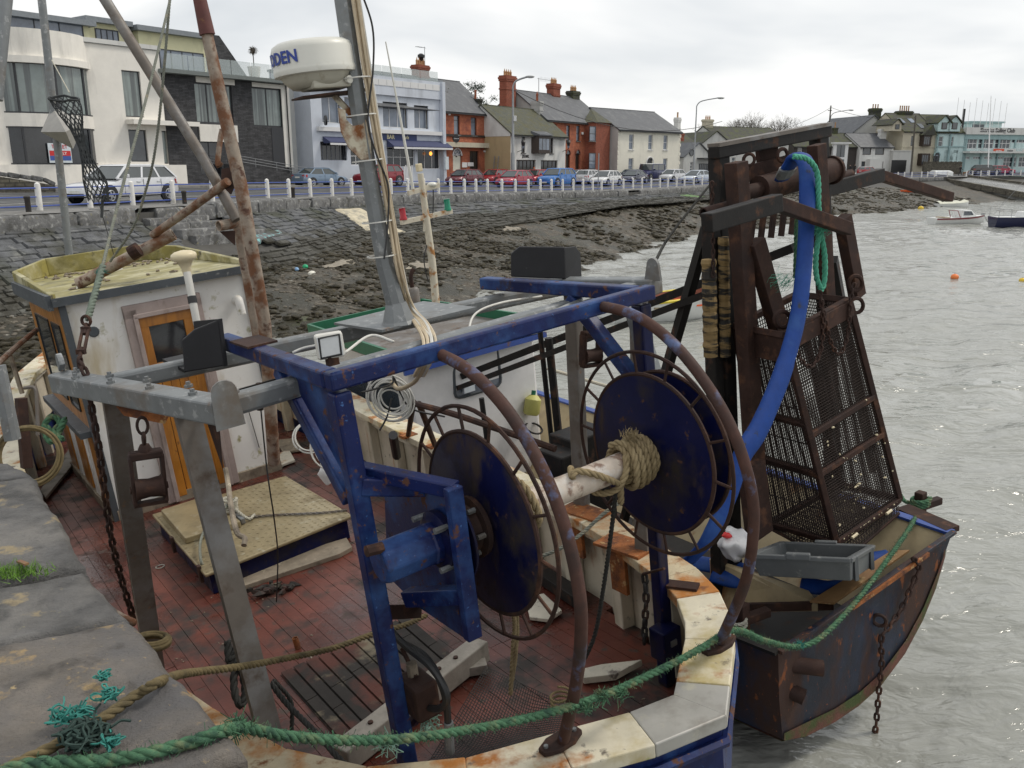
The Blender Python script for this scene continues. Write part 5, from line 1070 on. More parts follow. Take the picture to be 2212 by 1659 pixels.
 for sy in (1,-1):
  fx_ = l2 - (.1 if not box else .0); hb = MB()
  if box: hb.lathe([(.1,0),(.1,.04)], (l2, sy * hw * .68, zh - .28),(1,0,0),12)
  else: hb.hexa([Vector((l2 - .02, sy * hw * .42, zh - .30)), Vector((l2 - .02, sy * hw * .70, zh - .30)), Vector((l2 - .42, sy * hw * .985, zh - .24)), Vector((l2 - .35, sy * hw * .42, zh - .28)), Vector((l2 - .04, sy * hw * .46, zh - .17)), Vector((l2 - .05, sy * hw * .72, zh - .15)), Vector((l2 - .45, sy * hw * .965, zh - .10)), Vector((l2 - .35, sy * hw * .46, zh - .13))])
  mk('headlight', hb, M_HEAD, r, True)
  mk('tail_light', MB().hexa([Vector((-l2 + .01, sy * hw * .55, zt - .32)), Vector((-l2 + .02, sy * hw * .84, zt - .32)), Vector((-l2 + .28, sy * hw * .99, zt - .26)), Vector((-l2 + .2, sy * hw * .55, zt - .3)), Vector((-l2 + .03, sy * hw * .58, zt - .12)), Vector((-l2 + .06, sy * hw * .84, zt - .10)), Vector((-l2 + .30, sy * hw * .975, zt - .08)), Vector((-l2 + .2, sy * hw * .58, zt - .1))]), M_TAIL, r, True)
  mk('door_mirror', MB().box((xw0 - .35, sy * (hw + .08), zb + .08),(.12,.2,.14)), paint_, r, True, bevel=.03)
  for hx in ((xw0 + xr1) / 2 + .35,(xw0 + xr1) / 2 - .75)[:1 if kind in ('small', 'offroad') else 2]: mk('door_handle', MB().box((hx, sy * (hw * .995), zb - .14),(.2,.04,.035)), paint_, r, True)
 mk('grille', MB().hexa([Vector((l2 - .01,-hw * .36, zh - .36)), Vector((l2 - .01, hw * .36, zh - .36)), Vector((l2 - .2, hw * .36, zh - .36)), Vector((l2 - .2,-hw * .36, zh - .36)), Vector((l2 - .02,-hw * .4, zh - .2)), Vector((l2 - .02, hw * .4, zh - .2)), Vector((l2 - .2, hw * .4, zh - .2)), Vector((l2 - .2,-hw * .4, zh - .2))]), M_TRIM, r, True)
 mk('lower_grille', MB().box((l2 - .045,0,.34),(.1, W * .5,.12)), M_TRIM, r, True)
 for sx in (1,-1): mk('number_plate', MB().box((sx * (l2 - (.005 if sx > 0 else -.012)),0,.45 if sx > 0 else .72),(.03,.5,.11)), M_PLATE, r, True)
 for sy in (1,-1):
  for c in cuts[:-1]:
   q = B0[0].lerp(B0[1], c) if c else Vector((xw0 - .3,0,0)); mk('door_seam', MB().box((q.x, sy * hw * .993,(zb + .34) / 2),(.014,.012, zb - .42)), M_TRIM, r, True)
 return r
RB = 213
car('parked_car', 'silver estate car parked against the railing beside the stone steps', 262,34.2,200, 'estate', cpaint('silver', (.63,.64,.66),.2))
car('parked_car', 'steel blue saloon showing its tail before the ramp', 692,67,37, 'saloon', cpaint('steel', (.19,.26,.35),.4))
car('parked_car', 'red off-roader with black grille parked before the blue bar', 818,71, RB, 'suv', cpaint('redsuv', (.24,.012,.022)))
car('parked_car', 'maroon hatchback parked in front of the brick pub', 1004,78, RB, 'hatch', cpaint('maroon', (.13,.012,.022)))
car('parked_car', 'small red car half hidden behind the maroon hatchback', 1070,85, RB, 'small', cpaint('red', (.36,.018,.028)))
car('parked_car', 'bright red hatchback parked by the railing before the white pub', 1112,74.5, RB, 'hatch', cpaint('cherry', (.34,.02,.045)))
car('parked_car', 'red hatchback mostly hidden behind the bright blue car', 1160,86, RB, 'hatch', cpaint('red', (.36,.018,.028)))
car('parked_car', 'bright blue crossover parked beside the bright red hatchback', 1203,78, RB, 'suv', cpaint('blue', (.02,.15,.46)), scale=.96)
car('parked_car', 'dark grey saloon between the blue crossover and a silver hatchback', 1252,90,35, 'saloon', cpaint('slate', (.08,.10,.13)))
car('parked_car', 'silver hatchback showing its red tail lamps before the brick terrace', 1275,89,35, 'hatch', cpaint('silver', (.63,.64,.66),.2))
car('parked_car', 'white hatchback parked by the railing below the brick bay', 1309,84, RB, 'hatch', cpaint('white', (.66,.67,.67),0))
car('parked_car', 'grey saloon behind the dark navy saloon', 1362,101, RB, 'saloon', cpaint('slate2', (.15,.17,.17)))
car('parked_car', 'dark navy saloon parked by the railing below the cream house', 1368,92, RB, 'saloon', cpaint('navy', (.035,.035,.07)))
car('parked_car', 'boxy dark blue off-roader with a white roof', 1402,104,218, 'offroad', cpaint('dblue', (.03,.035,.12),.1), cpaint('white', (.66,.67,.67),0), scale=1.05)
car('parked_car', 'small silver hatchback beside the boxy dark blue off-roader', 1452,103,222, 'small', cpaint('silver', (.63,.64,.66),.2))
car('parked_car', 'pale silver saloon by the railing next to the rusty dredge frame', 1505,97,226, 'saloon', cpaint('psilver', (.55,.60,.66),.3))
car('parked_car', 'small red car with white roof before the white cottage', 1872,150,60, 'small', cpaint('red', (.36,.018,.028)), cpaint('white', (.66,.67,.67),0))
car('moving_car', 'dark grey crossover in front of the sailing club', 2127,150,100, 'suv', cpaint('dgrey', (.09,.085,.08)), group='cars passing the sailing club')
car('moving_car', 'red crossover following behind the dark grey one', 2161,153,100, 'suv', cpaint('cherry', (.34,.02,.045)), scale=.9, group='cars passing the sailing club')
car('moving_car', 'white car half hidden behind the dark grey crossover', 2146,157,280, 'hatch', cpaint('white', (.66,.67,.67),0), group='cars passing the sailing club')
# ------------------------------------------------------------------ lamp standards, poles, wires
def groundp(x, d):
 p = ond(x, 390, d); s = nearest_s(p); t = (p - rp(s)).dot(rn(s)); p.z = gz(s, t) if t < 15.6 else gz(s, t) + .12; return p
def pxz(p, y):
 q = Vector((p.x, p.y, 0)) - EYE; k = (CY - y) / F; return (k * q.dot(FWD) - q.dot(UPV)) / (UPV.z - k * FWD.z)
def lamp(label, x, d, ytop, arm_px, r0=.13, box=False):
 p = groundp(x, d); H = pxz(p, ytop) - p.z; t = thing('street_lamp', label, 'street lamp', p)
 mk('pole', MB().tube([p + V(0,0, h) for h in (-.1, H * .3, H * .31, H * .86)], [r0, r0 * .95, r0 * .7, r0 * .45], 10), M_GALVP, t, smooth=True)
 a = arm_px / F * d; c = p + V(0,0, H * .86)
 arm = [c, c + V(.02,0, H * .05), c + V(a * .12,0, H * .095), c + V(a * .35,0, H * .118), c + V(a * .75,0, H * .14)]
 mk('arm', MB().tube(spline(arm, 5), r0 * .42,8), M_GALVP, t, smooth=True)
 e = arm[-1]; hd = mk('lamp_head', MB().sphere(e + V(a * .14,0,.02),.3,14,8,(1.5 if d < 100 else 1.8,.55,.36)), mat('lamp_grey', (.36,.37,.37),.5), t, smooth=True); mk('lens', MB().sphere(e + V(a * .16,0,-.04),.24,12,6,(1.5,.5,.36)), M_HEAD, hd, smooth=True)
 if box: mk('control_box', MB().box(p + V(.2,-.12, H * .62),(.28,.2,.5)), M_FRW, t, bevel=.03)
 return p, H
lamp('tall grey street lamp at the tan gable of the white pub', 1108,84,166,40,.2, True)
lamp('curved street lamp standing past the cream house', 1497,108,212,55,.15)
lamp('far curved street lamp beside the leaning pole', 1783,150,238,46,.14)
def wire(label, pts, r=.02, sag=.4, name='overhead_wire'):
 a, b = pts; P = [a.lerp(b, k / 12) - V(0,0, sag * 4 * (k / 12) * (1 - k / 12)) for k in range(13)]
 mk(name, MB().tube(P, r, 5), M_BLK, None, base=P[0], label=label, cat='wire')
up = groundp(1781,149); upz = pxz(up, 228)
t_ = thing('utility_pole', 'tall dark wooden pole with wires near the dark clad house', 'pole', up); mk('pole', MB().cyl(up, V(up.x, up.y, upz),.16,8,.11), M_TARMK, t_); mk('cross_arm', MB().box(V(up.x - .1, up.y, upz - .8),(.7,.1,.1)), M_TARMK, t_)
p2_ = groundp(1966,152); q2 = Vector(p2_); e2 = ond(1978,250,152)
t_ = thing('leaning_pole', 'leaning dark wooden pole before the beige villa', 'pole', p2_); mk('pole', MB().cyl(p2_, e2,.2,8,.13), M_TARMK, t_)
wire('thin wire from the dark wooden pole to the beige villa', (V(up.x, up.y, upz - .3), ond(1978,254,152)),.03,.9)
wire('thin wire running from the dark wooden pole over the bare trees', (V(up.x, up.y, upz - .3), ond(1700,275,120)),.03,.3)
wire('black cable sagging from the pub lamp past the brick terrace', (ond(1112,195,84), ond(1560,262,108)),.035,2.3)
fm_ = groundp(2132,149); ft = ond(2141,207,149); t_ = thing('flagstaff', 'tall white mast before the sailing club', 'mast', fm_); mk('pole', MB().cyl(fm_, ft, .13,8,.05), M_FRW, t_); mk('yard', MB().beam(fm_.lerp(ft, .56) - V(1.6,0,0), fm_.lerp(ft, .56) + V(1.6,0,0),.08,.08), M_FRW, t_)
for x, y0, y1, lab in ((1335 - 36,331,412, 'thin grey signpost at the railing beside the white hatchback'),):
 p = rq(s_of2(x),-.3); mk('sign_post', MB().cyl(p, V(p.x, p.y, pxz(p, y0)),.045,8), M_GALVP, None, base=p, label=lab, cat='post')
p = rq(s_of2(805),-.4); zt_ = pxz(p, 272); t_ = thing('road_sign', 'back of a grey road sign on a post beside the radar mast', 'road sign', p); mk('post', MB().cyl(p, V(p.x, p.y, zt_),.05,8), M_GALVP, t_); mk('sign_plate', MB().box(V(p.x - .35, p.y + .05, zt_ - .6),(.75,.03,.9)), M_GALVP, t_)
# ------------------------------------------------------------------ trees
M_BARK = mat('bark', (.075,.062,.05),.9, var=.2); M_TWIG = mat('winter_twig', (.105,.09,.07),.9, var=.2); M_PINE = mat('pine_needle', (.022,.045,.024),.8, var=.4, vscale=1.5)
def bare_tree(label, x, d, ytop, w_px):
 p = groundp(x, min(d, 150)); p = ond(x, 372, d); p.z = 0; H = pxz(p, ytop) * 1.12; R_ = w_px / F * d / 2; t = thing('bare_tree', label, 'tree', p, 'bare winter trees behind the houses'); tr = MB(); tw = MB()
 def grow(a, dr, L, r, lev):
  b = a + dr * L; (tr if lev < 2 else tw).tube([a, (a + b) / 2 + Vector((random.uniform(-.1,.1), random.uniform(-.1,.1),.02)) * L, b], [r, r * .8, r * .6], 5 if lev < 2 else 3, caps=False)
  if lev >= 6: return
  for k in range(3 if lev < 3 else 2 + (random.random() < .6)):
   nd = (dr + Vector((random.uniform(-1,1), random.uniform(-1,1), random.uniform(-.25,.55))) * .75); nd.x *= 1.0 + .25 * (R_ / H > .5); grow(b, nd.normalized(), L * random.uniform(.62,.82), r * .58, lev + 1)
 for k in range(3): grow(p, Vector((random.uniform(-.5,.5), random.uniform(-.3,.3),1)).normalized(), H * .27,.28,0)
 mk('trunk', tr, M_BARK, t); mk('crown', tw, M_TWIG, t)
bare_tree('wide bare winter tree behind the long roofed house', 1608,165,242,110); bare_tree('bare winter tree with drooping twigs nearest the dredge frame', 1680,168,252,90); bare_tree('low bare tree behind the pale chimney', 1522,160,262,70)
p = ond(1018,300,118); p.z = .2; Hp = pxz(p, 186); t = thing('pine_tree', 'dark green pine rising behind the brick pub chimneys', 'tree', p); mk('trunk', MB().tube([p, p + V(.3,0, Hp * .6), p + V(.1,0, Hp * .92)], [.35,.25,.08], 8), M_BARK, t, smooth=True)
m = MB()
for k in range(34):
 a = random.uniform(0,2 * pi); hz = random.uniform(.62,1.0); rr = (1.05 - abs(hz - .78) * 2.0) * 3.4 * random.uniform(.3,1); c = p + V(cos(a) * rr, sin(a) * rr, Hp * hz + .15 * rr)
 for j in range(70):
  dv = Vector((random.gauss(0,1), random.gauss(0,1), random.gauss(.35,.6))); dv.normalize(); q = c + dv * random.uniform(.1,.75); e = Vector((random.gauss(0,1), random.gauss(0,1), random.gauss(.6,.6))).normalized() * .3; s_ = dv.cross(e).normalized() * .045
  m.quad(q - s_, q + s_, q + e)
mk('crown', m, M_PINE, t)
# planting on the bar terrace
M_SHRUB = mat('shrub_leaf', (.06,.075,.03),.8, var=.4)
for x, y, d, sl_ in ((945,202,81, 'rounded green shrub at the corner of the bar roof terrace'),(928,204,80.2, 'spiky green plant beside the rounded shrub on the bar terrace')):
 c = ond(x, y, d); m = MB()
 for j in range(220):
  dv = Vector((random.gauss(0,.32), random.gauss(0,.25), abs(random.gauss(0,.35)))); e = Vector((random.gauss(0,1), random.gauss(0,1), random.gauss(0.4,1))).normalized() * .14; s_ = e.cross(Vector((.3,.5,.2))).normalized() * .05; m.quad(c + dv - s_, c + dv + s_, c + dv + e)
 mk('terrace_shrub', m, M_SHRUB, None, base=c, label=sl_, cat='shrub', group='terrace planting')
# ------------------------------------------------------------------ people on the sea front
def person(label, x, d, az, top, legs, hair=(.03,.022,.016), stride=.25, hi=1.72, arm=0.):
 p = groundp(x, d); a = radians(az); f = Vector((sin(a), cos(a),0)); l = Vector((-f.y, f.x, 0)); K = hi / 1.72
 J = {'pel': (0,0,.92,.15), 'wai': (0,0,1.08,.135), 'che': (.02,0,1.30,.165), 'nec': (.02,0,1.47,.06), 'hea': (.05,0,1.58,.095), 'top': (.04,0,1.68,.075)}
 E_ = [('pel', 'wai'),('wai', 'che'),('che', 'nec'),('nec', 'hea'),('hea', 'top')]
 for sd, sg_ in (('l', 1),('r', -1)):
  s_ = stride * sg_
  J[sd + 'hip'] = (0,.1 * sg_, .88,.095); J[sd + 'kne'] = (s_ * .55 + .03,.1 * sg_, .48,.062); J[sd + 'ank'] = (s_, .1 * sg_, .08,.042); J[sd + 'toe'] = (s_ + .17,.11 * sg_, .035,.035)
  J[sd + 'sho'] = (.0,.19 * sg_, 1.40,.065); J[sd + 'elb'] = (-.03 - s_ * .3,.24 * sg_, 1.13,.045); J[sd + 'wri'] = (.1 - s_ * .5 + arm, .24 * sg_, .92,.032); J[sd + 'han'] = (.13 - s_ * .5 + arm, .24 * sg_, .84,.035)
  E_ += [('pel', sd + 'hip'),(sd + 'hip', sd + 'kne'),(sd + 'kne', sd + 'ank'),(sd + 'ank', sd + 'toe'),('che', sd + 'sho'),(sd + 'sho', sd + 'elb'),(sd + 'elb', sd + 'wri'),(sd + 'wri', sd + 'han')]
 ks = list(J); me = bpy.data.meshes.new('person'); me.from_pydata([tuple(f * J[k][0] * K + l * J[k][1] * K + Vector((0,0, J[k][2] * K))) for k in ks], [(ks.index(u), ks.index(v)) for u, v in E_], [])
 o = lnk(bpy.data.objects.new('tmp', me)); md = o.modifiers.new('s', 'SKIN')
 for i, k in enumerate(ks): me.skin_vertices[0].data[i].radius = (J[k][3] * K, J[k][3] * K); me.skin_vertices[0].data[i].use_root = k == 'pel'
 ss = o.modifiers.new('u', 'SUBSURF'); ss.levels = 1; ss.render_levels = 1; dg = bpy.context.evaluated_depsgraph_get(); dg.update(); m2 = bpy.data.meshes.new_from_object(o.evaluated_get(dg)); bpy.data.objects.remove(o)
 m2.materials.clear()
 for c, nm in ((top, 'coat'),(legs, 'trousers'),((.45,.28,.20), 'skin'),(hair, 'hair')): m2.materials.append(mat('%s_%.3f_%.3f_%.3f' % ((nm,) + tuple(c)), c, .8, var=.1))
 for pl in m2.polygons:
  z = pl.center.z / K; yy = abs(pl.center.dot(l)) / K; pl.material_index = 1 if z < .93 and yy < .2 else (2 if (z > 1.47 or (z < .9 and yy >= .2)) else 0)
  if z > 1.6 or (z > 1.52 and pl.center.dot(f) < .02): pl.material_index = 3
  pl.use_smooth = True
 o = mk('person', m2, None, None, label=label, cat='person'); o.location = p; return o
person('person in a dark jacket standing at the glazed bay of the dark house', 1806,151.5,20,(.015,.016,.02),(.02,.022,.03), stride=.06)
person('person in dark clothes walking past the dark clad wall', 1834,151,250,(.02,.02,.022),(.02,.02,.025), stride=.3)
person('person in a dark coat beside another before the dark house', 1844,151.5,255,(.03,.028,.026),(.025,.025,.03), stride=.28, hi=1.78)
person('person in dark clothes walking a brown dog on the slipway', 2072,147.5,100,(.03,.02,.02),(.02,.02,.028), stride=.3, hi=1.75, arm=.1)
person('person in an orange hat behind the bright blue crossover', 1154,88,200,(.35,.08,.03),(.03,.03,.04), hair=(.6,.12,.03), stride=.05)
# dog
p = groundp(2084,147.3); f = Vector((1,.1,0)).normalized(); l = Vector((-f.y, f.x, 0)); J = {'hip': (-.35,0,.50,.11), 'mid': (0,0,.50,.12), 'che': (.3,0,.50,.15), 'nec': (.45,0,.63,.09), 'hea': (.55,0,.76,.085), 'nos': (.72,0,.71,.04), 'ta1': (-.48,0,.55,.03), 'ta2': (-.68,0,.68,.018), 'ear': (.52,.07,.84,.025), 'eal': (.52,-.07,.84,.025)}; E_ = [('hip', 'mid'),('mid', 'che'),('che', 'nec'),('nec', 'hea'),('hea', 'nos'),('hip', 'ta1'),('ta1', 'ta2'),('hea', 'ear'),('hea', 'eal')]
for i, (root_, bx) in enumerate((('hip', -.36),('che', .3))):
 for sg_ in (1,-1):
  k = '%s%d' % (root_, sg_); dx_ = .08 * sg_
  J[k + 'a'] = (bx + (.05 if i == 0 else -.02),.09 * sg_, .40,.07); J[k + 'b'] = (bx + (-.08 if i == 0 else .0) + dx_, .1 * sg_, .22,.035); J[k + 'c'] = (bx + dx_ * 1.6,.1 * sg_, .04,.03); J[k + 'd'] = (bx + dx_ * 1.6 + .06,.1 * sg_, .025,.026); E_ += [(root_, k + 'a'),(k + 'a', k + 'b'),(k + 'b', k + 'c'),(k + 'c', k + 'd')]
ks = list(J); me = bpy.data.meshes.new('dog'); me.from_pydata([tuple(f * J[k][0] + l * J[k][1] + Vector((0,0, J[k][2]))) for k in ks], [(ks.index(u), ks.index(v)) for u, v in E_], []); o = lnk(bpy.data.objects.new('tmp', me)); o.modifiers.new('s', 'SKIN')
for i, k in enumerate(ks): me.skin_vertices[0].data[i].radius = (J[k][3],) * 2; me.skin_vertices[0].data[i].use_root = k == 'mid'
o.modifiers.new('u', 'SUBSURF').levels = 1; dg = bpy.context.evaluated_depsgraph_get(); dg.update(); m2 = bpy.data.meshes.new_from_object(o.evaluated_get(dg)); bpy.data.objects.remove(o); m2.materials.clear(); o = mk('dog', m2, mat('dog_coat', (.20,.09,.035),.85), None, label='brown dog on a lead at the top of the slipway', cat='dog'); o.location = p
# ------------------------------------------------------------------ slipway
M_WET = mat('wet_concrete', (.20,.20,.19),.22, var=.25, vscale=.6, spots=[((.10,.10,.095),.5,.56,.1,.35)], bump=(8,.15,.03))
sl = [onz(2031,386,-.45), onz(2098,380,-.3), onz(2330,434,-2.3), onz(2150,423,-2.6)]
A_, B_, C_, D_ = [ond(2032,387,139), ond(2092,381.5,139.5), ond(2330,414,118), ond(2235,424,113)]
m = MB(); m.hexa([q - V(0,0,3.0) for q in (A_, B_, C_, D_)] + [A_, B_, C_, D_]); mk('slipway', m, M_WET, kind='structure')
for a, b, w_ in ((A_, D_, .45),(B_, C_, .45)):
 for k in range(8):
  q0, q1 = a.lerp(b, k / 8 + .002), a.lerp(b, (k + 1) / 8 - .002); mk('slipway_kerb', MB().beam(q0 + V(0,0,-.1), q1 + V(0,0,-.1), w_, .75), M_RUBBLE, None, base=q0, label='dark stone kerb edging the wet concrete slipway', cat='kerb', group='slipway kerb stones')
# ------------------------------------------------------------------ small craft
M_GRP = mat('white_fibreglass', (.70,.71,.70),.3, var=.05, spots=[((.45,.44,.38),2,.66,.08)]); M_MAROON = mat('maroon_stripe', (.18,.02,.025),.4); M_NAVYH = mat('navy_hull', (.012,.016,.06),.25, coat=.4); M_BUOY = mat('orange_buoy', (.75,.20,.05),.5, var=.1); M_YBUOY = mat('yellow_buoy', (.65,.45,.03),.5); M_KAYAK = mat('orange_plastic', (.80,.13,.03),.45)
M_INS = mat('boat_interior', (.33,.27,.18),.7, var=.2)
def hullmb(Mx, L, B, Dp, sheer=.2, transom=.8, n=14, m=9, bot=-.25, inner=False, off=0.):
 rows = []
 for i in range(n + 1):
  t = i / n; x = -L / 2 + L * t; w = B / 2 * (transom + (1 - transom) * min(1, t * 2.2)) * (1 - max(0,(t - .5) / .5) ** 2.2 * .98) - off; w = max(w, .01); zt = Dp + sheer * (t ** 2) - (.0 if not inner else .0); zb = bot + (.35 * Dp + sheer) * max(0,(t - .7) / .3) ** 2
  if inner: zb = bot + .12
  row = []
  for j in range(m):
   a = -1 + 2 * j / (m - 1); yy = w * (abs(a) ** .55) * (1 if a > 0 else -1); zz = zb + (zt - zb) * abs(a) ** 1.8; row.append(Mx @ Vector((x, yy, zz)))
  rows.append(row)
 mb = MB().loft(rows, closed=False)
 mb.add(rows[0], [tuple(range(m))]); return mb, rows
def boat_frame(p, az): a = radians(az); f = Vector((sin(a), cos(a),0)); l = Vector((-f.y, f.x, 0)); return Matrix(((f.x, l.x, 0, p.x),(f.y, l.y, 0, p.y),(0,0,1, p.z),(0,0,0,1)))
def tubeL(Mx, pts, r, n=6): return MB().tube([Mx @ Vector(q) for q in pts], r, n)
# white launch with a cuddy
p = onz(2068,484, WATER); Mx = boat_frame(p, 80); t = thing('motor_boat', 'small white motor boat with a cuddy and maroon stripe', 'boat', p); L = 4.7
hm, rows = hullmb(Mx, L, 1.75,.52,.22); mk('hull', hm, M_GRP, t, smooth=True)
st = MB()
for sd in (0,-1):
 for a, b in zip(rows[:-1], rows[1:]):
  u = [(q[sd] - q[4]).normalized() * .012 for q in (a, b)]; z = V(0,0,.14); z2 = V(0,0,.03); st.quad(a[sd] - z + u[0], b[sd] - z + u[1], b[sd] - z2 + u[1], a[sd] - z2 + u[0])
mk('stripe', st, M_MAROON, t)
dk = MB()
for a, b in zip(rows[:-1], rows[1:]):
 if (a[0] - a[-1]).length: dk.quad(a[0] - V(0,0,.03), b[0] - V(0,0,.03), b[-1] - V(0,0,.03), a[-1] - V(0,0,.03))
mk('deck', dk, M_GRP, t)
B = lambda pts: [Mx @ Vector(q) for q in pts]
cb = MB().hexa(B([(-.15,-.62,.5),(1.35,-.5,.6),(1.35,.5,.6),(-.15,.62,.5),(-.05,-.52,1.15),(.85,-.42,1.12),(.85,.42,1.12),(-.05,.52,1.15)])); cbo = mk('cuddy', cb, M_GRP, t, bevel=.06)
for s_ in (-1,1): mk('cuddy_window', MB().add(B([(.02, s_ * .62,.72),(.95, s_ * .54,.74),(.75, s_ * .485,1.02),(.06, s_ * .562,1.04)]), [(0,1,2,3)]), M_GLASS, cbo)
mk('windscreen_frame', MB().tube(B([(-.25,-.6,.55),(-.5,-.55,1.08),(-.5,.55,1.08),(-.25,.6,.55)]),.03,6), M_MAROON, t); mk('thwart', MB().box(p, (.1,.1,.1)) if 0 else MB().hexa(B([(-1.5,-.7,.42),(-1.2,-.7,.42),(-1.2,.7,.42),(-1.5,.7,.42),(-1.5,-.7,.58),(-1.2,-.7,.58),(-1.2,.7,.58),(-1.5,.7,.58)])), M_INS, t)
mk('bow_roller', MB().box(Mx @ Vector((2.2,0,.78)),(.25,.12,.1)), M_GALVP, t)
wire('mooring line from the white motor boat down to the water', (Mx @ Vector((2.3,0,.7)), onz(2150,487, WATER)),.02,.25, 'mooring_line')
# covered dinghy
p = onz(2057,447, WATER); Mx = boat_frame(p, 82); t = thing('covered_dinghy', 'white dinghy under a pale cover at the water edge', 'boat', p); hm, rows = hullmb(Mx, 3.9,1.5,.4,.2); mk('hull', hm, M_GRP, t, smooth=True)
rr = [[a[0].lerp(a[-1], k / 6) + V(0,0,.02 + .28 * sin(pi * k / 6) * (.6 + .4 * sin(i * 1.7))) for k in range(7)] for i, a in enumerate(rows)]
for r_ in rr: r_[0] -= V(0,0,.1); r_[-1] -= V(0,0,.1)
mk('cover', MB().loft(rr, closed=False), mat('canvas_cover', (.62,.62,.52),.8, var=.1), t, smooth=True)
# navy yacht at the frame edge
p = onz(2262,490, WATER); Mx = boat_frame(p, 95); t = thing('navy_yacht', 'dark navy yacht hull with white deck at the picture edge'.replace(' at the picture edge', ' and stern rails'), 'boat', p); hm, rows = hullmb(Mx, 8.2,2.5,.75,.3,.7); mk('hull', hm, M_NAVYH, t, smooth=True)
dk = MB()
for a, b in zip(rows[:-1], rows[1:]): dk.quad(a[0] - V(0,0,.02), b[0] - V(0,0,.02), b[-1] - V(0,0,.02), a[-1] - V(0,0,.02))
mk('deck', dk, M_GRP, t)
mk('coachroof', MB().hexa([Mx @ Vector(q) for q in ((-2.2,-.75,.7),(1.6,-.6,.75),(1.6,.6,.75),(-2.2,.75,.7),(-2.1,-.65,1.15),(1.2,-.5,1.1),(1.2,.5,1.1),(-2.1,.65,1.15))]), M_GRP, t, bevel=.06)
for s_ in (-1,1): mk('stern_rail', tubeL(Mx, [(-4.0, s_ * .8,.7),(-4.0, s_ * .8,1.35),(-3.2, s_ * 1.0,1.35),(-3.2, s_ * 1.0,.7)], .02), M_GALVP, t)
mk('mast', tubeL(Mx, [(.6,0,.8),(.6,0,9.0)], .06,8), M_GALVP, t); mk('stay', tubeL(Mx, [(-4.0,0,1.0),(-2.2,0,3.4),(.6,0,8.8)], .012,4), M_GALVP, t)
# buoys, kayak, upturned dinghies
for x, y, m_, lab, r in ((2062,601, M_BUOY, 'faded orange mooring buoy floating alone', .16),(2208,608, M_YBUOY, 'yellow mooring buoy floating on the open water', .13),(1989,452, M_YBUOY, 'yellow and orange buoy beside the weedy rocks', .3)):
 p = onz(x, y, WATER) + V(0,0, r * .3); t = thing('mooring_buoy', lab, 'buoy', p); mk('float', MB().sphere(p, r, 16,10,(1,1,.85)), m_, t, smooth=True); mk('eye', MB().torus(p + V(0,0, r * .9),(0,1,0), r * .22, r * .06,12,5), M_GALVP, t)
p = onz(1970,418,-1.9); s_ = nearest_s(p); Mx = boat_frame(p + V(0,0,.25),95); hm, rows = hullmb(Mx, 3.0,.7,.2,.05,.3, bot=-.12); dk = MB()
for a, b in zip(rows[:-1], rows[1:]): dk.quad(a[0], b[0], b[-1], a[-1])
t = thing('kayak', 'bright orange kayak lying on the dark beach', 'kayak', p); mk('hull', hm, M_KAYAK, t, smooth=True); mk('deck', dk, M_KAYAK, t)
for x, d, az, lab in ((2016,141.5,30, 'white upturned dinghy leaning among the railing posts'),(2038,141.0,150, 'white upturned dinghy lying behind the leaning one')):
 p = groundp(x, d); Mx = boat_frame(p + V(0,0,.75), az) @ Matrix.Rotation(radians(200 if x < 2030 else 175),4, 'X'); hm, rows = hullmb(Mx, 3.2,1.5,.45,.15); t = thing('upturned_dinghy', lab, 'boat', p, 'upturned dinghies by the slipway'); mk('hull', hm, M_GRP, t, smooth=True)
 g = MB(); g.tube([r_[0] for r_ in rows], .04,6); g.tube([r_[-1] for r_ in rows], .04,6); mk('gunwale', g, M_GRP, t)
# open boat moored beyond the gantry
p = onz(1447,683, WATER); Mx = boat_frame(p, 68); t = thing('open_boat', 'white open boat with yellow rubbing strake moored behind the blue frame', 'boat', p); hm, rows = hullmb(Mx, 4.4,1.6,.55,.3); mk('hull', hm, M_GRP, t, smooth=True); hi_, r2 = hullmb(Mx, 4.2,1.6,.56,.3, inner=True, off=.07); mk('lining', hi_, mat('red_lining', (.22,.07,.04),.7, var=.25), t, smooth=True)
g = MB(); g.tube([r_[0] for r_ in rows], .05,6); g.tube([r_[-1] for r_ in rows], .05,6); mk('rubbing_strake', g, mat('yellow_strake', (.62,.50,.04),.5), t)
for xx in (-1.0,.5): mk('thwart', MB().hexa([Mx @ Vector(q) for q in ((xx, -.7,.38),(xx + .25,-.7,.38),(xx + .25,.7,.38),(xx, .7,.38),(xx, -.7,.43),(xx + .25,-.7,.43),(xx + .25,.7,.43),(xx, .7,.43))]), M_KAYAK if xx > 0 else M_INS, t)
# ================================================================== the drum trawler alongside the pier
M_BLUE = mat('blue_boat_paint', (.006,.013,.075),.42, spec=.3, var=.25, vscale=5, spots=[((.025,.07,.21),3.0,.565,.09,.5),((.10,.045,.03),9,.635,.025,.8),((.13,.07,.05),28,.665,.02,.85),((.04,.025,.022),3.5,.65,.05,.8),((.05,.12,.30),34,.68,.02,.5)], bump=(40,.25,.006))
M_BLUED = mat('blue_drum_paint', (.005,.007,.042),.36, spec=.22, var=.3, vscale=3, spots=[((.03,.024,.022),3.0,.58,.09,.7),((.075,.04,.03),14,.66,.03,.85),((.05,.035,.03),5,.62,.05,.8,(1,.3,.3))], bump=(30,.15,.005))
M_RUST = mat('brown_rust', (.044,.024,.019),.75, spec=.22, var=.35, vscale=6, spots=[((.105,.05,.03),7,.60,.07),((.035,.023,.021),3,.58,.08)], bump=((35,.35,.006),(120,.25,.002)))
M_RUSTB = mat('rust_over_blue', (.075,.038,.030),.65, spec=.22, var=.3, vscale=6, spots=[((.10,.13,.24),5.5,.60,.05,.5),((.045,.03,.027),3,.57,.08)], bump=((35,.35,.006),))
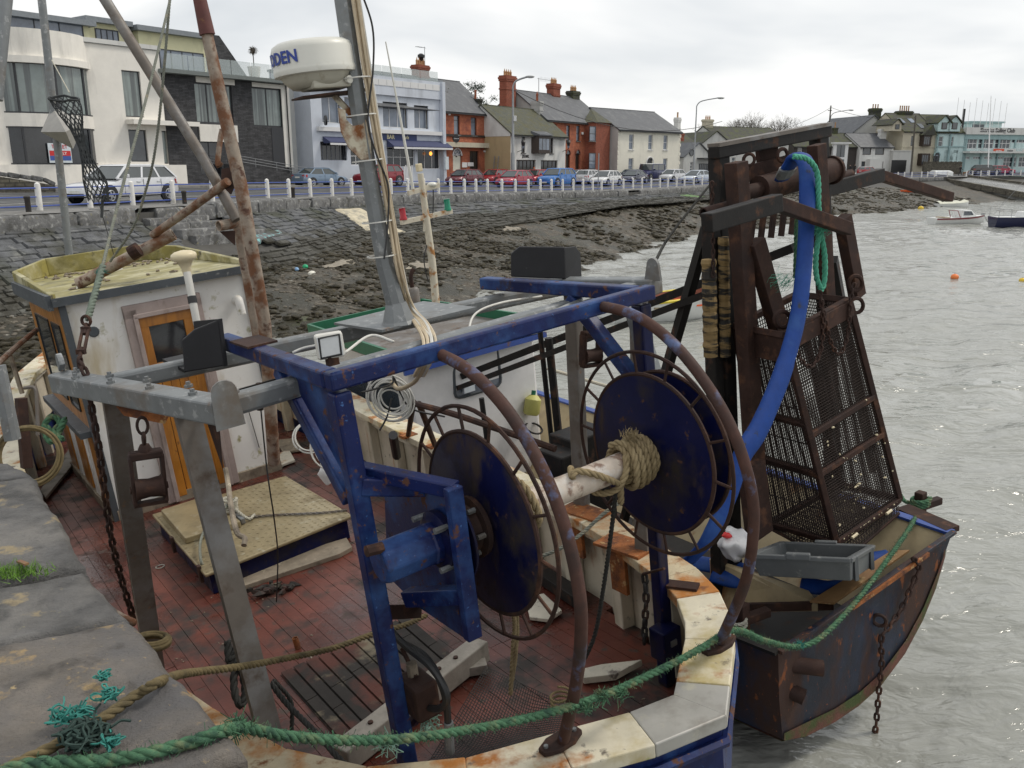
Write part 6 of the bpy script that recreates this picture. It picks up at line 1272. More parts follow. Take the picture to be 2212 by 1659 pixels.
M_RUSTO = mat('orange_rust', (.30,.10,.025),.85, var=.4, vscale=9, spots=[((.11,.04,.02),8,.55,.08),((.45,.28,.12),14,.63,.04)], bump=((28,.9,.02),(90,.5,.006)))
M_GALV = mat('galvanised_steel', (.20,.212,.217),.52, metal=.35, var=.14, vscale=9, spots=[((.36,.37,.37),16,.62,.05,.5),((.17,.145,.12),2.4,.62,.08,.7),((.22,.12,.06),5,.70,.04,.8)], bump=(60,.1,.003))
M_GALVB = mat('galvanised_leg_stained', (.15,.13,.112),.6, metal=.2, var=.2, vscale=5, spots=[((.21,.205,.20),3.5,.56,.09,.5),((.10,.07,.05),4,.64,.06,.8),((.26,.14,.07),7,.69,.04)], bump=(50,.15,.004))
M_CAP = mat('worn_white_cap', (.62,.57,.44),.55, var=.15, vscale=4, spots=[((.42,.34,.15),2.6,.55,.09,.7),((.36,.14,.035),2.7,.585,.05,.85),((.12,.10,.08),7,.66,.04),((.30,.33,.10),5,.70,.05),((.16,.14,.12),17,.71,.03)], bump=((25,.25,.008),(90,.2,.003)))
M_CAPR = mat('rust_stained_cap', (.50,.42,.28),.7, var=.2, vscale=5, spots=[((.42,.17,.04),3.5,.52,.08,.9),((.20,.08,.03),8,.62,.05,.9)], bump=((22,.5,.012),(80,.4,.004)))
M_ALU = mat('aluminium_plate', (.42,.41,.38),.42, metal=.3, var=.12, vscale=4, spots=[((.27,.25,.22),3,.60,.08),((.5,.48,.40),6,.64,.05)], bump=(40,.1,.003))
M_BULW = mat('bulwark_white', (.56,.51,.41),.65, var=.12, vscale=3, spots=[((.30,.27,.19),2.1,.60,.1, None, (1,1,.35)),((.36,.15,.045),3.3,.64,.06,.9,(1,1,.3)),((.20,.19,.15),11,.67,.05)], bump=(20,.2,.006))
M_DECK = mat('red_deck_paint', (.118,.033,.023),.36, var=.4, vscale=2.5, rnd=.1, spec=.4, spots=[((.15,.047,.031),1.3,.55,.1,.35),((.05,.017,.013),.9,.56,.07,.12),((.032,.025,.022),1.9,.57,.06,.6),((.07,.055,.045),9,.64,.05,.7),((.33,.27,.19),21,.735,.02,.8)], bump=((30,.3,.005),(9,.25,.01)))
M_DKWOOD = mat('dark_bare_planks', (.030,.026,.023),.6, spec=.22, var=.35, vscale=4, spots=[((.20,.17,.12),2.6,.60,.05,.8),((.11,.04,.03),1.6,.60,.06)], bump=((8,.3,.01),(60,.4,.004)))
M_OLDWOOD = mat('weathered_timber', (.24,.20,.15),.8, var=.3, vscale=5, spots=[((.10,.08,.06),4,.58,.08),((.50,.45,.34),9,.66,.04)], bump=((12,.5,.012),(70,.5,.004)))
M_GREYWOOD = mat('grey_timber', (.26,.24,.21),.75, var=.25, vscale=5, spots=[((.13,.12,.10),3,.6,.08)], bump=((12,.4,.01),(80,.4,.003)))
M_FLAKE = mat('flaking_white_board', (.56,.52,.43),.75, var=.15, vscale=6, spots=[((.36,.17,.05),5,.63,.05),((.15,.13,.11),9,.66,.05)], bump=(40,.4,.006))
M_CHEQ = mat('chequer_plate', (.34,.28,.165),.38, metal=.4, var=.16, vscale=5, spots=[((.21,.17,.10),2.5,.57,.1,.6),((.42,.38,.27),7,.64,.05,.4)], bump=(70,.2,.003))
M_WHW = mat('wheelhouse_white', (.74,.735,.71),.5, var=.05, vscale=3, spots=[((.48,.42,.30),1.6,.60,.08, None, (1,1,.3)),((.30,.28,.13),6,.66,.06),((.24,.12,.05),13,.73,.02)], bump=(18,.15,.005))
M_VARN = mat('varnished_wood', (.42,.17,.025),.32, var=.2, vscale=3, spots=[((.26,.10,.02),3,.58,.09,.4,(3,3,.25)),((.12,.055,.02),8,.70,.04,.6)], bump=(20,.1,.004), coat=.25)
M_MAUVE = mat('faded_door_frame', (.33,.27,.25),.7, var=.15, vscale=5, spots=[((.20,.15,.13),5,.60,.06, None, (1,1,.3))], bump=(30,.3,.005))
M_TRAY = mat('algae_roof', (.27,.235,.07),.5, var=.2, vscale=2.5, spots=[((.48,.45,.29),2.2,.545,.09,.6),((.17,.15,.05),3,.57,.08),((.06,.05,.035),5,.645,.05)], bump=(20,.2,.006))
M_SLATEP = mat('grey_black_trim', (.06,.07,.08),.55, var=.2, spots=[((.22,.23,.23),12,.66,.04)])
M_BPLAST = mat('black_board', (.014,.014,.016),.5, spec=.22, var=.2, spots=[((.10,.10,.10),22,.72,.02)], bump=(60,.2,.003))
M_ROPEG = mat('green_rope', (.075,.165,.095),.9, var=.3, vscale=14, spec=.15, spots=[((.17,.20,.11),9,.58,.07),((.04,.085,.06),20,.58,.08)], bump=(260,.8,.004))
M_ROPEB = mat('brown_rope', (.16,.125,.065),.9, spec=.22, var=.25, vscale=12, spots=[((.09,.075,.045),8,.58,.08)], bump=(260,.8,.004))
M_ROPEM = mat('manila_rope', (.30,.235,.135),.85, spec=.22, var=.2, vscale=12, spots=[((.20,.15,.08),10,.58,.08)], bump=(260,.7,.004))
M_ROPEW = mat('grey_white_rope', (.42,.40,.33),.85, var=.2, vscale=14, bump=(260,.7,.004)); M_ROPEK = mat('dark_rope', (.045,.045,.042),.85, spec=.22, var=.25, vscale=14, bump=(240,.7,.004)); M_ROPET = mat('turquoise_twine', (.03,.19,.16),.85, var=.25, vscale=30)
M_ROPEGY = mat('grey_green_stay', (.17,.18,.15),.8, var=.25, vscale=20, spots=[((.28,.25,.18),14,.62,.06)])
M_CABLE = mat('cream_cable', (.52,.43,.30),.55, var=.15, vscale=9); M_CABLEW = mat('white_cable', (.58,.57,.53),.5, var=.1); M_CABLEB = mat('black_cable', (.018,.018,.019),.5)
M_DOME = mat('cream_dome', (.66,.57,.38),.4, var=.06); M_RADAR = mat('radar_white', (.66,.655,.60),.38, var=.04, spots=[((.45,.42,.33),4,.68,.07)]); M_RADB = mat('radar_base', (.52,.50,.42),.5, var=.1, spots=[((.30,.25,.17),8,.64,.05)])
M_KBLUE = mat('blue_lettering', (.03,.06,.30),.5); M_RUSTP = mat('rusty_white_plate', (.50,.46,.36),.7, var=.15, spots=[((.20,.075,.025),5,.53,.07,.9),((.09,.04,.022),8,.60,.06,.9)], bump=(40,.4,.006))
M_RUSTPOLE = mat('rusty_white_pole', (.30,.25,.20),.75, var=.2, vscale=8, spots=[((.165,.075,.038),4.5,.50,.08,.9),((.10,.05,.035),9,.62,.05,.9)], bump=(50,.4,.005))
M_MESH = mat('black_net', (.028,.028,.027),.8, var=.3)
M_BROWNP = mat('dark_red_oxide', (.11,.035,.03),.7, var=.2, spots=[((.2,.09,.04),9,.62,.05)])
B1 = Frame((.1408,5.2751,-1.8305),36,-3,-6)
tr = thing('drum_trawler', 'blue and white wooden trawler with galvanised gantry and blue net drum', 'fishing boat', M=B1.M)
CAPH = .70
OUT_S = [(-.84,-1.52),(-.45,-1.68),(-.06,-1.77),(.13,-1.63),(.47,-1.38),(.63,-1.23),(.83,-.96),(.96,-.66),(1.02,-.39),(1.13,.07),(1.19,.44),(1.3,2.0),(1.40,3.4),(1.47,4.8),(1.5,6.5),(1.38,8.2),(1.0,9.9),(.4,11.0),(-.35,11.6)]
OUT_P = [(-1.1,11.0),(-1.75,9.9),(-2.25,8.2),(-2.45,6.5),(-2.5,4.8),(-2.5,3.4),(-2.47,2.0),(-2.40,1.0),(-2.24,.2),(-2.05,-.5),(-1.76,-1.0),(-1.3,-1.34)]
OUT = OUT_S + OUT_P
def dens(poly, step=.18):
 o = []
 for a, b in zip(poly, poly[1:] + poly[:1]):
  n = max(1, int(sqrt((b[0] - a[0]) ** 2 + (b[1] - a[1]) ** 2) / step)); o += [(a[0] + (b[0] - a[0]) * k / n, a[1] + (b[1] - a[1]) * k / n) for k in range(n)]
 return o
def inset(poly, t):
 n = len(poly); o = []
 for i in range(n):
  a, b, c = Vector(poly[i - 1]), Vector(poly[i]), Vector(poly[(i + 1) % n]); e1 = (b - a).normalized(); e2 = (c - b).normalized(); n1 = Vector((-e1.y, e1.x)); n2 = Vector((-e2.y, e2.x)); k = (n1 + n2).normalized(); s_ = t / max(.45, k.dot(n1)); o.append((b.x + k.x * s_, b.y + k.y * s_))
 return o
DO = dens(OUT, .3); n_ = len(DO)
def sheer(y): return .0 if y < 4 else .035 * (y - 4) ** 1.5
def ring(poly, z, shr=1.): return [Vector((x, y, z + sheer(y) * shr)) for x, y in poly]
def shrink(poly, f, cx=-.4): return [(cx + (x - cx) * f, -1.2 + (y + 1.2) * (1 - (1 - f) * .25) + (1 - f) * .9 * (1 if y < 0 else 0)) for x, y in poly]
mk('hull', MB().loft([ring(DO, CAPH - .05), ring(DO, .25), ring(shrink(DO, .97),-.25,.9), ring(shrink(DO, .90),-.8,.7), ring(shrink(DO, .72),-1.3,.3)], caps=False), M_BLUE, tr, True, True, sharp=25)
mk('rubbing_strake', MB().tube([q for q in ring(inset(DO, -.02), CAPH - .12)], .028,6, close=True), M_BLUE, tr, True, True)
DI = inset(DO, .10)
mk('bulwark', MB().loft([ring(DI, CAPH - .03), ring(DI, -.06)], caps=False), M_BULW, tr, True, True, sharp=25)
# bulwark frames (timber heads)
k = 0; acc = 0
FR = [q for q in range(n_)]
for i in range(n_):
 a, b = Vector(DI[i]), Vector(DI[(i + 1) % n_]); acc += (b - a).length
 if acc > .5 and (a.x > .5 or a.y < -.9 or a.y > 6):
  acc = 0; e1 = (b - a).normalized(); nn = Vector((-e1.y, e1.x)); c = a + nn * .06
  mk('bulwark_frame', MB().hexa([Vector((c.x + e1.x * sx * .06 + nn.x * sy * .055, c.y + e1.y * sx * .06 + nn.y * sy * .055, z)) for z in (-.02, CAPH - .06 + sheer(c.y)) for sx, sy in ((-1,-1),(1,-1),(1,1),(-1,1))]), M_BULW, tr, True, bevel=.01)
mk('bulwark_stringer', MB().tube([q for q in ring(inset(DO, .13), CAPH - .1)], .05,4, close=True), M_BULW, tr, True)
# capping rail in pieces
CO, CI = inset(OUT, -.03), inset(OUT, .25)
pieces = [(0,1, M_CAP),(1,2, M_ALU),(2,3, M_ALU),(3,5, M_CAP),(5,6, M_CAP),(6,8, M_CAPR),(8,10, M_CAPR),(10,11, M_CAP),(11,12, M_CAP),(12,13, M_CAP),(13,14, M_CAP),(14,15, M_CAP),(15,16, M_CAP),(16,18, M_CAP),(18,20, M_CAP),(20,21, M_CAP),(21,22, M_CAP),(22,23, M_CAP),(23,24, M_CAP),(24,25, M_CAP),(25,26, M_CAP),(26,27, M_CAPR),(27,28, M_CAPR),(28,29, M_CAPR),(29,30, M_CAPR),(30,31, M_CAP)]
NO = len(OUT)
for i0, i1, m_ in pieces:
 ids = [(i % NO) for i in range(i0, i1 + 1)]; m = MB(); up_ = .035 + random.uniform(-.004,.006)
 for a, b in zip(ids, ids[1:]):
  pa, pb, qa, qb = CO[a], CO[b], CI[a], CI[b]
  def P_(p, z): return Vector((p[0], p[1], CAPH + z + sheer(p[1])))
  m.hexa([P_(pa, -.04), P_(pb, -.04), P_(qb, -.04), P_(qa, -.04), P_(pa, up_), P_(pb, up_), P_(qb, up_), P_(qa, up_)])
 mk('capping_piece', m, m_, tr, True, bevel=.008)
# ---- deck planks laid fore and aft
dk = mk('deck', MB().add([Vector((x, y, -.05)) for x, y in inset(DO, .06)], [tuple(range(n_))]), mat('deck_caulk', (.045,.02,.016),.7), tr, True)
DPOLY = [Vector(p) for p in inset(DO, .11)]
def inside(x, y):
 c = False; n = len(DPOLY)
 for i in range(n):
  a, b = DPOLY[i], DPOLY[i - 1]
  if (a.y > y) != (b.y > y) and x < (b.x - a.x) * (y - a.y) / (b.y - a.y) + a.x: c = not c
 return c
x = -2.25; pw = .105
while x < 1.45:
 ys = [y for y in np.arange(-1.7,11.2,.05) if inside(x + pw * .5, y)]
 if ys:
  y0, y1 = min(ys), max(ys); cuts = [y0]; yy = y0 + random.uniform(1.2,3)
  while yy < y1 - .8: cuts.append(yy); yy += random.uniform(2.2,3.6)
  cuts.append(y1)
  for a, b in zip(cuts, cuts[1:]):
   dk_ = random.uniform(-.002,.002); mt = M_DECK
   if -1.45 < x < .0 and .25 < (a + b) / 2 < 2.2 and False: mt = M_DKWOOD
   mk('plank', MB().hexa([Vector((x + .0018, a + .002,-.05)), Vector((x + pw - .0018, a + .002,-.05)), Vector((x + pw - .0018, b - .002,-.05)), Vector((x + .0018, b - .002,-.05)), Vector((x + .0018, a + .002, dk_)), Vector((x + pw - .0018, a + .002, dk_)), Vector((x + pw - .0018, b - .002, dk_)), Vector((x + .0018, b - .002, dk_))]), mt, dk, True)
 x += pw
# dark bare boards in the aft deck panel
gp = [B1.h(*q, .02) for q in ((605,1455),(880,1330),(985,1420),(735,1600))]
pa, pb, pc, pd = gp; nb = 11
panel = mk('hatch_panel', MB().hexa([q + V(0,0,-.03) for q in gp] + [q + V(0,0,-.012) for q in gp]), M_DKWOOD, tr, True)
for k in range(nb):
 t0, t1 = k / nb + .006,(k + 1) / nb - .006
 q = [pa.lerp(pb, t0), pa.lerp(pb, t1), pd.lerp(pc, t1), pd.lerp(pc, t0)]; hz = .008 + random.uniform(-.003,.004)
 for u0, u1 in ((0, random.uniform(.3,.7)),(None, 1)):
  if u0 is None: u0 = lu + .006
  lu = u1
  w_ = [q[0].lerp(q[3], u0), q[1].lerp(q[2], u0), q[1].lerp(q[2], u1), q[0].lerp(q[3], u1)]
  mk('board', MB().hexa(w_ + [p + V(0,0, hz) for p in w_]), M_DKWOOD, panel, True, bevel=.004)
# beams / sills lying at the edge of the panel
for a, b, w_, h_, m_, nm in (((735,1640),(1040,1400),.15,.16, M_GREYWOOD, 'timber_sill'),):
 p, q = B1.h(*a, .1), B1.h(*b, .1); o = mk(nm, MB().beam(p, q, w_, h_), m_, tr, True, bevel=.01)
 for t in (.2,.45,.7,.78): mk('bolt', MB().lathe([(.018,0),(.018,.012)], p.lerp(q, t) + V(random.uniform(-.03,.03),0, h_ / 2),(0,0,1),6), M_RUST, o, True)
# ---- deck hatch with chequer plate
ht = mk('deck_hatch', MB().hexa([Vector(q) for q in ((-1.22,3.18,0),(.20,3.28,0),(.18,4.92,0),(-1.20,5.05,0),(-1.22,3.18,.21),(.20,3.28,.21),(.18,4.92,.21),(-1.20,5.05,.21))]), M_BLUED, tr, True, bevel=.01)
tp = [Vector(q) for q in ((-1.27,3.12,.21),(.25,3.24,.21),(.23,4.97,.21),(-1.24,5.10,.21))]
mk('hatch_plate', MB().hexa(tp + [q + V(0,0,.035) for q in tp]), M_CHEQ, ht, True, bevel=.012)
ly_ = MB()
for i in range(24):
 for j in range(28):
  u, w = (i + .5) / 24,(j + .5) / 28; p = tp[0].lerp(tp[1], u).lerp(tp[3].lerp(tp[2], u), w) + V(0,0,.036); a = .78 if (i + j) % 2 else -.78; d = Vector((cos(a), sin(a),0)); s_ = Vector((-d.y, d.x, 0)); ly_.add([p - d * .024, p - s_ * .006 + V(0,0,.0035), p + d * .024, p + s_ * .006 + V(0,0,.0035)], [(0,1,2,3)])
o = mk('tread_pattern', ly_, M_CHEQ, ht, True); o['kind'] = 'stuff'
ld = [B1.h(*q, .31) for q in ((432,1166),(455,1116),(330,1100),(380,1165))]
ld = [Vector(q) for q in ((-1.20,3.95,.245),(-.66,3.90,.245),(-.66,4.95,.245),(-1.17,4.95,.245))]
lid = mk('hatch_lid', MB().hexa(ld + [q + V(0,0,.07) for q in ld]), M_CHEQ, ht, True, bevel=.012)
mk('lid_hinge', MB().beam(V(-.62,3.95,.28), V(-.62,4.9,.28),.04,.05), M_GALV, ht, True)
for q in ((-1.27,4.2,.19),(-1.27,3.3,.19)): mk('hatch_clip', MB().box(q, (.03,.06,.16)), M_RUST, ht, True)
# ---- wheelhouse
X0, X1, Y0, Y1, ZT = -1.45,.52,5.97,9.1,2.56
wh = mk('wheelhouse', MB().add([V(X0, Y0,0), V(X1, Y0,0), V(X1, Y1 - .5,0), V(X1 - .5, Y1,0), V(X0 + .5, Y1,0), V(X0, Y1 - .5,0), V(X0 - .02, Y0 - .02, ZT), V(X1, Y0 - .02, ZT), V(X1, Y1 - .5, ZT), V(X1 - .5, Y1, ZT), V(X0 + .5, Y1, ZT), V(X0 - .02, Y1 - .5, ZT)], [(0,1,7,6),(1,2,8,7),(2,3,9,8),(3,4,10,9),(4,5,11,10),(5,0,6,11)]), M_WHW, tr, True)
# port side: varnished panelling with windows
mk('side_panel', MB().box((X0 - .022,(Y0 + Y1 - .5) / 2, ZT - .78),(.035, Y1 - .5 - Y0 - .06,1.5)), M_VARN, wh, True)
for k in range(5):
 y0 = Y0 + .05 + k * .52; mk('side_board', MB().box((X0 - .018, y0 + .25,.86),(.03,.46 if k % 2 == 0 else .2,1.7)), M_VARN if k % 2 == 0 else M_WHW, wh, True)
for (a, b) in ((Y0 + .38, Y0 + .95),(Y0 + 1.2, Y0 + 2.2)):
 z0, z1 = ZT - 1.3, ZT - .32; fr = MB()
 for p, q in (((a, z0),(b, z0)),((b, z0),(b, z1)),((b, z1),(a, z1)),((a, z1),(a, z0))): fr.beam(V(X0 - .045, p[0], p[1]), V(X0 - .045, q[0], q[1]),.02,.03)
 w_ = mk('side_window', fr, M_BLK, wh, True); mk('pane', MB().quad(V(X0 - .043, a, z0), V(X0 - .043, b, z0), V(X0 - .043, b, z1), V(X0 - .043, a, z1)), M_GLASS, w_, True)
mk('grey_ledge', MB().beam(V(X0 - .09, Y0 - .02, ZT - 1.5), V(X0 - .09, Y1 - .5, ZT - 1.5),.16,.07), M_SLATEP, wh, True)
mk('corner_strip', MB().beam(V(X0 - .015, Y0 - .03,.0), V(X0 - .03, Y0 - .05, ZT),.07,.05,(0,1,0)), M_SLATEP, wh, True)
mk('corner_strip', MB().beam(V(X1 + .012, Y0 - .02,1.2), V(X1 + .012, Y0 - .04, ZT),.06,.05,(0,1,0)), M_SLATEP, wh, True)
mk('base_board', MB().beam(V(X0, Y0 - .035,.06), V(X1, Y0 - .035,.06),.05,.12), M_OLDWOOD, wh, True); mk('base_board', MB().beam(V(X0 - .03, Y0,.05), V(X0 - .03, Y1 - .5,.05),.06,.12), M_OLDWOOD, wh, True)
# door
yd = Y0 - .03
df = MB()
for p, q, w_ in (((-.83,.02),(-.83,2.33),.14),((-.11,.02),(-.11,2.33),.14),((-.90,2.31),(-.04,2.31),.15)): df.beam(V(p[0], yd - .02, p[1]), V(q[0], yd - .02, q[1]), w_, .07,(0,-1,0))
for p, q, w_ in (((-.79,.02),(-.79,2.25),.05),((-.15,.02),(-.15,2.25),.05),((-.81,2.25),(-.13,2.25),.05)): df.beam(V(p[0], yd - .05, p[1]), V(q[0], yd - .05, q[1]), w_, .06,(0,-1,0))
mk('door_frame', df, M_MAUVE, wh, True, bevel=.006)
dm = MB()
dm.beam(V(-.72, yd - .01,.06), V(-.72, yd - .01,2.23),.11,.045,(0,-1,0)); dm.beam(V(-.22, yd - .01,.06), V(-.22, yd - .01,2.23),.11,.045,(0,-1,0)); dm.beam(V(-.77, yd - .012,2.17), V(-.17, yd - .012,2.17),.12,.045,(0,-1,0)); dm.beam(V(-.77, yd - .012,1.57), V(-.17, yd - .012,1.57),.22,.045,(0,-1,0))
dr = mk('door', dm, M_VARN, wh, True, bevel=.006)
for k in range(4): mk('door_board', MB().box((-.61 + k * .097, yd - .005,.76),(.093,.035,1.42)), M_VARN, dr, True, bevel=.004)
mk('door_pane', MB().quad(V(-.67, yd - .004,1.68), V(-.27, yd - .004,1.68), V(-.27, yd - .004,2.11), V(-.67, yd - .004,2.11)), M_DGLASS, dr, True)
mk('vent_elbow', MB().tube(spline([V(.37, Y0 - .02,2.2), V(.37, Y0 - .14,2.22), V(.37, Y0 - .17,2.05)], 5),.05,10), M_WHW, wh, True, True)
mk('porthole', MB().lathe([(.05,0),(.06,.015),(.045,.02)], V(-1.23, Y0 - .01,2.17),(0,-1,0),14), M_SLATEP, wh, True)
mk('crack_strip', MB().beam(V(.30, Y0 - .012,.35), V(.24, Y0 - .022,1.1),.01,.006), M_BLK, wh, True)
# roof tray with raised rim
RO = [(X0 - .12, Y0 - .10),(X1 + .10, Y0 - .10),(X1 + .10, Y1 - .3),(X1 - .35, Y1 + .3),(X0 + .35, Y1 + .3),(X0 - .12, Y1 - .3)]
roof_ = mk('roof', MB().prism([V(x, y, ZT - .01) for x, y in RO], (0,0,.05)), M_TRAY, wh, True)
RI = inset(RO, .06); rimh = [.05,.05,.17,.24,.24,.17]
m = MB()
for i in range(6):
 j = (i + 1) % 6
 if i == 0: continue
 m.hexa([V(*RO[i], ZT + .04), V(*RO[j], ZT + .04), V(*RI[j], ZT + .04), V(*RI[i], ZT + .04), V(*RO[i], ZT + .04 + rimh[i]), V(*RO[j], ZT + .04 + rimh[j]), V(*RI[j], ZT + .04 + rimh[j]), V(*RI[i], ZT + .04 + rimh[i])])
mk('roof_rim', m, M_TRAY, wh, True, bevel=.01)
m = MB()
for i in (5,1): j = (i + 1) % 6; m.beam(V(*RO[i], ZT + .0) + V(-.02 if i == 5 else .02,0,0), V(*RO[j], ZT + .0) + V(-.02 if i == 5 else .02,0,0),.05,.16)
m.beam(V(*RO[0], ZT + .0) + V(0,-.02,0), V(*RO[1], ZT + .0) + V(0,-.02,0),.04,.09)
mk('fascia', m, M_SLATEP, wh, True)
deb = MB()
for k in range(60):
 lump(deb, V(random.uniform(X0 + .2, X1 - .1), random.uniform(Y1 - .7, Y1 - .1) if k < 45 else random.uniform(Y0 + .5, Y1), ZT + .05), random.uniform(.02,.06),.025,.02, random.uniform(0,3),5,.4)
o = mk('leaf_litter', deb, M_OLDWOOD, wh, True); o['kind'] = 'stuff'
mk('roof_cable', MB().tube(spline([V(X0 + .25, Y0 + .55, ZT + .055), V(X0 + .5, Y0 + 1.5, ZT + .06), V(X0 + 1.1, Y0 + 2.2, ZT + .06)], 6),.012,5), M_CABLEW, wh, True)
# ---- galvanised gantry
GT = 2.545; GH = .115
ga = mk('gantry', MB().beam(V(-2.2,1.36, GT), V(-1.755,-.36, GT),.13, GH), M_GALV, tr, True, bevel=.012)
fa, fb = B1.h(500,860,2.6), B1.h(1375,600,2.6)
for a, b in ((V(-1.72,-.24, GT - .01), V(1.25,.02, GT - .01)),(V(-2.0,.98, GT - .01), V(1.2,.62, GT - .01))): mk('cross_beam', MB().beam(a, b, .105, GH - .012), M_GALV, ga, True, bevel=.02)
mk('end_beam', MB().beam(V(1.12,.78, GT), V(1.36,-.12, GT),.13, GH), M_GALV, ga, True, bevel=.012)
LG = [(B1.h(243,858, GT - .06), B1.h(318,1355,.75)),(B1.h(397,882, GT - .06), B1.h(581,1596,.66)),(V(1.20,.62, GT - .05), B1.h(1257,1097,.71)),(V(1.30,.02, GT - .05), B1.h(1392,1196,.71))]
for a, b in LG: mk('leg', MB().beam(a, b if b.x > 0 else a + (b - a) * (1.32 if b.y > .5 else 1.0),.115,.09,(1,.2,0)), M_GALVB, ga, True, bevel=.015)
for a, b in LG[:2]: # channel lips of the legs
 mk('leg_flange', MB().beam(a + V(.0,-.06,0),(b if b.y < .5 else a + (b - a) * 1.32) + V(.0,-.06,0),.122,.016,(0,1,0)), M_GALVB, ga, True)
mk('eye_plate', MB().prism([V(-1.75 + .062 * cos(t),-.385, GT + .09 + .06 * sin(t)) for t in np.linspace(0, pi, 9)] + [V(-1.82,-.385, GT - .08), V(-1.68,-.385, GT - .08)], V(.006,.02,0)), M_GALV, ga, True)
mk('eye_plate', MB().prism([V(-2.20,1.30, GT + .07)] + [V(-2.19,1.27 + .06 * (1 - cos(t)), GT + .11 + .06 * sin(t)) for t in np.linspace(0, pi, 9)] + [V(-2.16,1.42, GT + .07)], V(.03,0,0)), M_GALV, ga, True)
mk('eye_plate', MB().prism([V(1.30,-.20, GT + .05)] + [V(1.30,-.19 + .055 * (1 - cos(t)), GT + .15 + .055 * sin(t)) for t in np.linspace(0, pi, 9)] + [V(1.30,-.05, GT + .05)], V(.03,.01,0)), M_GALV, ga, True)
for k in range(9):
 t = k / 8; c = V(-2.17,1.2,0).lerp(V(-1.72,-.3,0), t) + V((-1) ** k * .045,0, GT + GH / 2 + .0)
 mk('bolt', MB().lathe([(.022,0),(.022,.014),(.012,.015),(.012,.03)], c, (0,0,1),6), M_GALV, ga, True)
hp = [B1.d(*q, 4.72) for q in ((247,862),(366,872),(366,898),(356,916),(268,898),(252,880))]
mk('hanger_plate', MB().prism(hp, (.01,.03,0)), M_RUSTO, ga, True)
mk('gusset', MB().add([V(-1.75,-.2, GT - .09), V(-1.75,.05, GT - .09), V(-1.76,-.12, GT - .36)], [(0,1,2)]), M_RUST, ga, True)
mk('conduit', MB().tube(spline([B1.h(*q, 2.58) for q in ((1095,708),(1150,694),(1230,660),(1285,640))], 5),.018,6), M_GALV, ga, True)
# mast plate and mast
MP = [B1.h(*q, 2.62) for q in ((722,702),(826,718),(1030,668),(915,655))]
mk('mast_plate', MB().hexa(MP + [q + V(0,0,.015) for q in MP]), M_GALV, ga, True)
ms = mk('mast', MB().tube([V(-.45,.28,2.62), V(-.455,.28,2.74), V(-.48,.29,3.0), V(-.49,.3,3.7), V(-.48,.3,4.7), V(-.48,.3,5.6)], [.075,.06,.054,.052,.048,.045], 8), M_GALV, tr, True)
mk('mast_step', MB().lathe([(.115,0),(.10,.02),(.064,.13)], V(-.45,.28,2.63),(0,0,1),8), M_GALV, ms, True)
def mastp(z, ang, r): return V(-.48 + cos(ang) * r, .3 + sin(ang) * r, z)
for k, (ph, off) in enumerate(((-.9,.0),(-.6,.012),(-.35,.02),(-.1,.01),(-1.2,.014),(-.75,.03),(-.2,.03),(-1.0,.028))):
 pts = [mastp(5.5, ph + .3,.055 + off), mastp(4.6, ph + .1 * sin(k),.06 + off), mastp(3.9, ph - .1,.064 + off), mastp(3.3, ph + .1,.07 + off), mastp(2.95, ph, .08 + off), B1.h(872 + 3 * k, 662,2.71), B1.h(896 + 4 * k, 698,2.635), B1.h(914 + 3 * k + 6 * (k % 3),733,2.61), B1.d(912 + 3 * k, 775,4.45), B1.d(895 + 3 * k, 812,4.65)]
 mk('mast_cable', MB().tube(spline(pts, 7),.0075 if k % 3 else .010,6),(M_CABLE, M_CABLE, M_CABLEW, M_CABLE)[k % 4], ms, True, True)
for z in (3.05,3.25,3.6,3.85,4.05): mk('cable_tie', MB().torus(V(-.485,.29, z),(0,0,1),.078,.005,18,4,1.15,1.15), M_CABLEW, ms, True)
mk('black_lead', MB().tube(spline([B1.y(*q, .2) for q in ((780,-20),(805,60),(806,150),(795,260),(812,330),(838,400),(838,480),(830,560))], 8),.006,5), M_CABLEB, ms, True, True)
# radar
RC = B1.y(682,150,.42); rr = .235
rd = mk('radar_scanner', MB().lathe([(rr * .84,-.035),(rr * .985,-.03),(rr, -.01),(rr * .995,.0),(rr * .985,.01),(rr * .985,.10),(rr * .95,.125),(rr * .82,.143),(rr * .5,.152),(.01,.155)], RC, (0,0,1),48), M_RADAR, tr, True, True, sharp=60)
mk('scanner_base', MB().lathe([(rr * .35,-.105),(rr * .62,-.10),(rr * .78,-.065),(rr * .86,-.033)], RC, (0,0,1),32), M_RADB, rd, True, True)
mk('gearbox', MB().box(RC + V(.03,-.05,-.085),(.25,.2,.06)), M_RADB, rd, True, bevel=.012)
mk('cable_gland', MB().lathe([(.022,0),(.022,.02),(.012,.022)], RC + V(.11,-.155,-.08),(.2,-1,0),12), M_RADAR, rd, True, True)
vd = (B1.l(EYE) - RC); va = atan2(vd.y, vd.x)
tm = text_mesh('KODEN', .088,.0012,.0022,1.0)
for v in tm.vertices:
 ang = va - radians(58) + v.co.x / rr; r_ = rr + .0015 + v.co.z; v.co = Vector((RC.x + cos(ang) * r_, RC.y + sin(ang) * r_, RC.z + .055 + v.co.y))
tm.materials.clear(); tm.materials.append(M_KBLUE); mk('maker_lettering', tm, None, rd)
mk('scanner_shelf', MB().hexa([RC + V(*q) for q in ((-.15,-.10,-.155),(.26,-.12,-.14),(.26,.1,-.14),(-.15,.06,-.155),(-.15,-.10,-.145),(.26,-.12,-.125),(.26,.1,-.125),(-.15,.06,-.145))]), M_RUST, rd, True)
mk('scanner_strut', MB().beam(RC + V(.08,-.02,-.15), B1.y(795,285,.3),.05,.03), M_RUSTP, rd, True)
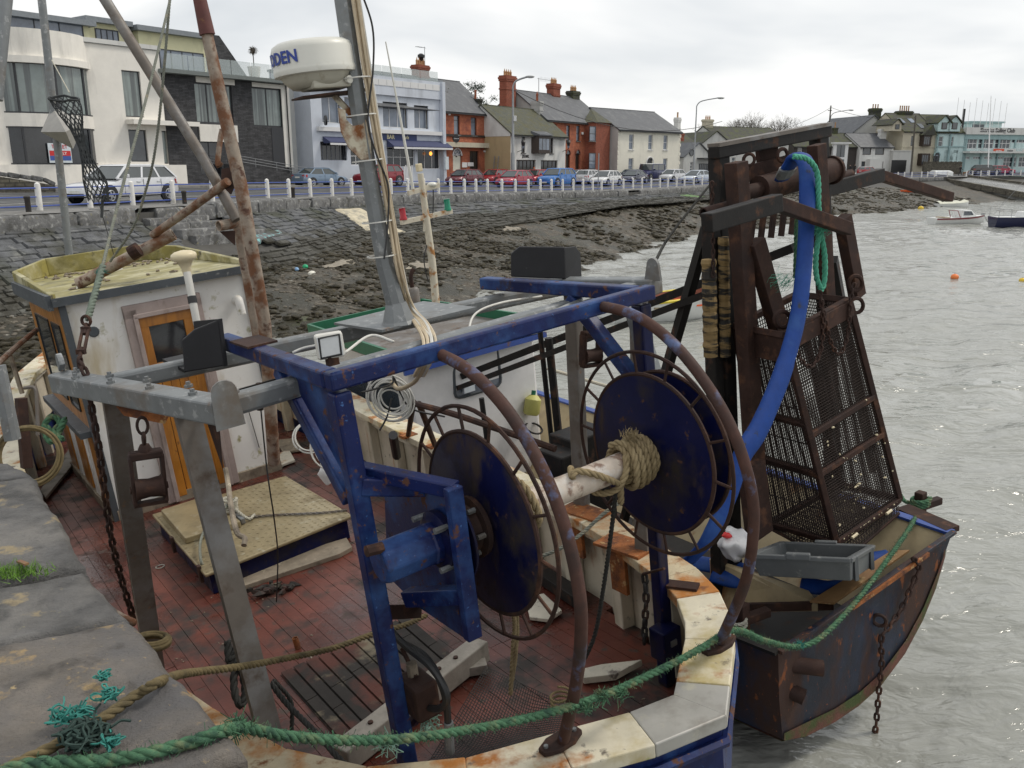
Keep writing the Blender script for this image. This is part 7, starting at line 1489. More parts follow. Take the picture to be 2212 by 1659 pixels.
hk = [B1.y(*q, .25) for q in ((731,233),(746,238),(748,258),(762,272),(783,268),(790,258),(800,290),(803,345),(780,345),(755,320),(738,285))]
mk('hook_plate', MB().prism(hk, (0,.012,0)), M_RUSTP, ms, True)
# ---- blue drum frame
BT = 2.66; bl = mk('drum_frame', MB().beam(V(-1.40,-.78, BT), V(.74,-.68, BT),.08,.088), M_BLUE, tr, True, bevel=.012)
for a, b, w_ in ((V(-1.36,-.72, BT - .002), V(-1.34,.86, BT - .002),.085),(V(.68,-.62, BT - .002), V(.58,.86, BT - .002),.085)): mk('top_bar', MB().beam(a, b, w_, .085), M_BLUE, bl, True, bevel=.012)
for x, yb in ((-1.345,-.76),(.665,-.665)):
 mk('leg', MB().beam(V(x, yb, BT - .06), V(x + (.03 if x < 0 else -.01), yb + .02,0),.088,.09,(0,1,0)), M_BLUE if x < 0 else M_BLUED, bl, True, bevel=.012)
mk('corner_brace', MB().beam(V(-1.345,-.68, BT - .62), V(-1.345,-.05, BT - .05),.08,.08,(1,0,0)), M_BLUE, bl, True, bevel=.01); mk('brace_web', MB().add([V(-1.345,-.70, BT - .55), V(-1.345,-.70, BT - .06), V(-1.345,-.15, BT - .06)], [(0,1,2)]), M_BLUE, bl, True)
mk('corner_brace', MB().beam(V(.66,-.58, BT - .55), V(.64,-.05, BT - .05),.08,.08,(1,0,0)), M_BLUE, bl, True, bevel=.01); mk('corner_brace', MB().beam(V(.72,-.66, BT - .5), V(.86,-.35, BT - .04),.09,.09), M_GALV, bl, True)
mk('splice_plate', MB().box(V(-1.33,.35, BT + .046),(.17,.30,.012)), M_RUST, bl, True)
for xa, pts in ((-.8,((-.70,2.66),(-1.01,2.60),(-1.28,2.46),(-1.48,2.25),(-1.60,2.02),(-1.66,1.75),(-1.65,1.50),(-1.56,1.16),(-1.40,.76))),(.3,((-.64,2.67),(-.99,2.63),(-1.26,2.49),(-1.48,2.27),(-1.62,2.03),(-1.69,1.75),(-1.67,1.49),(-1.59,1.20),(-1.39,.77)))):
 xf = xa + (.02 if xa < 0 else .08)
 ar = mk('hoop', MB().tube(spline([V(xa + (xf - xa) * k / 8, y, z) for k, (y, z) in enumerate(pts)], 8),.030,12), M_RUSTB, bl, True, True)
 ft = [V(xf + .125 * cos(t) * (1.0 if abs(cos(t)) < .8 else 1.05),-1.38 + .062 * sin(t), CAPH + .037) for t in np.linspace(0,2 * pi, 9)[:-1] + .39]
 mk('hoop_foot', MB().prism(ft, (0,0,.028)), M_RUST, ar, True, bevel=.006)
 for sx in (-.09,.09): mk('bolt', MB().lathe([(.012,0),(.012,.012)], V(xf + sx, -1.38, CAPH + .065),(0,0,1),6), M_GALV, ar, True)
# ---- net drum
DC = (-.945,1.80); ax = V(1,0,0); XL, XR = -.80,.38; fr = .475
nd = mk('net_drum', MB().lathe([(.075,0),(.078,.2),(.074,.6),(.078, XR - XL)], V(XL, *DC), ax, 20), mat('peeling_drum_shaft', (.56,.48,.40),.7, var=.2, vscale=8, spots=[((.24,.16,.12),9,.57,.05),((.62,.58,.53),7,.60,.05)], bump=(50,.4,.005)), tr, True, True)
def flange(x, tilt=0., r=fr):
 f_ = mk('flange', MB().lathe([(.05,-.008),(r * .97,-.008),(r, -.004),(r, .010),(r * .97,.012),(.05,.012)], V(x, *DC), ax, 56), M_BLUED, nd, True, True, sharp=30)
 mk('flange_rim', MB().torus(V(x, *DC), ax, r, .0125,56,6), M_RUST, f_, True, True); return f_
flange(XL); flange(XR); flange(XR + .16,0,.45)
def guard(x, r, gaps=()):
 g_ = mk('rope_guard', MB().torus(V(x, *DC), ax, r, .011,56,6, u=(0,0,1)), M_RUST, nd, True, True)
 for k in range(14):
  a = 2 * pi * k / 14 + .1; mk('guard_spoke', MB().cyl(V(x, DC[0] + cos(a) * fr, DC[1] + sin(a) * fr), V(x, DC[0] + cos(a) * r, DC[1] + sin(a) * r),.009,6), M_RUST, g_, True)
guard(XL + .004, fr * 1.27); guard(XR + .002, fr * 1.27)
# drive side: bearing plate, hub, motor
mk('hub_plate', MB().lathe([(.155,0),(.16,.03),(.12,.035),(.10,.10)], V(XL - .035, *DC),-ax, 24), M_RUST, nd, True, True)
for k in range(6): a = k * pi / 3; mk('hub_bolt', MB().cyl(V(XL - .06, DC[0] + cos(a) * .13, DC[1] + sin(a) * .13), V(XL - .11, DC[0] + cos(a) * .13, DC[1] + sin(a) * .13),.014,6), M_GALV, nd, True)
mk('bearing_disc', MB().lathe([(.23,0),(.23,.012)], V(-.985, *DC), ax, 32), M_BLUED, nd, True, True)
PXm = -1.02
pp = [B1.x(*q, PXm) for q in ((982,1052),(1036,1372),(1005,1380),(905,1312),(838,1245),(830,1060),(880,1030))]
mp_ = mk('motor_plate', MB().prism(pp, (.014,0,0)), M_BLUE, bl, True)
mk('plate_edge', MB().beam(B1.x(978,1052, PXm - .03), B1.x(1022,1378, PXm - .03),.08,.05,(0,1,0)), M_BLUE, mp_, True, bevel=.006)
LEGX, LEGY = -1.33,-.75
mk('support_arm', MB().beam(V(LEGX, LEGY - .02,2.13), B1.x(915,1052, PXm),.075,.085), M_BLUE, mp_, True, bevel=.008); mk('support_arm', MB().beam(V(LEGX + .05, LEGY + .1,2.17), B1.x(985,1058, PXm),.075,.07), M_BLUE, mp_, True, bevel=.008); mk('support_arm', MB().beam(B1.x(880,1290, PXm - .14), B1.x(1003,1285, PXm - .02),.075,.085), M_BLUE, mp_, True, bevel=.008)
mk('support_arm', MB().beam(V(LEGX, LEGY, 1.45), B1.x(900,1320, PXm),.06,.07), M_RUST, mp_, True)
mt_ = mk('hydraulic_motor', MB().lathe([(.05,-.02),(.105,0),(.11,.05),(.105,.06),(.105,.30),(.095,.32)], V(-1.06, *DC),-ax, 8), M_BLUE, bl, True, bevel=.01)
mk('motor_flange', MB().lathe([(.15,0),(.15,.035),(.12,.05)], V(-1.03, *DC),-ax, 24), M_BLUED, mt_, True, True); mk('motor_port', MB().cyl(V(-1.36, DC[0] - .03, DC[1] + .09), V(-1.44, DC[0] - .03, DC[1] + .10),.028,8), M_RUST, mt_, True)
for sy, sz in ((-.085,.085),(.085,.085),(-.085,-.085)): mk('motor_bolt', MB().cyl(V(-1.05, DC[0] + sy * 1.2, DC[1] + sz * 1.2), V(-1.12, DC[0] + sy * 1.2, DC[1] + sz * 1.2),.016,6), M_GALV, mt_, True)
# hydraulic hoses down the leg
for k, px in enumerate((((815,1210),(800,1270),(830,1340),(870,1390),(930,1440),(965,1500),(950,1530),(905,1525)),((822,1270),(850,1370),(920,1420),(958,1490),(968,1560),(970,1610)))):
 mk('hydraulic_hose', MB().tube(spline([B1.x(*q, -1.22 + .03 * k) for q in px], 8),.019,8), M_CABLEB, bl, True, True)
mk('hose_ferrule', MB().cyl(B1.x(969,1560,-1.19), B1.x(972,1625,-1.19),.024,10), M_GALV, bl, True)
vb = B1.x(905,1500,-1.22); vv = mk('valve_block', MB().box(vb, (.14,.2,.2)), M_RUST, bl, True, bevel=.02); mk('valve_lever', MB().cyl(vb + V(0,0,.1), B1.x(868,1400,-1.22),.012,6), M_RUST, vv, True); mk('valve_cap', MB().cyl(vb + V(0,.03,.1), vb + V(0,.03,.17),.03,8), M_OLDWOOD, vv, True); mk('valve_pipe', MB().tube(spline([vb + V(0,0,-.1), vb + V(0,.12,-.22), vb + V(0,.22,-.3)], 4),.03,8), M_BLUED, vv, True, True)
# right-hand chain box on the frame leg
cb_ = mk('chain_box', MB().box(V(.60,-.72,.38),(.16,.14,.22)), M_BLUED, bl, True, bevel=.01); mk('box_opening', MB().box(V(.60,-.795,.40),(.05,.01,.04)), M_GALV, cb_, True)
# ---- winch table rails, posts and bits amidships
M_RAILR = M_RUST
rl = mk('deck_rail', MB().tube(spline([B1.h(*q, z) for q, z in (((888,870),1.55),((975,893),1.5),(( 1100,935),1.4),((1200,970),1.3))], 4),.028,8), M_RUST, tr, True, True)
for a, b in (((893,868),(882,940)),((905,872),(940,962))): mk('rail_post', MB().cyl(B1.h(*a, 1.52), B1.h(*b, .74),.028,8), M_RUST, rl, True); mk('rail_foot', MB().box(B1.h(*b, .735),(.16,.14,.02)), M_RUSTO, rl, True)
mk('mooring_post', MB().cyl(B1.h(857,985,.45), B1.h(849,940,.85),.05,8), M_BLK, tr, True)
for q in ((300,1260),(1440,1200)): pass
cl = mk('cap_cleat', MB().box(B1.h(1475,1265, CAPH + .045),(.09,.2,.02), Matrix.Rotation(.5,3, 'Z')), M_RUST, tr, True)
hc = B1.h(1360,1190, CAPH + .03)
mk('corner_rust_plate', MB().box(B1.h(1350,1178, CAPH + .045),(.22,.42,.02), Matrix.Rotation(.12,3, 'Z')), M_RUSTO, tr, True); mk('corner_rust_plate', MB().box(B1.h(1262,1105, CAPH + .045),(.2,.4,.02), Matrix.Rotation(.12,3, 'Z')), M_RUSTO, tr, True)
for q in ((1352,1235),(1258,1160)): c = B1.h(*q, CAPH - .15); mk('knee', MB().box(c + V(-.02,.05,0),(.03,.16,.34)), M_RUSTO, tr, True)
# rusty tabernacle masts by the wheelhouse
pm_ = mk('pole_mast', MB().tube([B1.x(*q, .33) for q in ((592,1000),(572,700),(520,400),(470,180),(425,-30))], [.075,.07,.07,.066,.05], 12), M_RUSTPOLE, tr, True, True)
a_ = B1.x(452,95,.33); mk('mast_sleeve', MB().tube([B1.x(448,75,.33), B1.x(425,-32,.33)], [.078,.062], 12), M_BROWNP, pm_, True, True)
mk('pole_brace', MB().tube([B1.x(*q, .42) for q in ((560,745),(512,470))], .06,12), M_RUSTPOLE, pm_, True, True); mk('bracing_leg', MB().tube([B1.d(512,475,9.4), B1.d(444,350,9.4), B1.d(330,165,9.3), B1.d(215,-20,9.2)], .058,12), M_RUSTPOLE if 0 else M_GALVB, pm_, True, True)
mk('stub_pipe', MB().pipe(B1.d(472,488,9.35), B1.d(508,482,9.5),.058,.048), M_RUSTPOLE, pm_, True); mk('stub_bracket', MB().prism([B1.d(475,500,9.4), B1.d(508,498,9.45), B1.d(508,530,9.45)], (0,.02,0)), M_RUST, pm_, True)
mk('bracket', MB().prism([B1.d(*q, 9.25) for q in ((480,365),(505,360),(515,385),(500,420),(480,400))], (0,.03,0)), M_RUST, pm_, True); mk('knee_pipe', MB().tube(spline([B1.d(478,350,9.4), B1.d(470,355,9.4), B1.d(476,300,9.4), B1.d(480,280,9.4)], 4),.03,8), M_RUSTPOLE, pm_, True, True)
bm = mk('boom', MB().tube([B1.d(*q, d_) for q, d_ in (((492,392),9.2),((410,452),9.6),((330,508),9.95))], .045,10), M_RUSTPOLE, tr, True, True); mk('boom_end', MB().pipe(B1.d(375,506,10.0), B1.d(168,614,9.9),.068,.056), M_RUSTPOLE, bm, True, smooth=True)
mk('boom_fitting', MB().cyl(B1.d(300,538,9.8), B1.d(282,548,9.8),.085,12), M_RUST, bm, True)
# forward pole with day shape and net
mk('corner_stay_pole', MB().tube([B1.d(16,-30,7.0), B1.d(-8,215,7.0)], .05,10), M_GALV, tr, True, True)
fp_ = mk('signal_pole', MB().tube([V(B1.d(155,600,12.6).x, B1.d(155,600,12.6).y, 0), B1.d(155,600,12.6), B1.d(88,-20,11.8)], .055,10), M_GALV, tr, True, True)
# whip aerial / gps mushroom
gp0 = B1.d(424,690,5.3); ga_ = mk('gps_aerial', MB().tube([V(gp0.x, gp0.y, 2.6), gp0, B1.d(404,588,5.3)], .023,12), M_CABLEW, tr, True, True)
ctop = B1.d(402,578,5.3); mk('gps_dome', MB().lathe([(.024,-.055),(.03,.0),(.047,.038),(.073,.05),(.077,.073),(.073,.086),(.05,.10),(.01,.107)], ctop, (0,0,1),24), M_DOME, ga_, True, True, sharp=70); mk('tape', MB().cyl(B1.d(417,655,5.3), B1.d(414,640,5.3),.027,12), M_BLK, ga_, True)
# black side-light boards
sb = B1.h(440,800,2.66)
lb = mk('sidelight_board', MB().prism([V(-1.64,.10,2.62), V(-1.64,.62,2.62), V(-1.64,.62,2.95), V(-1.64,.52,3.03), V(-1.64,.10,3.03)], (.018,0,0)), M_BPLAST, tr, True, bevel=.006) if 0 else None
q0, q1, q2, q3 = [B1.d(*q, 5.0) for q in ((398,805),(492,790),(480,688),(420,712))]; q4 = B1.d(393,735,5.0)
lb = mk('sidelight_board', MB().prism([q0, q1, q2, q3, q4], V(.01,.03,0)), M_BPLAST, tr, True, bevel=.008)
mk('board_side', MB().prism([q2, q1, q1 + V(-.06,.32,.0), q2 + V(-.06,.32,-.03)], V(-.02,0,0)), M_BPLAST, lb, True); mk('board_base', MB().prism([B1.d(352,782,5.4), B1.d(398,805,5.02), B1.d(440,795,5.1), B1.d(395,772,5.5)], V(0,0,.02)), M_BPLAST, lb, True)
q = [B1.d(*p, 6.35) for p in ((1104,598),(1222,603),(1220,534),(1122,533),(1104,548))]
lb = mk('sidelight_board', MB().prism(q, V(.02,.03,0)), M_BPLAST, tr, True, bevel=.008); q5 = [B1.d(1222,603,6.37), B1.d(1257,598,6.7), B1.d(1254,545,6.72), B1.d(1243,532,6.6), B1.d(1220,534,6.37)]; mk('board_side', MB().prism(q5, V(-.02,.02,0)), M_BPLAST, lb, True, bevel=.006)
mk('board_base', MB().prism([B1.d(1104,600,6.35), B1.d(1222,606,6.37), B1.d(1257,600,6.7), B1.d(1140,594,6.7)], V(0,0,-.02)), M_BPLAST, lb, True)
# work light
wl = B1.d(712,746,3.86); R_ = Matrix.Rotation(-.35,3, 'Z'); wo = mk('work_light', MB().box(wl, (.125,.05,.115), R_), M_CABLEW, tr, True, bevel=.012); nf = R_ @ V(0,-1,0)
mk('light_glass', MB().box(wl + nf * .024,(.105,.01,.095), R_), M_HEAD, wo, True); mk('light_bezel', MB().torus(wl + nf * .028, nf, .066,.007,4,4,1,.92, R_ @ V(1,0,1)), M_BLK, wo, True); mk('light_bracket', MB().box(wl + V(0,.0,-.07),(.05,.04,.04)), M_RUST, wo, True)
# fore bulwark rails and bits, grab rail
mk('pulpit_rail', MB().tube(spline([B1.d(-10,790,9.0), B1.d(40,745,9.8), B1.d(80,712,10.6)], 4),.03,8), M_RUSTPOLE, tr, True, True); mk('pulpit_post', MB().cyl(B1.d(22,768,9.5), B1.d(48,850,9.6),.025,6), M_OLDWOOD, tr, True)
mk('samson_post', MB().beam(B1.d(45,860,8.6), B1.d(58,1010,8.7),.09,.09), M_RUST, tr, True); mk('grey_fender_post', MB().cyl(B1.d(-6,790,7.6), B1.d(28,950,7.7),.07,10), M_GALV, tr, True)
mk('grab_bar', MB().tube(spline([B1.d(52,838,9), B1.d(75,838,9), B1.d(80,870,9), B1.d(82,940,9)], 5),.02,6), M_GALVB, tr, True, True)
# ================================================================== the steel dredger
M_HULL2 = mat('rusting_blue_hull', (.014,.018,.030),.5, var=.3, vscale=3, spec=.3, spots=[((.024,.034,.068),1.1,.57,.1,.45),((.055,.030,.023),2.4,.51,.07,.8,(1,1,.45)),((.20,.07,.028),9,.635,.03,.9,(1,1,.5)),((.30,.10,.04),24,.69,.02,.9)], bump=((30,.35,.006),(6,.2,.02)))
M_ANTIF = mat('weedy_antifouling', (.12,.045,.03),.75, var=.35, vscale=5, spots=[((.05,.07,.015),4,.52,.08),((.55,.56,.45),9,.70,.02)], bump=(30,.7,.015))
M_INN2 = mat('cream_bulwark_inside', (.46,.37,.22),.6, var=.15, vscale=3, spots=[((.30,.13,.045),3,.62,.06,.9,(1,1,.35)),((.28,.23,.15),1.5,.58,.1)], bump=(30,.2,.005))
M_BKST = mat('black_steel', (.015,.0135,.013),.55, spec=.25, var=.3, vscale=6, spots=[((.085,.045,.03),6,.62,.06,.85)], bump=(40,.3,.005))
M_OCHRE = mat('ochre_rubber_pad', (.25,.17,.07),.75, var=.25, vscale=8, spots=[((.02,.018,.015),9,.51,.04,.7,(.4,.4,2.5))], bump=(40,.5,.01))
M_HOSE = mat('blue_layflat_hose', (.007,.042,.21),.58, spec=.25, var=.12, vscale=9, spots=[((.022,.075,.25),4,.6,.1),((.03,.035,.05),9,.68,.04)], bump=(14,.2,.01))
M_PLY = mat('split_plywood', (.25,.145,.06),.7, var=.2, vscale=4, spots=[((.20,.10,.05),3,.58,.08),((.50,.36,.18),8,.64,.05)], bump=(40,.3,.004)); M_CRATE = mat('grey_fish_box', (.11,.118,.122),.45, var=.1, vscale=6, spots=[((.25,.25,.24),9,.66,.05)])
M_BAG = mat('white_plastic_bag', (.72,.71,.71),.4, var=.05); M_BAGR = mat('red_plastic', (.6,.03,.03),.4); M_MINT = mat('mint_green_paint', (.16,.45,.30),.5, var=.1); M_GREENP = mat('green_paint', (.012,.13,.065),.45, var=.12)
M_WH2 = mat('dredger_white', (.72,.71,.70),.45, var=.06, spots=[((.42,.33,.2),1.6,.66,.06, None, (1,1,.3))]); M_YCAN = mat('yellow_can', (.45,.43,.13),.5, var=.1); M_NMAST = mat('nav_mast_white', (.58,.53,.42),.55, var=.12, spots=[((.34,.16,.05),7,.60,.05,.85)]); M_REDL = mat('red_lens', (.35,.01,.02),.2); M_GRNL = mat('green_lens', (.0,.20,.11),.2)
M_SLBLUE = mat('bright_blue_cap', (.03,.07,.28),.45, var=.15, spots=[((.16,.08,.05),8,.64,.05)])
B2 = Frame((1.9424,5.6264,-1.7986),36,-2,-6)
dg_ = thing('steel_dredger', 'rusty blue steel dredger with a tall dredge gantry over its stern', 'fishing boat', M=B2.M)
TRN = [(0,0),(.0,-.40),(.03,-.77),(.30,-.88),(.67,-.95),(1.0,-.97),(1.32,-.94),(1.68,-.80),(1.95,-.60),(2.15,-.37),(2.29,-.11),(2.41,.06)]
def sec(y, xl, xr, dz, zt): return [V(xl + (xr - xl) * x / 2.41, y, (z * (1 + dz) if z < 0 else z) + zt * (1 - min(1,-z / .95))) for x, z in TRN]
SECS = [(0,0,2.41,0,0),(.5,-.06,2.44,.02,0),(1.5,-.18,2.50,.10,.0),(3,-.32,2.56,.2,.02),(5,-.35,2.6,.3,.08),(7,-.05,2.4,.4,.25),(8.6,.6,1.95,.5,.5),(9.6,1.15,1.4,.5,.75)]
R2 = [sec(*q) for q in SECS]
hb = MB().loft(R2, closed=False); hb.add(R2[0], [tuple(range(12))]); mk('hull', hb, M_HULL2, dg_, True, True, sharp=30)
wlb = MB()
low = [[q for q in r[2:9]] for r in R2[:4]]
cx_ = V(1.1,0,-.3)
for a in (0,):
 rr_ = [[p + (p - V(1.15, p.y, -.2)).normalized() * .012 for p in r[2:10]] for r in R2]; rr2 = [[p * 1.0 + V(0,0,.10) + (p - V(1.15, p.y, -.2)).normalized() * .010 for p in r[2:10]] for r in R2]
 wlb.loft(rr_, closed=False)
mk('antifouling', wlb, M_ANTIF, dg_, True, True, sharp=30)
bd = MB(); e_ = [R2[0][k] + V(0,-.012,0) for k in range(2,11)]; bd.add(e_ + [p + V(0,-.004,.13 if 0 < i < 8 else .07) for i, p in enumerate(e_)], [(i, i + 1,10 + i, 9 + i) for i in range(8)]); mk('weed_band', bd, M_ANTIF, dg_, True)
# inner skin and rim
for sd, idx in (('port', 0),('stbd', 11)):
 s_ = .02 if idx == 0 else -.02
 iw = MB().loft([[r[idx] + V(s_, 0,-.01),(r[idx] + V(s_ * 2.5,0,-.68)) if idx == 0 else V(r[9].x - .05, r[9].y, r[9].z * .5), V((r[0].x + .05) if idx == 0 else r[7].x, r[0].y, -.68)] for r in R2], closed=False); mk('inner_bulwark', iw, M_INN2, dg_, True, True)
 cp_ = MB()
 for a, b in zip(R2, R2[1:]): cp_.beam(a[idx] + V(0,0,.01), b[idx] + V(0,0,.01),.09,.025)
 mk('cap_rail', cp_, M_SLBLUE if idx else M_BKST, dg_, True)
mk('inner_transom', MB().quad(V(.03,.02,-.01), V(2.34,.02,.04), V(2.1,.02,-.36), V(1.75,.02,-.66), V(.04,.02,-.66)), M_INN2, dg_, True)
mk('transom_rim', MB().beam(V(0,-.01,.012), V(2.43,-.01,.075),.05,.03), M_HULL2, dg_, True, bevel=.006); mk('rust_rim', MB().beam(V(.85,-.02,.02), V(1.95,-.02,.055),.07,.035), M_RUSTO, dg_, True)
mk('deck', MB().add([V(r[0].x + .02, r[0].y + (.02 if i == 0 else 0),-.64) for i, r in enumerate(R2)] + [V(r[8].x - .06, r[8].y + (.02 if i == 0 else 0),-.62) for i, r in reversed(list(enumerate(R2)))], [tuple(range(16))]), M_BKST, dg_, True)
q = [B2.h(*p, .06) for p in ((2058,1146),(1949,1098))]; mk('quarter_cap', MB().beam(q[0], q[1], .16,.05), M_RUST, dg_, True)
# exhaust stubs on the transom
mk('exhaust_stub', MB().pipe(B2.y(1705,1435,.05), B2.y(1705,1435,.05) + V(.17,-.17,-.035),.062,.05), M_RUST, dg_, True, smooth=True); mk('exhaust_stub', MB().pipe(B2.y(1700,1490,.05), B2.y(1700,1490,.05) + V(.05,-.12,-.03),.06,.045), M_RUST, dg_, True, smooth=True)
mk('rudder', MB().prism([V(.55,.35,-.8), V(.55,.75,-.8), V(.55,.75,-2.0), V(.55,.30,-2.0)], (.03,0,0)), M_BKST, dg_, True)
# bollards with cross bars
for p, d in ((B2.h(1604,1345,0),1),(B2.h(1988,1098,0),1)):
 b_ = mk('mooring_bitt', MB().beam(p + V(0,0,-.15), p + V(0,0,.17),.085,.085,(0,1,0)), M_RUST, dg_, True, bevel=.008); mk('bitt_bar', MB().beam(p + V(-.02,0,.02), p + V(.24,-.06,.02),.07,.07), M_RUST, b_, True, bevel=.008)
# dark well, plates and plywood near the stern
pl = [B2.h(*p, -.02) for p in ((1534,1206),(1604,1226),(1747,1276),(1767,1303))]
mk('inner_plate', MB().prism([pl[0], pl[1], pl[2], pl[3], pl[3] + V(0,0,-.06), pl[0] + V(-.1,-.1,-.45)], V(-.02,-.01,0)), M_INN2, dg_, True)
mk('edge_bar', MB().beam(B2.h(1600,1312,-.06), B2.h(1800,1308,-.06),.03,.07), M_RUST, dg_, True)
ply = [B2.h(*p, .0) for p in ((1765,1308),(1800,1312),(1990,1180),(1930,1190),(1800,1245))];
# ---- wheelhouse of the dredger
wx = B2.y(882,850,5.5).x; wz = 1.32; x1 = 2.08
w2 = mk('wheelhouse', MB().hexa([V(wx, 5.5,-.64), V(x1,5.5,-.64), V(x1 - .1,8.0,-.64), V(wx + .1,8.0,-.64), V(wx - .03,5.42, wz), V(x1,5.42, wz), V(x1 - .1,8.1, wz), V(wx + .07,8.1, wz)]), M_WH2, dg_, True, bevel=.05)
wr_ = [V(wx - .12,5.32, wz), V(x1 + .1,5.32, wz), V(x1,8.3, wz), V(wx, 8.3, wz)]
rf2 = mk('roof', MB().hexa(wr_ + [q + V(0,0,.05) for q in wr_]), M_GALVB, w2, True); rm2 = MB()
for a, b in zip(wr_, wr_[1:] + wr_[:1]): rm2.beam(a + V(0,0,.10), b + V(0,0,.10),.04,.16)
mk('roof_coaming', rm2, M_GREENP, w2, True); mk('roof_trim', MB().beam(wr_[0] + V(0,-.02,-.05), wr_[1] + V(0,-.02,-.05),.04,.07), M_SLBLUE, w2, True); mk('roof_trim', MB().beam(wr_[0] + V(0,-.025,.03), wr_[1] + V(0,-.025,.03),.03,.06), M_MINT, w2, True)
def rwin(px, yy, off=-.012, nm='window'):
 P = [B2.y(*q, yy) for q in px]; c = sum(P, V(0,0,0)) / len(P); ring_ = []
 for i in range(4):
  a, b, d = P[i - 1], P[i], P[(i + 1) % 4]
  for t in np.linspace(0,1,4): ring_.append(b.lerp(a, .18 * (1 - t)).lerp(b.lerp(d, .18 * t), t))
 w_ = mk(nm, MB().tube([q + V(0, off, 0) for q in ring_], .022,5, close=True), M_SLATEP, w2, True, True); mk('pane', MB().add([q + V(0, off + .002,0) for q in ring_], [tuple(range(len(ring_)))]), M_GLASSL, w_, True)
rwin(((978,790),(1070,738),(1082,832),(982,862)),5.45)
for y0, y1 in ((5.75,6.45),(6.65,7.3)): mk('side_window', MB().box((wx - .012,(y0 + y1) / 2,.80),(.03, y1 - y0,.52)), M_GLASS, w2, True, bevel=.01)
mk('shelf_clutter', MB().box(B2.y(1012,838,5.40),(.16,.05,.1)), M_SIGN, w2, True)
# exhaust can
ex = B2.y(891,625,7.0); e2 = mk('exhaust', MB().lathe([(.085,-.3),(.09,.0),(.075,.02),(.03,.03)], ex, (0,0,1),16), M_GALVB, w2, True, True); mk('exhaust_pipe', MB().tube(spline([ex + V(0,0,.02), ex + V(.0,0,.17), ex + V(.03,0,.24), ex + V(.06,0,.27)], 5),.03,10), M_RUST, e2, True, True)
# navigation-light mast
PY = 6.6; nb = lambda x, y: B2.y(x, y, PY)
nm = mk('navigation_mast', MB().tube([nb(945,690), nb(933,560), nb(921,470), nb(908,375)], [.055,.05,.045,.04], 10), M_NMAST, dg_, True, True)
mk('yard', MB().beam(nb(866,481), nb(976,456),.05,.06), M_NMAST, nm, True); mk('yard', MB().beam(nb(882,417), nb(948,400),.05,.06), M_NMAST, nm, True); mk('mast_twin', MB().beam(nb(917,400), nb(919,500),.04,.05), M_NMAST, nm, True)
for x, y, m_ in ((871,470, M_REDL),(967,450, M_GRNL)): mk('side_lamp', MB().lathe([(.05,-.03),(.05,.0),(.042,.01),(.042,.12),(.05,.125)], nb(x, y),(0,0,1),12), m_, nm, True, True)
mk('white_dome', MB().sphere(nb(933,399),.065,14,8,(1,1,.55)), M_RADAR, nm, True, True); mk('top_lamp', MB().box(nb(905,362),(.07,.07,.10)), M_DOME, nm, True, bevel=.01); mk('whip_aerial', MB().tube([nb(892,408), nb(862,240), nb(833,90)], [.022,.015,.008], 8), M_RADAR, nm, True, True)
mk('mast_lead', MB().tube(spline([nb(936,410), nb(935,460), nb(925,520), nb(916,560), nb(925,610)], 6),.008,5), M_CABLEB, nm, True)
# yellow can, hand wheel, posts on the dredger's side deck
yc = B2.y(1150,875,5.36); t_ = mk('yellow_can', MB().lathe([(.09,-.13),(.11,-.1),(.11,.08),(.06,.13),(.03,.14)], yc, (.3,0,1),14), M_YCAN, dg_, True, True); mk('can_cap', MB().cyl(yc + V(.03,0,.13), yc + V(.05,0,.19),.03,8), M_GREENP, t_, True)
mk('hand_wheel', MB().torus(B2.y(1153,925,5.38),(.2,-.5,1),.12,.014,20,6), M_BKST, dg_, True)
for a, b, r_ in (((1165,700),(1185,985),.03),((1185,730),(1205,970),.045),((1040,860),(1055,1000),.03)): pa_ = B2.d(*a, 9.4); mk('davit_post', MB().cyl(pa_, V(pa_.x + .02, pa_.y, -.63), r_, 8), M_BKST, dg_, True)
mk('black_boom', MB().beam(B2.y(1000,812,5.42), B2.y(1715,535,1.25),.08,.08), M_BKST, dg_, True); mk('black_boom', MB().beam(B2.y(990,838,5.42), B2.y(1560,622,1.25),.05,.06), M_BKST, dg_, True)
mk('side_rail', MB().tube([B2.d(1183,796,11), B2.d(1290,828,10.6), B2.d(1340,842,10.3)], .022,8), M_NMAST, dg_, True)
for c_, sx_ in ((B2.d(1255,960,8.8),.5),(B2.d(1215,1000,8.6),.32)): zt_ = c_.z + .15; mk('winch_box', MB().box(V(c_.x, c_.y, (zt_ - .64) / 2),(sx_, .4, zt_ + .64)), M_BKST, dg_, True, bevel=.02)
mk('davit_post', MB().beam(B2.d(1382,1240,7.4), B2.d(1378,1120,7.3),.08,.06), M_OLDWOOD, dg_, True);
# ---- dredge gantry
GY = 1.2; g_ = lambda x, y, o=0.: B2.y(x, y, GY + o)
gn = mk('dredge_gantry', MB().beam(g_(1541,330), g_(1786,283),.11,.10), M_BKST, dg_, True, bevel=.01)
for a, b, w_, m_ in (((1552,320),(1572,900),.13, M_BKST),((1768,285),(1790,800),.13, M_BKST),((1535,470),(1548,1000),.10, M_BKST)): pa_, pb_ = g_(*a, .02), g_(*b, .02); pb_ = pa_ + (pb_ - pa_) * ((pa_.z + .64) / (pa_.z - pb_.z)); mk('gantry_post', MB().beam(pa_, pb_, w_, .12,(0,1,0)), m_, gn, True, bevel=.01)
for pa_, pb_ in ((g_(1527,495,.1), g_(1440,800,.9)),(g_(1800,560,.1), g_(1845,800,.5))): pb_ = pa_ + (pb_ - pa_) * ((pa_.z + .64) / (pa_.z - pb_.z)); mk('gantry_brace', MB().beam(pa_, pb_, .07,.09), M_BKST, gn, True)
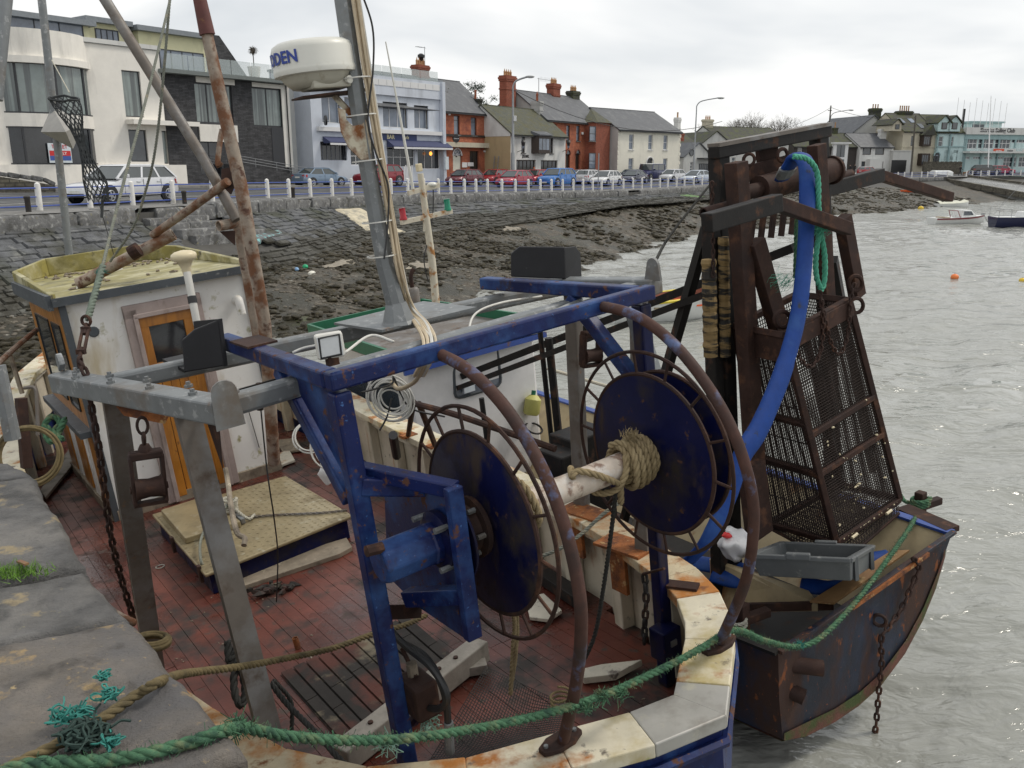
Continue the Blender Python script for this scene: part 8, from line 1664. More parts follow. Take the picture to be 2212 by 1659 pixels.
mk('top_cap', MB().beam(g_(1541,327) + V(0,-.003,.045), g_(1786,280) + V(0,-.003,.045),.125,.03), M_GALVB, gn, True)
for x0, x1_, y0, y1_ in ((1517,1545,560,770),(1552,1574,512,770)):
 pad = mk('rubbing_pad', MB().tube([g_((x0 + x1_) / 2 + (k / 26) * 4, y0 + (y1_ - y0) * k / 26,-.08) for k in range(27)], [(x1_ - x0) / 2 / F * 8.2 * (1.0 if k % 2 else .93) * (1 + .06 * sin(k * 1.7)) for k in range(27)], 10), M_OCHRE, gn, True)
mk('arm', MB().tube([g_(1528,478,-.15), g_(1676,436,-.15)], .0,4) if 0 else MB().beam(g_(1526,482,-.7), g_(1680,438,-.7),.10,.13), M_BKST, gn, True, bevel=.008); mk('arm', MB().beam(g_(1672,438,-.7), g_(1832,494,-.7),.09,.10), M_RUST, gn, True, bevel=.008)
mk('arm', MB().beam(g_(1780,410,.2), g_(1902,378,.2),.10,.13), M_BKST, gn, True, bevel=.008); mk('arm', MB().beam(g_(1894,377,.2), g_(2052,426,.2),.09,.10), M_RUST, gn, True, bevel=.008)
mk('roller', MB().cyl(g_(1640,408,-.05), g_(1800,366,-.05),.105,20), M_RUST, gn, True, True); mk('roller_hub', MB().cyl(g_(1606,418,-.05), g_(1642,408,-.05),.06,14), M_RUST, gn, True, True); mk('roller_cap', MB().cyl(g_(1796,368,-.05), g_(1800,367,-.05),.125,20), M_RUST, gn, True)
mk('guide_pipe', MB().pipe(g_(1520,461,-.22), g_(1602,438,-.22),.045,.034), M_RUST, gn, True, smooth=True); mk('guide_pipe', MB().pipe(g_(1784,392,.25), g_(1838,376,.25),.045,.034), M_RUST, gn, True, smooth=True)
mk('rust_plate', MB().beam(g_(1609,378,.05), g_(1712,350,.05),.03,.14), M_RUST, gn, True); mk('rust_plate', MB().beam(g_(1594,355,-.1), g_(1601,445,-.1),.14,.04,(0,1,0)), M_RUST, gn, True); mk('rust_plate', MB().beam(g_(1655,312,.1), g_(1660,355,.1),.25,.04,(0,1,0)), M_RUST, gn, True)
mk('shackle_hook', MB().torus(g_(1690,335,-.1),(.2,1,0),.05,.016,16,6), M_RUST, gn, True, True); mk('shackle_hook', MB().torus(g_(1618,345,-.1),(.6,1,0),.045,.014,16,6), M_RUST, gn, True, True)
for k in range(7): a = g_(1628 + k * 22,462 - k * 3,.02); mk('tooth', MB().beam(a, a + V(-.05,0,-.22),.05,.03,(0,1,0)), M_RUST, gn, True)
# ---- dredge: box-section legs and the mesh basket
dr_ = thing('scallop_dredge', 'rust brown dredge basket of wire mesh hung from the dredger gantry', 'dredge', M=B2.M)
def bar(nm, a, b, w_, h_, m_=M_RUST, up=(0,1,0), par=dr_): return mk(nm, MB().beam(a, b, w_, h_, up), m_, par, True, bevel=.006)
YD = .9; d_ = lambda x, y, o=0.: B2.y(x, y, YD + o)
bar('box_leg', d_(1590,350), d_(1640,1148),.14,.12); bar('box_leg', d_(1630,522,-.05), d_(1690,735,-.05),.15,.10); bar('box_leg', d_(1764,312), d_(1790,720),.13,.10); bar('box_leg', d_(1820,468,-.02), d_(1852,640,-.02),.13,.10)
bar('box_leg', d_(1622,1000,-.1), d_(1640,1152,-.1),.20,.14)
A = V(1.44,.5,.17); Bc = V(2.42,.5,.24); Cc = V(.80,.5,2.15); Dc = V(1.62,.5,2.26)
Ab = B2.h(1662,1130,.17); Cb = B2.h(1588,705,2.12); Bb = Bc + (Ab - A) * .9; Db = Dc + (Cb - Cc)
FRm = .052
for a, b in ((A, Cc),(Bc, Dc),(Ab, Cb),(Bb, Db),(A, Bc),(A, Ab),(Ab, Bb),(Bc, Bb),(Cc, Dc),(Cc, Cb),(Cb, Db),(Dc, Db),(A.lerp(Cc, .36), Bc.lerp(Dc, .36)),(A.lerp(Cc, .55), Bc.lerp(Dc, .55)),(A.lerp(Cc, .36), Ab.lerp(Cb, .36)),(A.lerp(Cc, .6), Ab.lerp(Cb, .6))): bar('frame_bar', a, b, FRm, FRm, M_RUST, (.3,1,.1))
bar('head_plate', Cc + V(-.02,-.02,-.06), Dc + V(.02,-.02,-.06),.03,.14, M_RUST, (0,0,1)); bar('head_plate', Cb + V(0,0,-.1), Cc + V(0,0,-.1),.03,.24, M_RUST, (0,0,1))
def mesh(a, b, c, d, nu, nv, r=.0045, sides=(1,1)):
 m = MB()
 if sides[0]:
  for k in range(1, nu): m.tube([a.lerp(b, k / nu), d.lerp(c, k / nu)], r, 3, caps=False)
 if sides[1]:
  for k in range(1, nv): m.tube([a.lerp(d, k / nv), b.lerp(c, k / nv)], r, 3, caps=False)
 return m
M_WIRE = mat('rusty_wire', (.032,.021,.017),.8, var=.3)
for nm, mm in (('wire_mesh', mesh(A, Bc, Dc, Cc, 34,76,.0052)),('wire_mesh', mesh(Ab, Bb, Db, Cb, 30,60)),('slat_screen', mesh(A, Ab, Cb, Cc, 30,6,.0065)),('wire_mesh', mesh(Bc, Bb, Db, Dc, 30,70)),('wire_mesh', mesh(A, Bc, Bb, Ab, 24,24))):
 o = mk(nm, mm, M_WIRE, dr_, True); o['kind'] = 'stuff'
# lower tapering box of mesh
A2_ = A + V(.02,-.02,-.22); B2_ = Bc + V(.0,0,-.14); Ab2 = Ab + V(0,0,-.05); Bb2 = Bb + V(0,0,-.05)
for mm in (mesh(A, Bc, B2_, A2_, 24,8), mesh(A, Ab, Ab2, A2_, 24,8), mesh(A2_, B2_, Bb2, Ab2,24,24)): o = mk('wire_mesh', mm, M_WIRE, dr_, True); o['kind'] = 'stuff'
for a, b in ((A, A2_),(A2_, B2_),(A2_, Ab2)): bar('frame_bar', a, b, .025,.025)
for t in (.18,.72): mk('pale_tag', MB().cyl(A.lerp(Bc, t) + V(0,-.04,-.02), A.lerp(Bc, t + .08) + V(0,-.04,-.015),.014,8), M_DOME, dr_, True)
for x, y in ((1848,612),(1850,660),(1690,690)): mk('shackle', MB().torus(d_(x, y, -.3 if x < 1700 else -.1),(.4,1,.2),.06,.018,16,6,1,1.3), M_RUST, dr_, True, True)
shl = MB()
for k in range(70):
 u, w = random.random(), random.random(); f_ = random.choice((0,1,2)); p = A.lerp(Bc, u).lerp(Bb, w * (f_ == 0)) if f_ != 1 else A.lerp(Cc, w * .6).lerp(Bc.lerp(Dc, w * .6), u); lump(shl, p + V(0,-.02,.01), random.uniform(.008,.02),.008,.01, random.uniform(0,3),5,.3)
o = mk('shell_bits', shl, M_DOME, dr_, True); o['kind'] = 'stuff'
WW = lambda p: B2.w(p)
chain('hanging_chain', 'rusty chain looped down the mesh face of the dredge basket', [WW(d_(*q, -.45)) for q in ((1771,628),(1778,700),(1772,760),(1752,792),(1728,775),(1712,735))], .062, M_RUST)
chain('hanging_chain', 'rusty chain from the right shackle across the dredge basket top', [WW(d_(*q, -.45)) for q in ((1846,612),(1836,660),(1832,720),(1815,765),(1797,745),(1782,690),(1772,632))], .062, M_RUST)
chain('post_chain', 'rusty chain hanging beside the black gantry post', [WW(g_(*q, -.15)) for q in ((1538,392),(1540,500),(1541,600))], .06, M_RUST)
chain('hull_chain', 'long rusty chain slung over the transom of the dredger', [WW(B2.y(*q, -.05)) for q in ((1972,1205),(1985,1225),(1968,1270),(1945,1320),(1912,1365),(1903,1380),(1905,1430),(1898,1500),(1892,1570),(1888,1592))], .085, M_RUST)
mk('chain_eye', MB().torus(B2.y(1900,1340,-.04),(1,.4,0),.05,.016,14,6), M_RUST, dg_, True, True)
# ---- blue lay-flat hose over the roller, its coil, crate, bag, plywood
def ribbon(pts, w, t, per=8, wd=(1,0,0), n=10):
 P = spline(pts, per); m = MB(); rings = []; wd = Vector(wd)
 for i, p in enumerate(P):
  T = (P[min(i + 1, len(P) - 1)] - P[max(i - 1,0)]).normalized(); s_ = (wd - T * wd.dot(T)).normalized(); nn = T.cross(s_); ww = w[min(i * len(w) // len(P), len(w) - 1)] if isinstance(w, list) else w
  rings.append([p + s_ * cos(2 * pi * k / n) * ww / 2 + nn * sin(2 * pi * k / n) * t / 2 for k in range(n)])
 return m.loft(rings)
hp_ = [WW(d_(*q, o)) for q, o in (((1690,385),.08),((1704,360),-.02),((1722,338),-.10),((1742,360),-.2),((1743,455),-.28),((1737,570),-.35),((1724,680),-.42),((1704,760),-.47),((1682,828),-.52),((1640,925),-.58),((1603,985),-.60),((1572,1076),-.62),((1530,1165),-.60),((1490,1210),-.45))]
hs_ = mk('layflat_hose', ribbon(hp_, [.15,.17,.16,.155,.15,.16,.165,.15,.155], .07,8, tuple(B2.R @ V(1,-.15,0))), M_HOSE, None, base=hp_[0], smooth=True, sharp=0, label='long blue layflat hose draped over the dredge roller', cat='hose')
mk('hose_band', ribbon([WW(d_(*q, o)) for q, o in (((1695,378),.04),((1699,369),.0),((1702,363),-.02))], .165,.085,3, tuple(B2.R @ V(1,-.15,0))), M_GALV, hs_)
for pts, w_, lab in ((((1500,1215),(1560,1225),(1620,1238),(1600,1255),(1540,1240)),.17, 'flattened blue hose coil beside the white bag'),(((1560,1100),(1585,1130),(1600,1160),(1630,1200)),.17, 'blue hose length lying by the dredge leg'),(((1730,1262),(1790,1270),(1830,1262)),.16, 'cut end of blue hose under the grey crate'),(((1850,1210),(1890,1205),(1920,1200)),.14, 'blue hose end poking out beside the grey crate')):
 P = [WW(B2.h(*q, -.12 if q[0] < 1700 else -.02)) for q in pts]; mk('hose_coil', ribbon(P, w_, .06,6, tuple(B2.R @ V(.3,1,.3))), M_HOSE, None, base=P[0], smooth=True, sharp=0, label=lab, cat='hose')
pp_ = [WW(B2.h(*p, .0)) for p in ((1750,1302),(1802,1306),(1965,1192),(1925,1194),(1815,1262))]
mk('plywood_sheet', MB().prism(pp_, B2.R @ V(0,0,.02)), M_PLY, None, base=pp_[0], label='split orange plywood sheet lying inside the dredger transom', cat='plywood')
# crate
ca, cb2, cc2 = ond(1640,1244,6.75), ond(1838,1255,6.45), ond(1872,1232,6.95); ux = (cb2 - ca); uy = (cc2 - cb2) * 1.35; uzv = Vector((-.05,0,.19)); cd = ca + uy
ct = thing('fish_crate', 'grey plastic fish crate under the dredge basket', 'crate', ca); o_ = lambda f: [ca - ux * f * .05 - uy * f * .05, cb2 + ux * f * .05 - uy * f * .05, cb2 + uy + ux * f * .05 + uy * f * .05, ca + uy - ux * f * .05 + uy * f * .05]
bt_ = o_(0); tp_ = [q + uzv for q in o_(1)]; ti = [q + uzv for q in o_(-.2)]; bi = [q + uzv * .1 for q in o_(-.6)]; mm = MB()
mm.add(bt_ + tp_ + ti + bi, [(3,2,1,0)] + [(i, (i + 1) % 4,4 + (i + 1) % 4,4 + i) for i in range(4)] + [(4 + i, 4 + (i + 1) % 4,8 + (i + 1) % 4,8 + i) for i in range(4)] + [(8 + i, 8 + (i + 1) % 4,12 + (i + 1) % 4,12 + i) for i in range(4)] + [(12,13,14,15)]); mk('tub', mm, M_CRATE, ct, bevel=.008)
for k in range(4): a, b = tp_[k], tp_[(k + 1) % 4]; mk('rim', MB().beam(a - uzv * .08, b - uzv * .08,.03,.035), M_CRATE, ct, bevel=.006)
for t in (.12,.88): a = bt_[1].lerp(bt_[2], t); mk('rib', MB().beam(a + ux * .02, a + uzv + ux * .05,.05,.03), M_CRATE, ct)
for k in (0,2): a = tp_[k].lerp(tp_[(k + 1) % 4], .5); mk('grip', MB().beam(tp_[k].lerp(tp_[(k + 1) % 4], .38), tp_[k].lerp(tp_[(k + 1) % 4], .62),.045,.05), M_CRATE, ct, bevel=.008)
# plastic bag
bp = ond(1588,1180,7.1); m = MB(); m.sphere(bp, .115,24,16,(1,.9,1))
for i, v in enumerate(m.v): n3 = mnoise.noise_vector((v - bp) * 14) * .05; m.v[i] = v + n3 + (V(-.02,0,.05) if v.z > bp.z + .1 else V(0,0,0))
bg_ = thing('carrier_bag', 'crumpled white and red plastic bag on the dredger deck', 'bag', bp); mk('bag_body', m, M_BAG, bg_, smooth=True, sharp=0); m = MB(); m.sphere(bp + V(-.07,.0,.10),.045,10,6,(1.2,.8,.6)); mk('red_print', m, M_BAGR, bg_, smooth=True)
# ================================================================== ropes, chains and loose gear
W1 = lambda p: B1.w(p)
def rope(name, label, pts, r, m_, cat='rope', lobes=3, group=None, **kw):
 return mk(name, rope_mb(pts, r, lobes=lobes, **kw), m_, None, base=pts[0], smooth=True, sharp=0, label=label, cat=cat, group=group)
# the green mooring rope
gp_ = [onz(-60,1690,.03), onz(60,1652,.035), onz(250,1640,.03), onz(400,1607,.03), onz(478,1580,.03), ond(530,1573,2.75), ond(620,1590,2.92), ond(760,1600,3.15), ond(900,1593,3.38), ond(1060,1568,3.68), ond(1200,1536,3.95), ond(1320,1495,4.22), ond(1440,1440,4.52), ond(1520,1397,4.75), ond(1570,1366,4.93), ond(1605,1364,5.2), ond(1650,1383,5.7), ond(1720,1397,6.12), ond(1775,1375,6.25), ond(1850,1298,6.62), ond(1920,1205,7.1), ond(1962,1145,7.6), ond(1988,1100,8.2)]
gr = rope('mooring_rope', 'thick frayed green mooring rope running from the pier across both boats', gp_, .0195, M_ROPEG)
def fray(c, n, L, m_, par=None, lab=None, sp=1., r=.0022, bias=(0,0,.2), name='frayed_strands', base=None, cat='rope'):
 m = MB()
 for k in range(n):
  d = (Vector((random.gauss(0,1), random.gauss(0,1), random.gauss(0,1))) * sp + Vector(bias)).normalized(); a = c + Vector((random.gauss(0,1), random.gauss(0,1), random.gauss(0,.5))) * L * .25; b = a + d * L * random.uniform(.3,1); s_ = Vector((random.gauss(0,1), random.gauss(0,1), random.gauss(0,1))) * L * .2
  m.tube([a, (a + b) / 2 + s_, b + s_ * random.uniform(-.5,1)], [r, r, r * .6], 3, caps=False)
 o = mk(name, m, m_, par, base=None if par else c, label=lab, cat=None if par else cat)
 o['kind'] = 'stuff'; return o
WM[gr] = Matrix.Translation(gp_[0])
fz = MB(); P = resample(spline(gp_, 10),.012)
for p in P:
 for k in range(6):
  d = Vector((random.gauss(0,1), random.gauss(0,1), random.gauss(0,1))).normalized(); a = p + d * .018; fz.tube([a, a + d * random.uniform(.006,.016) + Vector((random.gauss(0,.006), random.gauss(0,.006), random.gauss(0,.006)))], .0011,3, caps=False)
o = mk('rope_fuzz', fz, M_ROPEG, gr); o['kind'] = 'stuff'
for x, y, d in ((515,1568,2.72),(1300,1505,4.15),(1268,1530,4.05),(1340,1500,4.25)): fray(ond(x, y, d),70,.055, M_ROPEG, gr)
fray(ond(1728,1392,6.15),60,.05, M_ROPET, gr)
# brown rope to the winch
bp_ = [onz(-40,1690,.03), onz(26,1655,.03), onz(107,1617,.035), onz(205,1563,.035), onz(300,1498,.03), onz(345,1473,.04), ond(400,1455,3.5), ond(514,1441,4.0), ond(609,1424,4.4), ond(713,1402,4.85), ond(803,1371,5.2), ond(875,1350,5.5), ond(920,1330,5.75)]
rope('brown_rope', 'old brown rope stretched from the pier to the deck winch', bp_, .0175, M_ROPEB)
# twine tangle on the pier
kn = onz(180,1590,.05); t = thing('twine_tangle', 'tangled knot of dark and turquoise twine on the pier edge', 'rope', kn)
def tangle(c, R, n, r, m_, nm, flat=.5, seg=14):
 m = MB()
 for k in range(n):
  p = c + Vector((random.gauss(0,1), random.gauss(0,1), abs(random.gauss(0, flat)))) * R * .4; P = [p]; d = Vector((random.gauss(0,1), random.gauss(0,1), random.gauss(0, flat)))
  for j in range(seg):
   d = (d + Vector((random.gauss(0,1), random.gauss(0,1), random.gauss(0, flat))) * .9 + (c - P[-1]) * 2.2 / R).normalized(); q = P[-1] + d * R * .28; q.z = max(q.z, c.z - .035); P.append(q)
  m.tube(spline(P, 3), r, 4, caps=False)
 return m
o = mk('dark_twine', tangle(kn, .10,26,.004, M_ROPEK, ''), mat('dark_green_twine', (.022,.045,.038),.9, var=.3, vscale=30), t); o['kind'] = 'stuff'
for x, y, R in ((140,1545,.075),(235,1500,.055),(225,1460,.04),(175,1540,.06),(240,1600,.05)): o = mk('turquoise_twine', tangle(onz(x, y, .05), R, 12,.0028, M_ROPET, '', .35,9), M_ROPET, t); o['kind'] = 'stuff'
# stays and chain at the gantry's port end
eye = B1.w(V(-2.18,1.31,2.66))
s1 = [ond(371,-15,8.0), ond(325,178,7.4), ond(276,361,6.8), ond(245,480,6.4), ond(220,582,5.9), ond(200,650,5.55), ond(190,688,5.35)]
rope('mast_stay', 'grey green rope stay running down to the rusty turnbuckle', s1,.012, M_ROPEGY, n=8)
rope('mast_stay', 'thin dark rope stay running down to the boom end', [ond(368,-15,8.6), ond(349,208,8.8), ond(334,331,9.0), ond(316,407,9.2), ond(288,490,9.4), ond(238,565,9.7)], .014, M_ROPEGY, n=8)
rope('stay_whipping', 'thick tarred whipping at the foot of the grey green stay', [ond(222,575,5.92), ond(205,635,5.62), ond(190,688,5.35)], .022, mat('tarred_green', (.12,.15,.12),.85, var=.3, vscale=25), n=8)
fray(ond(218,590,5.88),40,.05, M_ROPET, None, 'turquoise twine wound round the grey green stay', .5, name='twine_binding')
tb = thing('turnbuckle', 'rusty turnbuckle between the stay and the gantry eye', 'turnbuckle', ond(180,740,5.2)); a, b = ond(187,700,5.3), ond(172,775,5.05); dd = (b - a)
for s_ in (-.018,.018): mk('side_bar', MB().beam(a + dd * .15 + V(s_, 0,0), a + dd * .8 + V(s_, 0,0),.014,.02), M_RUST, tb)
mk('screw', MB().cyl(a, a + dd * .3,.012,8), M_RUST, tb); mk('screw', MB().cyl(a + dd * .7, b, .012,8), M_RUST, tb); mk('end_nut', MB().box(a + dd * .15,(.05,.03,.03)), M_RUST, tb); mk('end_nut', MB().box(a + dd * .8,(.05,.03,.03)), M_RUST, tb); mk('shackle', MB().torus(b + V(0,0,-.02),(1,.2,0),.032,.010,14,6), M_RUST, tb, smooth=True); mk('shackle', MB().torus(a + V(0,0,.02),(.2,1,0),.03,.010,14,6), M_RUST, tb, smooth=True)
chain('gantry_chain', 'long rusty chain hanging from the gantry eye down to the deck', [ond(172,785,5.02), ond(183,800,4.97), ond(192,835,4.97), ond(196,870,5.0), ond(212,960,5.1), ond(226,1060,5.25), ond(240,1160,5.4), ond(262,1250,5.6), ond(288,1335,5.75)], .082, M_RUST)
# sheave blocks
def block(label, top, H, w, par_m=M_RUST, flip=0):
 """hanging block: links, cheek plates, sheave, lower bar; sizes in metres"""
 t = thing('sheave_block', label, 'pulley block', top, 'hanging sheave blocks'); sx = Vector((.87,.5,0)) if not flip else Vector((.9,-.3,0)); Z = Vector((0,0,1))
 mk('shackle_link', MB().torus(top - Z * H * .08, sx.cross(Z), H * .07, H * .018,16,6,.8,1.4, sx), M_RUST, t, smooth=True); mk('swivel_link', MB().torus(top - Z * H * .23, sx, H * .065, H * .02,16,6,.8,1.3), M_RUST, t, smooth=True); mk('swivel_boss', MB().lathe([(H * .07,-H * .06),(H * .075,0),(H * .05, H * .05)], top - Z * H * .35,(0,0,1),14), M_RUST, t, smooth=True)
 c = top - Z * H * .42; mk('head_bar', MB().beam(c - sx * w / 2, c + sx * w / 2,.07,.045), M_RUST, t, bevel=.01); e = top - Z * H
 for s_ in (-1,1): mk('cheek', MB().beam(c + sx * s_ * w * .46, e + sx * s_ * w * .46,.07,.02, sx), M_RUST, t, bevel=.006)
 mk('sheave', MB().lathe([(w * .40,-w * .42),(w * .34,-w * .34),(w * .30,0),(w * .34, w * .34),(w * .40, w * .42)], top - Z * H * .82, sx, 18), M_RUST, t, smooth=True); mk('axle', MB().cyl(top - Z * H * .82 - sx * w * .56, top - Z * H * .82 + sx * w * .56,.02,8), M_RUST, t); mk('foot_bar', MB().beam(e - sx * w / 2, e + sx * w / 2,.05,.02), M_RUST, t)
block('rusty sheave block hanging from the gantry hanger plate', ond(306,905,4.55),.47,.17)
block('rusty sheave block hung under the starboard gantry end', ond(1279,672,5.6),.36,.14)
# net bag and day shape on the signal pole
M_SHAPE = mat('grey_day_shape', (.30,.29,.27),.7, var=.12, vscale=5)
t = thing('day_shape', 'weathered grey diamond day shape on the galvanised pole', 'day shape', ond(140,270,12.0)); pts = [(88,282),(110,232),(175,255),(165,320),(128,318)]; dn = 12.0
A_, B_, C_, D_ = ond(88,285,11.9), ond(112,230,12.2), ond(182,262,12.2), ond(158,322,11.9); ctr = ond(142,285,11.5)
mk('cone', MB().add([A_, B_, C_, D_, ctr, ond(135,270,12.6)], [(0,1,4),(1,2,4),(2,3,4),(3,0,4),(1,0,5),(2,1,5),(3,2,5),(0,3,5)]), M_SHAPE, t)
M_NETB = mat('black_netting', (.03,.034,.036),.8)
nt_ = MB(); axis = [(138,213,32,10),(150,240,28,10),(164,275,15,7),(177,315,7,4),(191,352,14,5),(206,395,26,8),(213,432,22,7)]; nA = 14; rows = []
for k in range(21):
 f = k / 20 * 6; i = min(int(f),5); u = f - i; x, y, wx_, wy_ = [axis[i][j] * (1 - u) + axis[i + 1][j] * u for j in range(4)]; c = ond(x, y, 11.3)
 rows.append([c + Vector((cos(2 * pi * j / nA + .22 * (k % 2)) * wx_ / F * 11.3, sin(2 * pi * j / nA + .14 * (k % 2)) * wx_ / F * 11.3 * .6, random.uniform(-.02,.02) + sin(2 * pi * j / nA) * wy_ / F * 6)) for j in range(nA)])
for k in range(20):
 for j in range(nA):
  a = rows[k][j]; nt_.tube([a, rows[k + 1][j]], .0065,3, caps=False); nt_.tube([a, rows[k + 1][(j + (1 if k % 2 else -1)) % nA]], .0065,3, caps=False)
t = thing('net_bag', 'black mesh net bag hanging from the galvanised pole', 'net', ond(140,215,11.3)); o = mk('netting', nt_, M_NETB, t); o['kind'] = 'stuff'; mk('mouth_hoop', MB().tube(rows[0], .016,5, close=True), M_NETB, t)
mk('net_line', MB().tube([ond(112,130,11.9), ond(150,200,11.4)], .008,4), M_ROPEW, t); nb_ = MB(); nb_.tube([rows[-1][0], ond(222,425,11.3), ond(220,470,11.3)], .02,5); mk('net_tail', nb_, M_NETB, t)
wire('thin line from the net bag down to the stone steps', (ond(212,432,11.3), ond(250,565,11.6)),.005,0, 'net_line')
# ropes on the drum
def wraps(x0, x1, n, r0, rr_, jit=.02, ph=0.):
 return [W1(V(x0 + (x1 - x0) * k / (n * 14) + jit * sin(k * .9) * .4, DC[0] + cos(2 * pi * k / 14 + ph) * (r0 + .012 * sin(k * .37)), DC[1] + sin(2 * pi * k / 14 + ph) * (r0 + .012 * sin(k * .37)))) for k in range(n * 14 + 1)]
rope('drum_rope', 'manila rope wound on the drum shaft against the far flange', wraps(.345,.13,6,.10,.02),.020, M_ROPEM, per=3)
rope('drum_rope_loop', 'manila rope turns crossing over the wound coil on the drum shaft', wraps(.14,.34,4,.128,.02,.05,1.0),.020, M_ROPEM, per=3)
tl = wraps(.14,-.24,1,.10,.02,0.,2.2)[::2] + [W1(V(x_, DC[0] + cos(a_) * .102, DC[1] + sin(a_) * .102)) for x_, a_ in ((-.20,2.0),(-.12,2.5),(-.03,3.1),(.05,3.7),(.09,4.2))] + [W1(V(.10, DC[0] - .03, DC[1] - .2))]
rope('drum_rope_tail', 'loose manila rope tail lying over the peeling drum shaft', tl, .019, M_ROPEM)
rope('drum_rope', 'manila rope turns beside the near drum flange', wraps(-.77,-.52,6,.13,.02),.021, M_ROPEM, per=3)
fray(W1(V(.22, DC[0] - .02, DC[1] + .15)),60,.06, M_ROPEM, None, 'frayed manila rope end sticking up from the drum', .5, bias=(0,0,1.2), name='rope_end')
rope('hanging_rope', 'manila rope hanging from the drum to the deck', [W1(V(-.70, DC[0], DC[1] - .1)), ond(1110,1330,4.9), ond(1108,1400,5.05), ond(1103,1500,5.15)], .014, M_ROPEM); rope('hanging_rope', 'second manila strand hanging from the drum beside the first', [W1(V(-.67, DC[0], DC[1] - .1)), ond(1116,1330,4.95), ond(1114,1410,5.05), ond(1106,1470,5.15)], .013, M_ROPEM)
rope('dark_line', 'dark rope hanging from the drum shaft down to the deck', [ond(1330,1065,4.95), ond(1320,1150,5.1), ond(1305,1260,5.3), ond(1285,1370,5.5), ond(1255,1440,5.6), ond(1235,1490,5.7)], .014, M_ROPEK)
rope('grey_green_line', 'grey green rope tied across the bulwark beside the drum', [ond(1375,1065,5.9), ond(1310,1105,5.8), ond(1260,1150,5.75), ond(1210,1185,5.7), ond(1160,1205,5.7)], .013, M_ROPEGY)
rope('thin_line', 'thin rope leading from the stern bitt up to the grey crate', [ond(1625,1232,6.9), ond(1600,1290,6.5), ond(1578,1345,6.0), ond(1570,1362,5.8)], .012, M_ROPEW)
rope('bitt_turns', 'green rope turns made fast round the far bitt', [WW(B2.h(1988,1098,0) + V(.07 * cos(a) * 1.2,.07 * sin(a),.03 + a * .004)) for a in np.linspace(0,18,40)] + [ond(1960,1085,8.4), ond(1945,1068,8.6)], .02, M_ROPEG, per=3)
rope('bitt_lashing', 'grey rope lashed round the near bitt of the dredger', [WW(B2.h(1604,1345,0) + V(.06 * cos(a) - .05,.06 * sin(a),-.02 + a * .006)) for a in np.linspace(0,14,32)], .014, M_ROPEW, per=3)
# green rope on the gantry, cut and knotted
rope('gantry_rope', 'bright green rope hanging beside the blue hose to a knot', [WW(d_(*q, -.3)) for q in ((1715,338),(1745,345),(1765,375),(1768,440),(1770,495),(1762,560),(1764,600),(1772,622))], .022, mat('bright_green_rope', (.075,.34,.23),.8, var=.2, vscale=20, bump=(260,.7,.004)))
rope('gantry_rope', 'second bright green strand doubled below the knot', [WW(d_(*q, -.3)) for q in ((1770,493),(1780,540),(1782,590),(1778,620),(1771,628))], .022, MATS['bright_green_rope']); fray(WW(d_(1774,495,-.32)),90,.09, MATS['bright_green_rope'], None, 'frayed green knot on the rope beside the blue hose', name='rope_knot'); fray(WW(d_(1702,600,-.2)),50,.16, MATS['bright_green_rope'], None, 'wispy frayed green ends blowing beside the blue hose', .35,.0015,(-1.0,-.2,-.6), name='frayed_wisp')
rope('gantry_rope', 'dark green rope behind the blue hose', [WW(d_(*q, 0.)) for q in ((1722,440),(1720,520),(1718,600))], .02, M_ROPEG)
rope('gantry_stay', 'dark wire stay from the black gantry to the galvanised fin', [W1(V(1.315,-.14,2.71)), ond(1450,505,7.2), ond(1537,395,8.0)], .011, M_ROPEK, n=8)
chain('leg_chain', 'dark chain hanging down the starboard leg of the blue frame', [ond(1392,1240,5.55), ond(1396,1290,5.55), ond(1393,1345,5.6), ond(1392,1385,5.6)], .085, M_BKST)
rod = MB().cyl(ond(1388,1240,5.55), ond(1435,1228,5.3),.009,6); mk('iron_rod', rod, M_RUST, None, base=ond(1388,1240,5.55), label='short iron rod holding the dark chain to the blue leg', cat='rod')
chain('hatch_chain', 'thin chain lying across the chequer plate hatch', [W1(B1.h(*q, .26)) for q in ((368,1118),(420,1120),(520,1118),(600,1112),(690,1108),(748,1102))], .045, M_GALVB)
# ropes on the hatch
def coil(label, c, R, n, r, m_, tilt=(0,0,1), name='rope_coil', sq=1., jit=.12, group=None, cat='coil'):
 ax_ = Vector(tilt).normalized(); u = ax_.orthogonal().normalized(); w = ax_.cross(u); P = []
 for k in range(n * 16 + 1):
  a = 2 * pi * k / 16; q = R * (1 + jit * sin(k * .21 + 1) + jit * .6 * sin(k * .083)); P.append(c + u * cos(a) * q + w * sin(a) * q * sq + ax_ * (r * .9 * sin(k * .13) + r * 1.2 * (k / (n * 16) - .5)))
 return mk(name, MB().tube(spline(P, 2), r, 6, lobes=0), m_, None, base=c, smooth=True, sharp=0, label=label, cat=cat, group=group)
hc_ = W1(B1.h(497,1090,.40)); t = thing('hatch_rope', 'knotted grey white rope hank on the hatch lid', 'rope', hc_)
for k in range(7):
 a = random.uniform(0,3); P = [hc_ + Vector((cos(a + j * .9) * .07, sin(a + j * .9) * .06,.06 * sin(j * 1.3 + k))) for j in range(8)]; mk('turn', rope_mb(P, .016,8,8), M_ROPEW, t, smooth=True, sharp=0)
mk('tail', rope_mb([hc_, W1(B1.h(535,1120,.28)), W1(B1.h(550,1112,.27))], .016,8,8), M_ROPEW, t, smooth=True, sharp=0); mk('tail', rope_mb([hc_ + V(0,0,.02), W1(B1.h(440,1150,.34)), W1(B1.h(434,1210,.28)), W1(B1.h(452,1230,.15))], .014,8,8), M_ROPEGY, t, smooth=True, sharp=0)
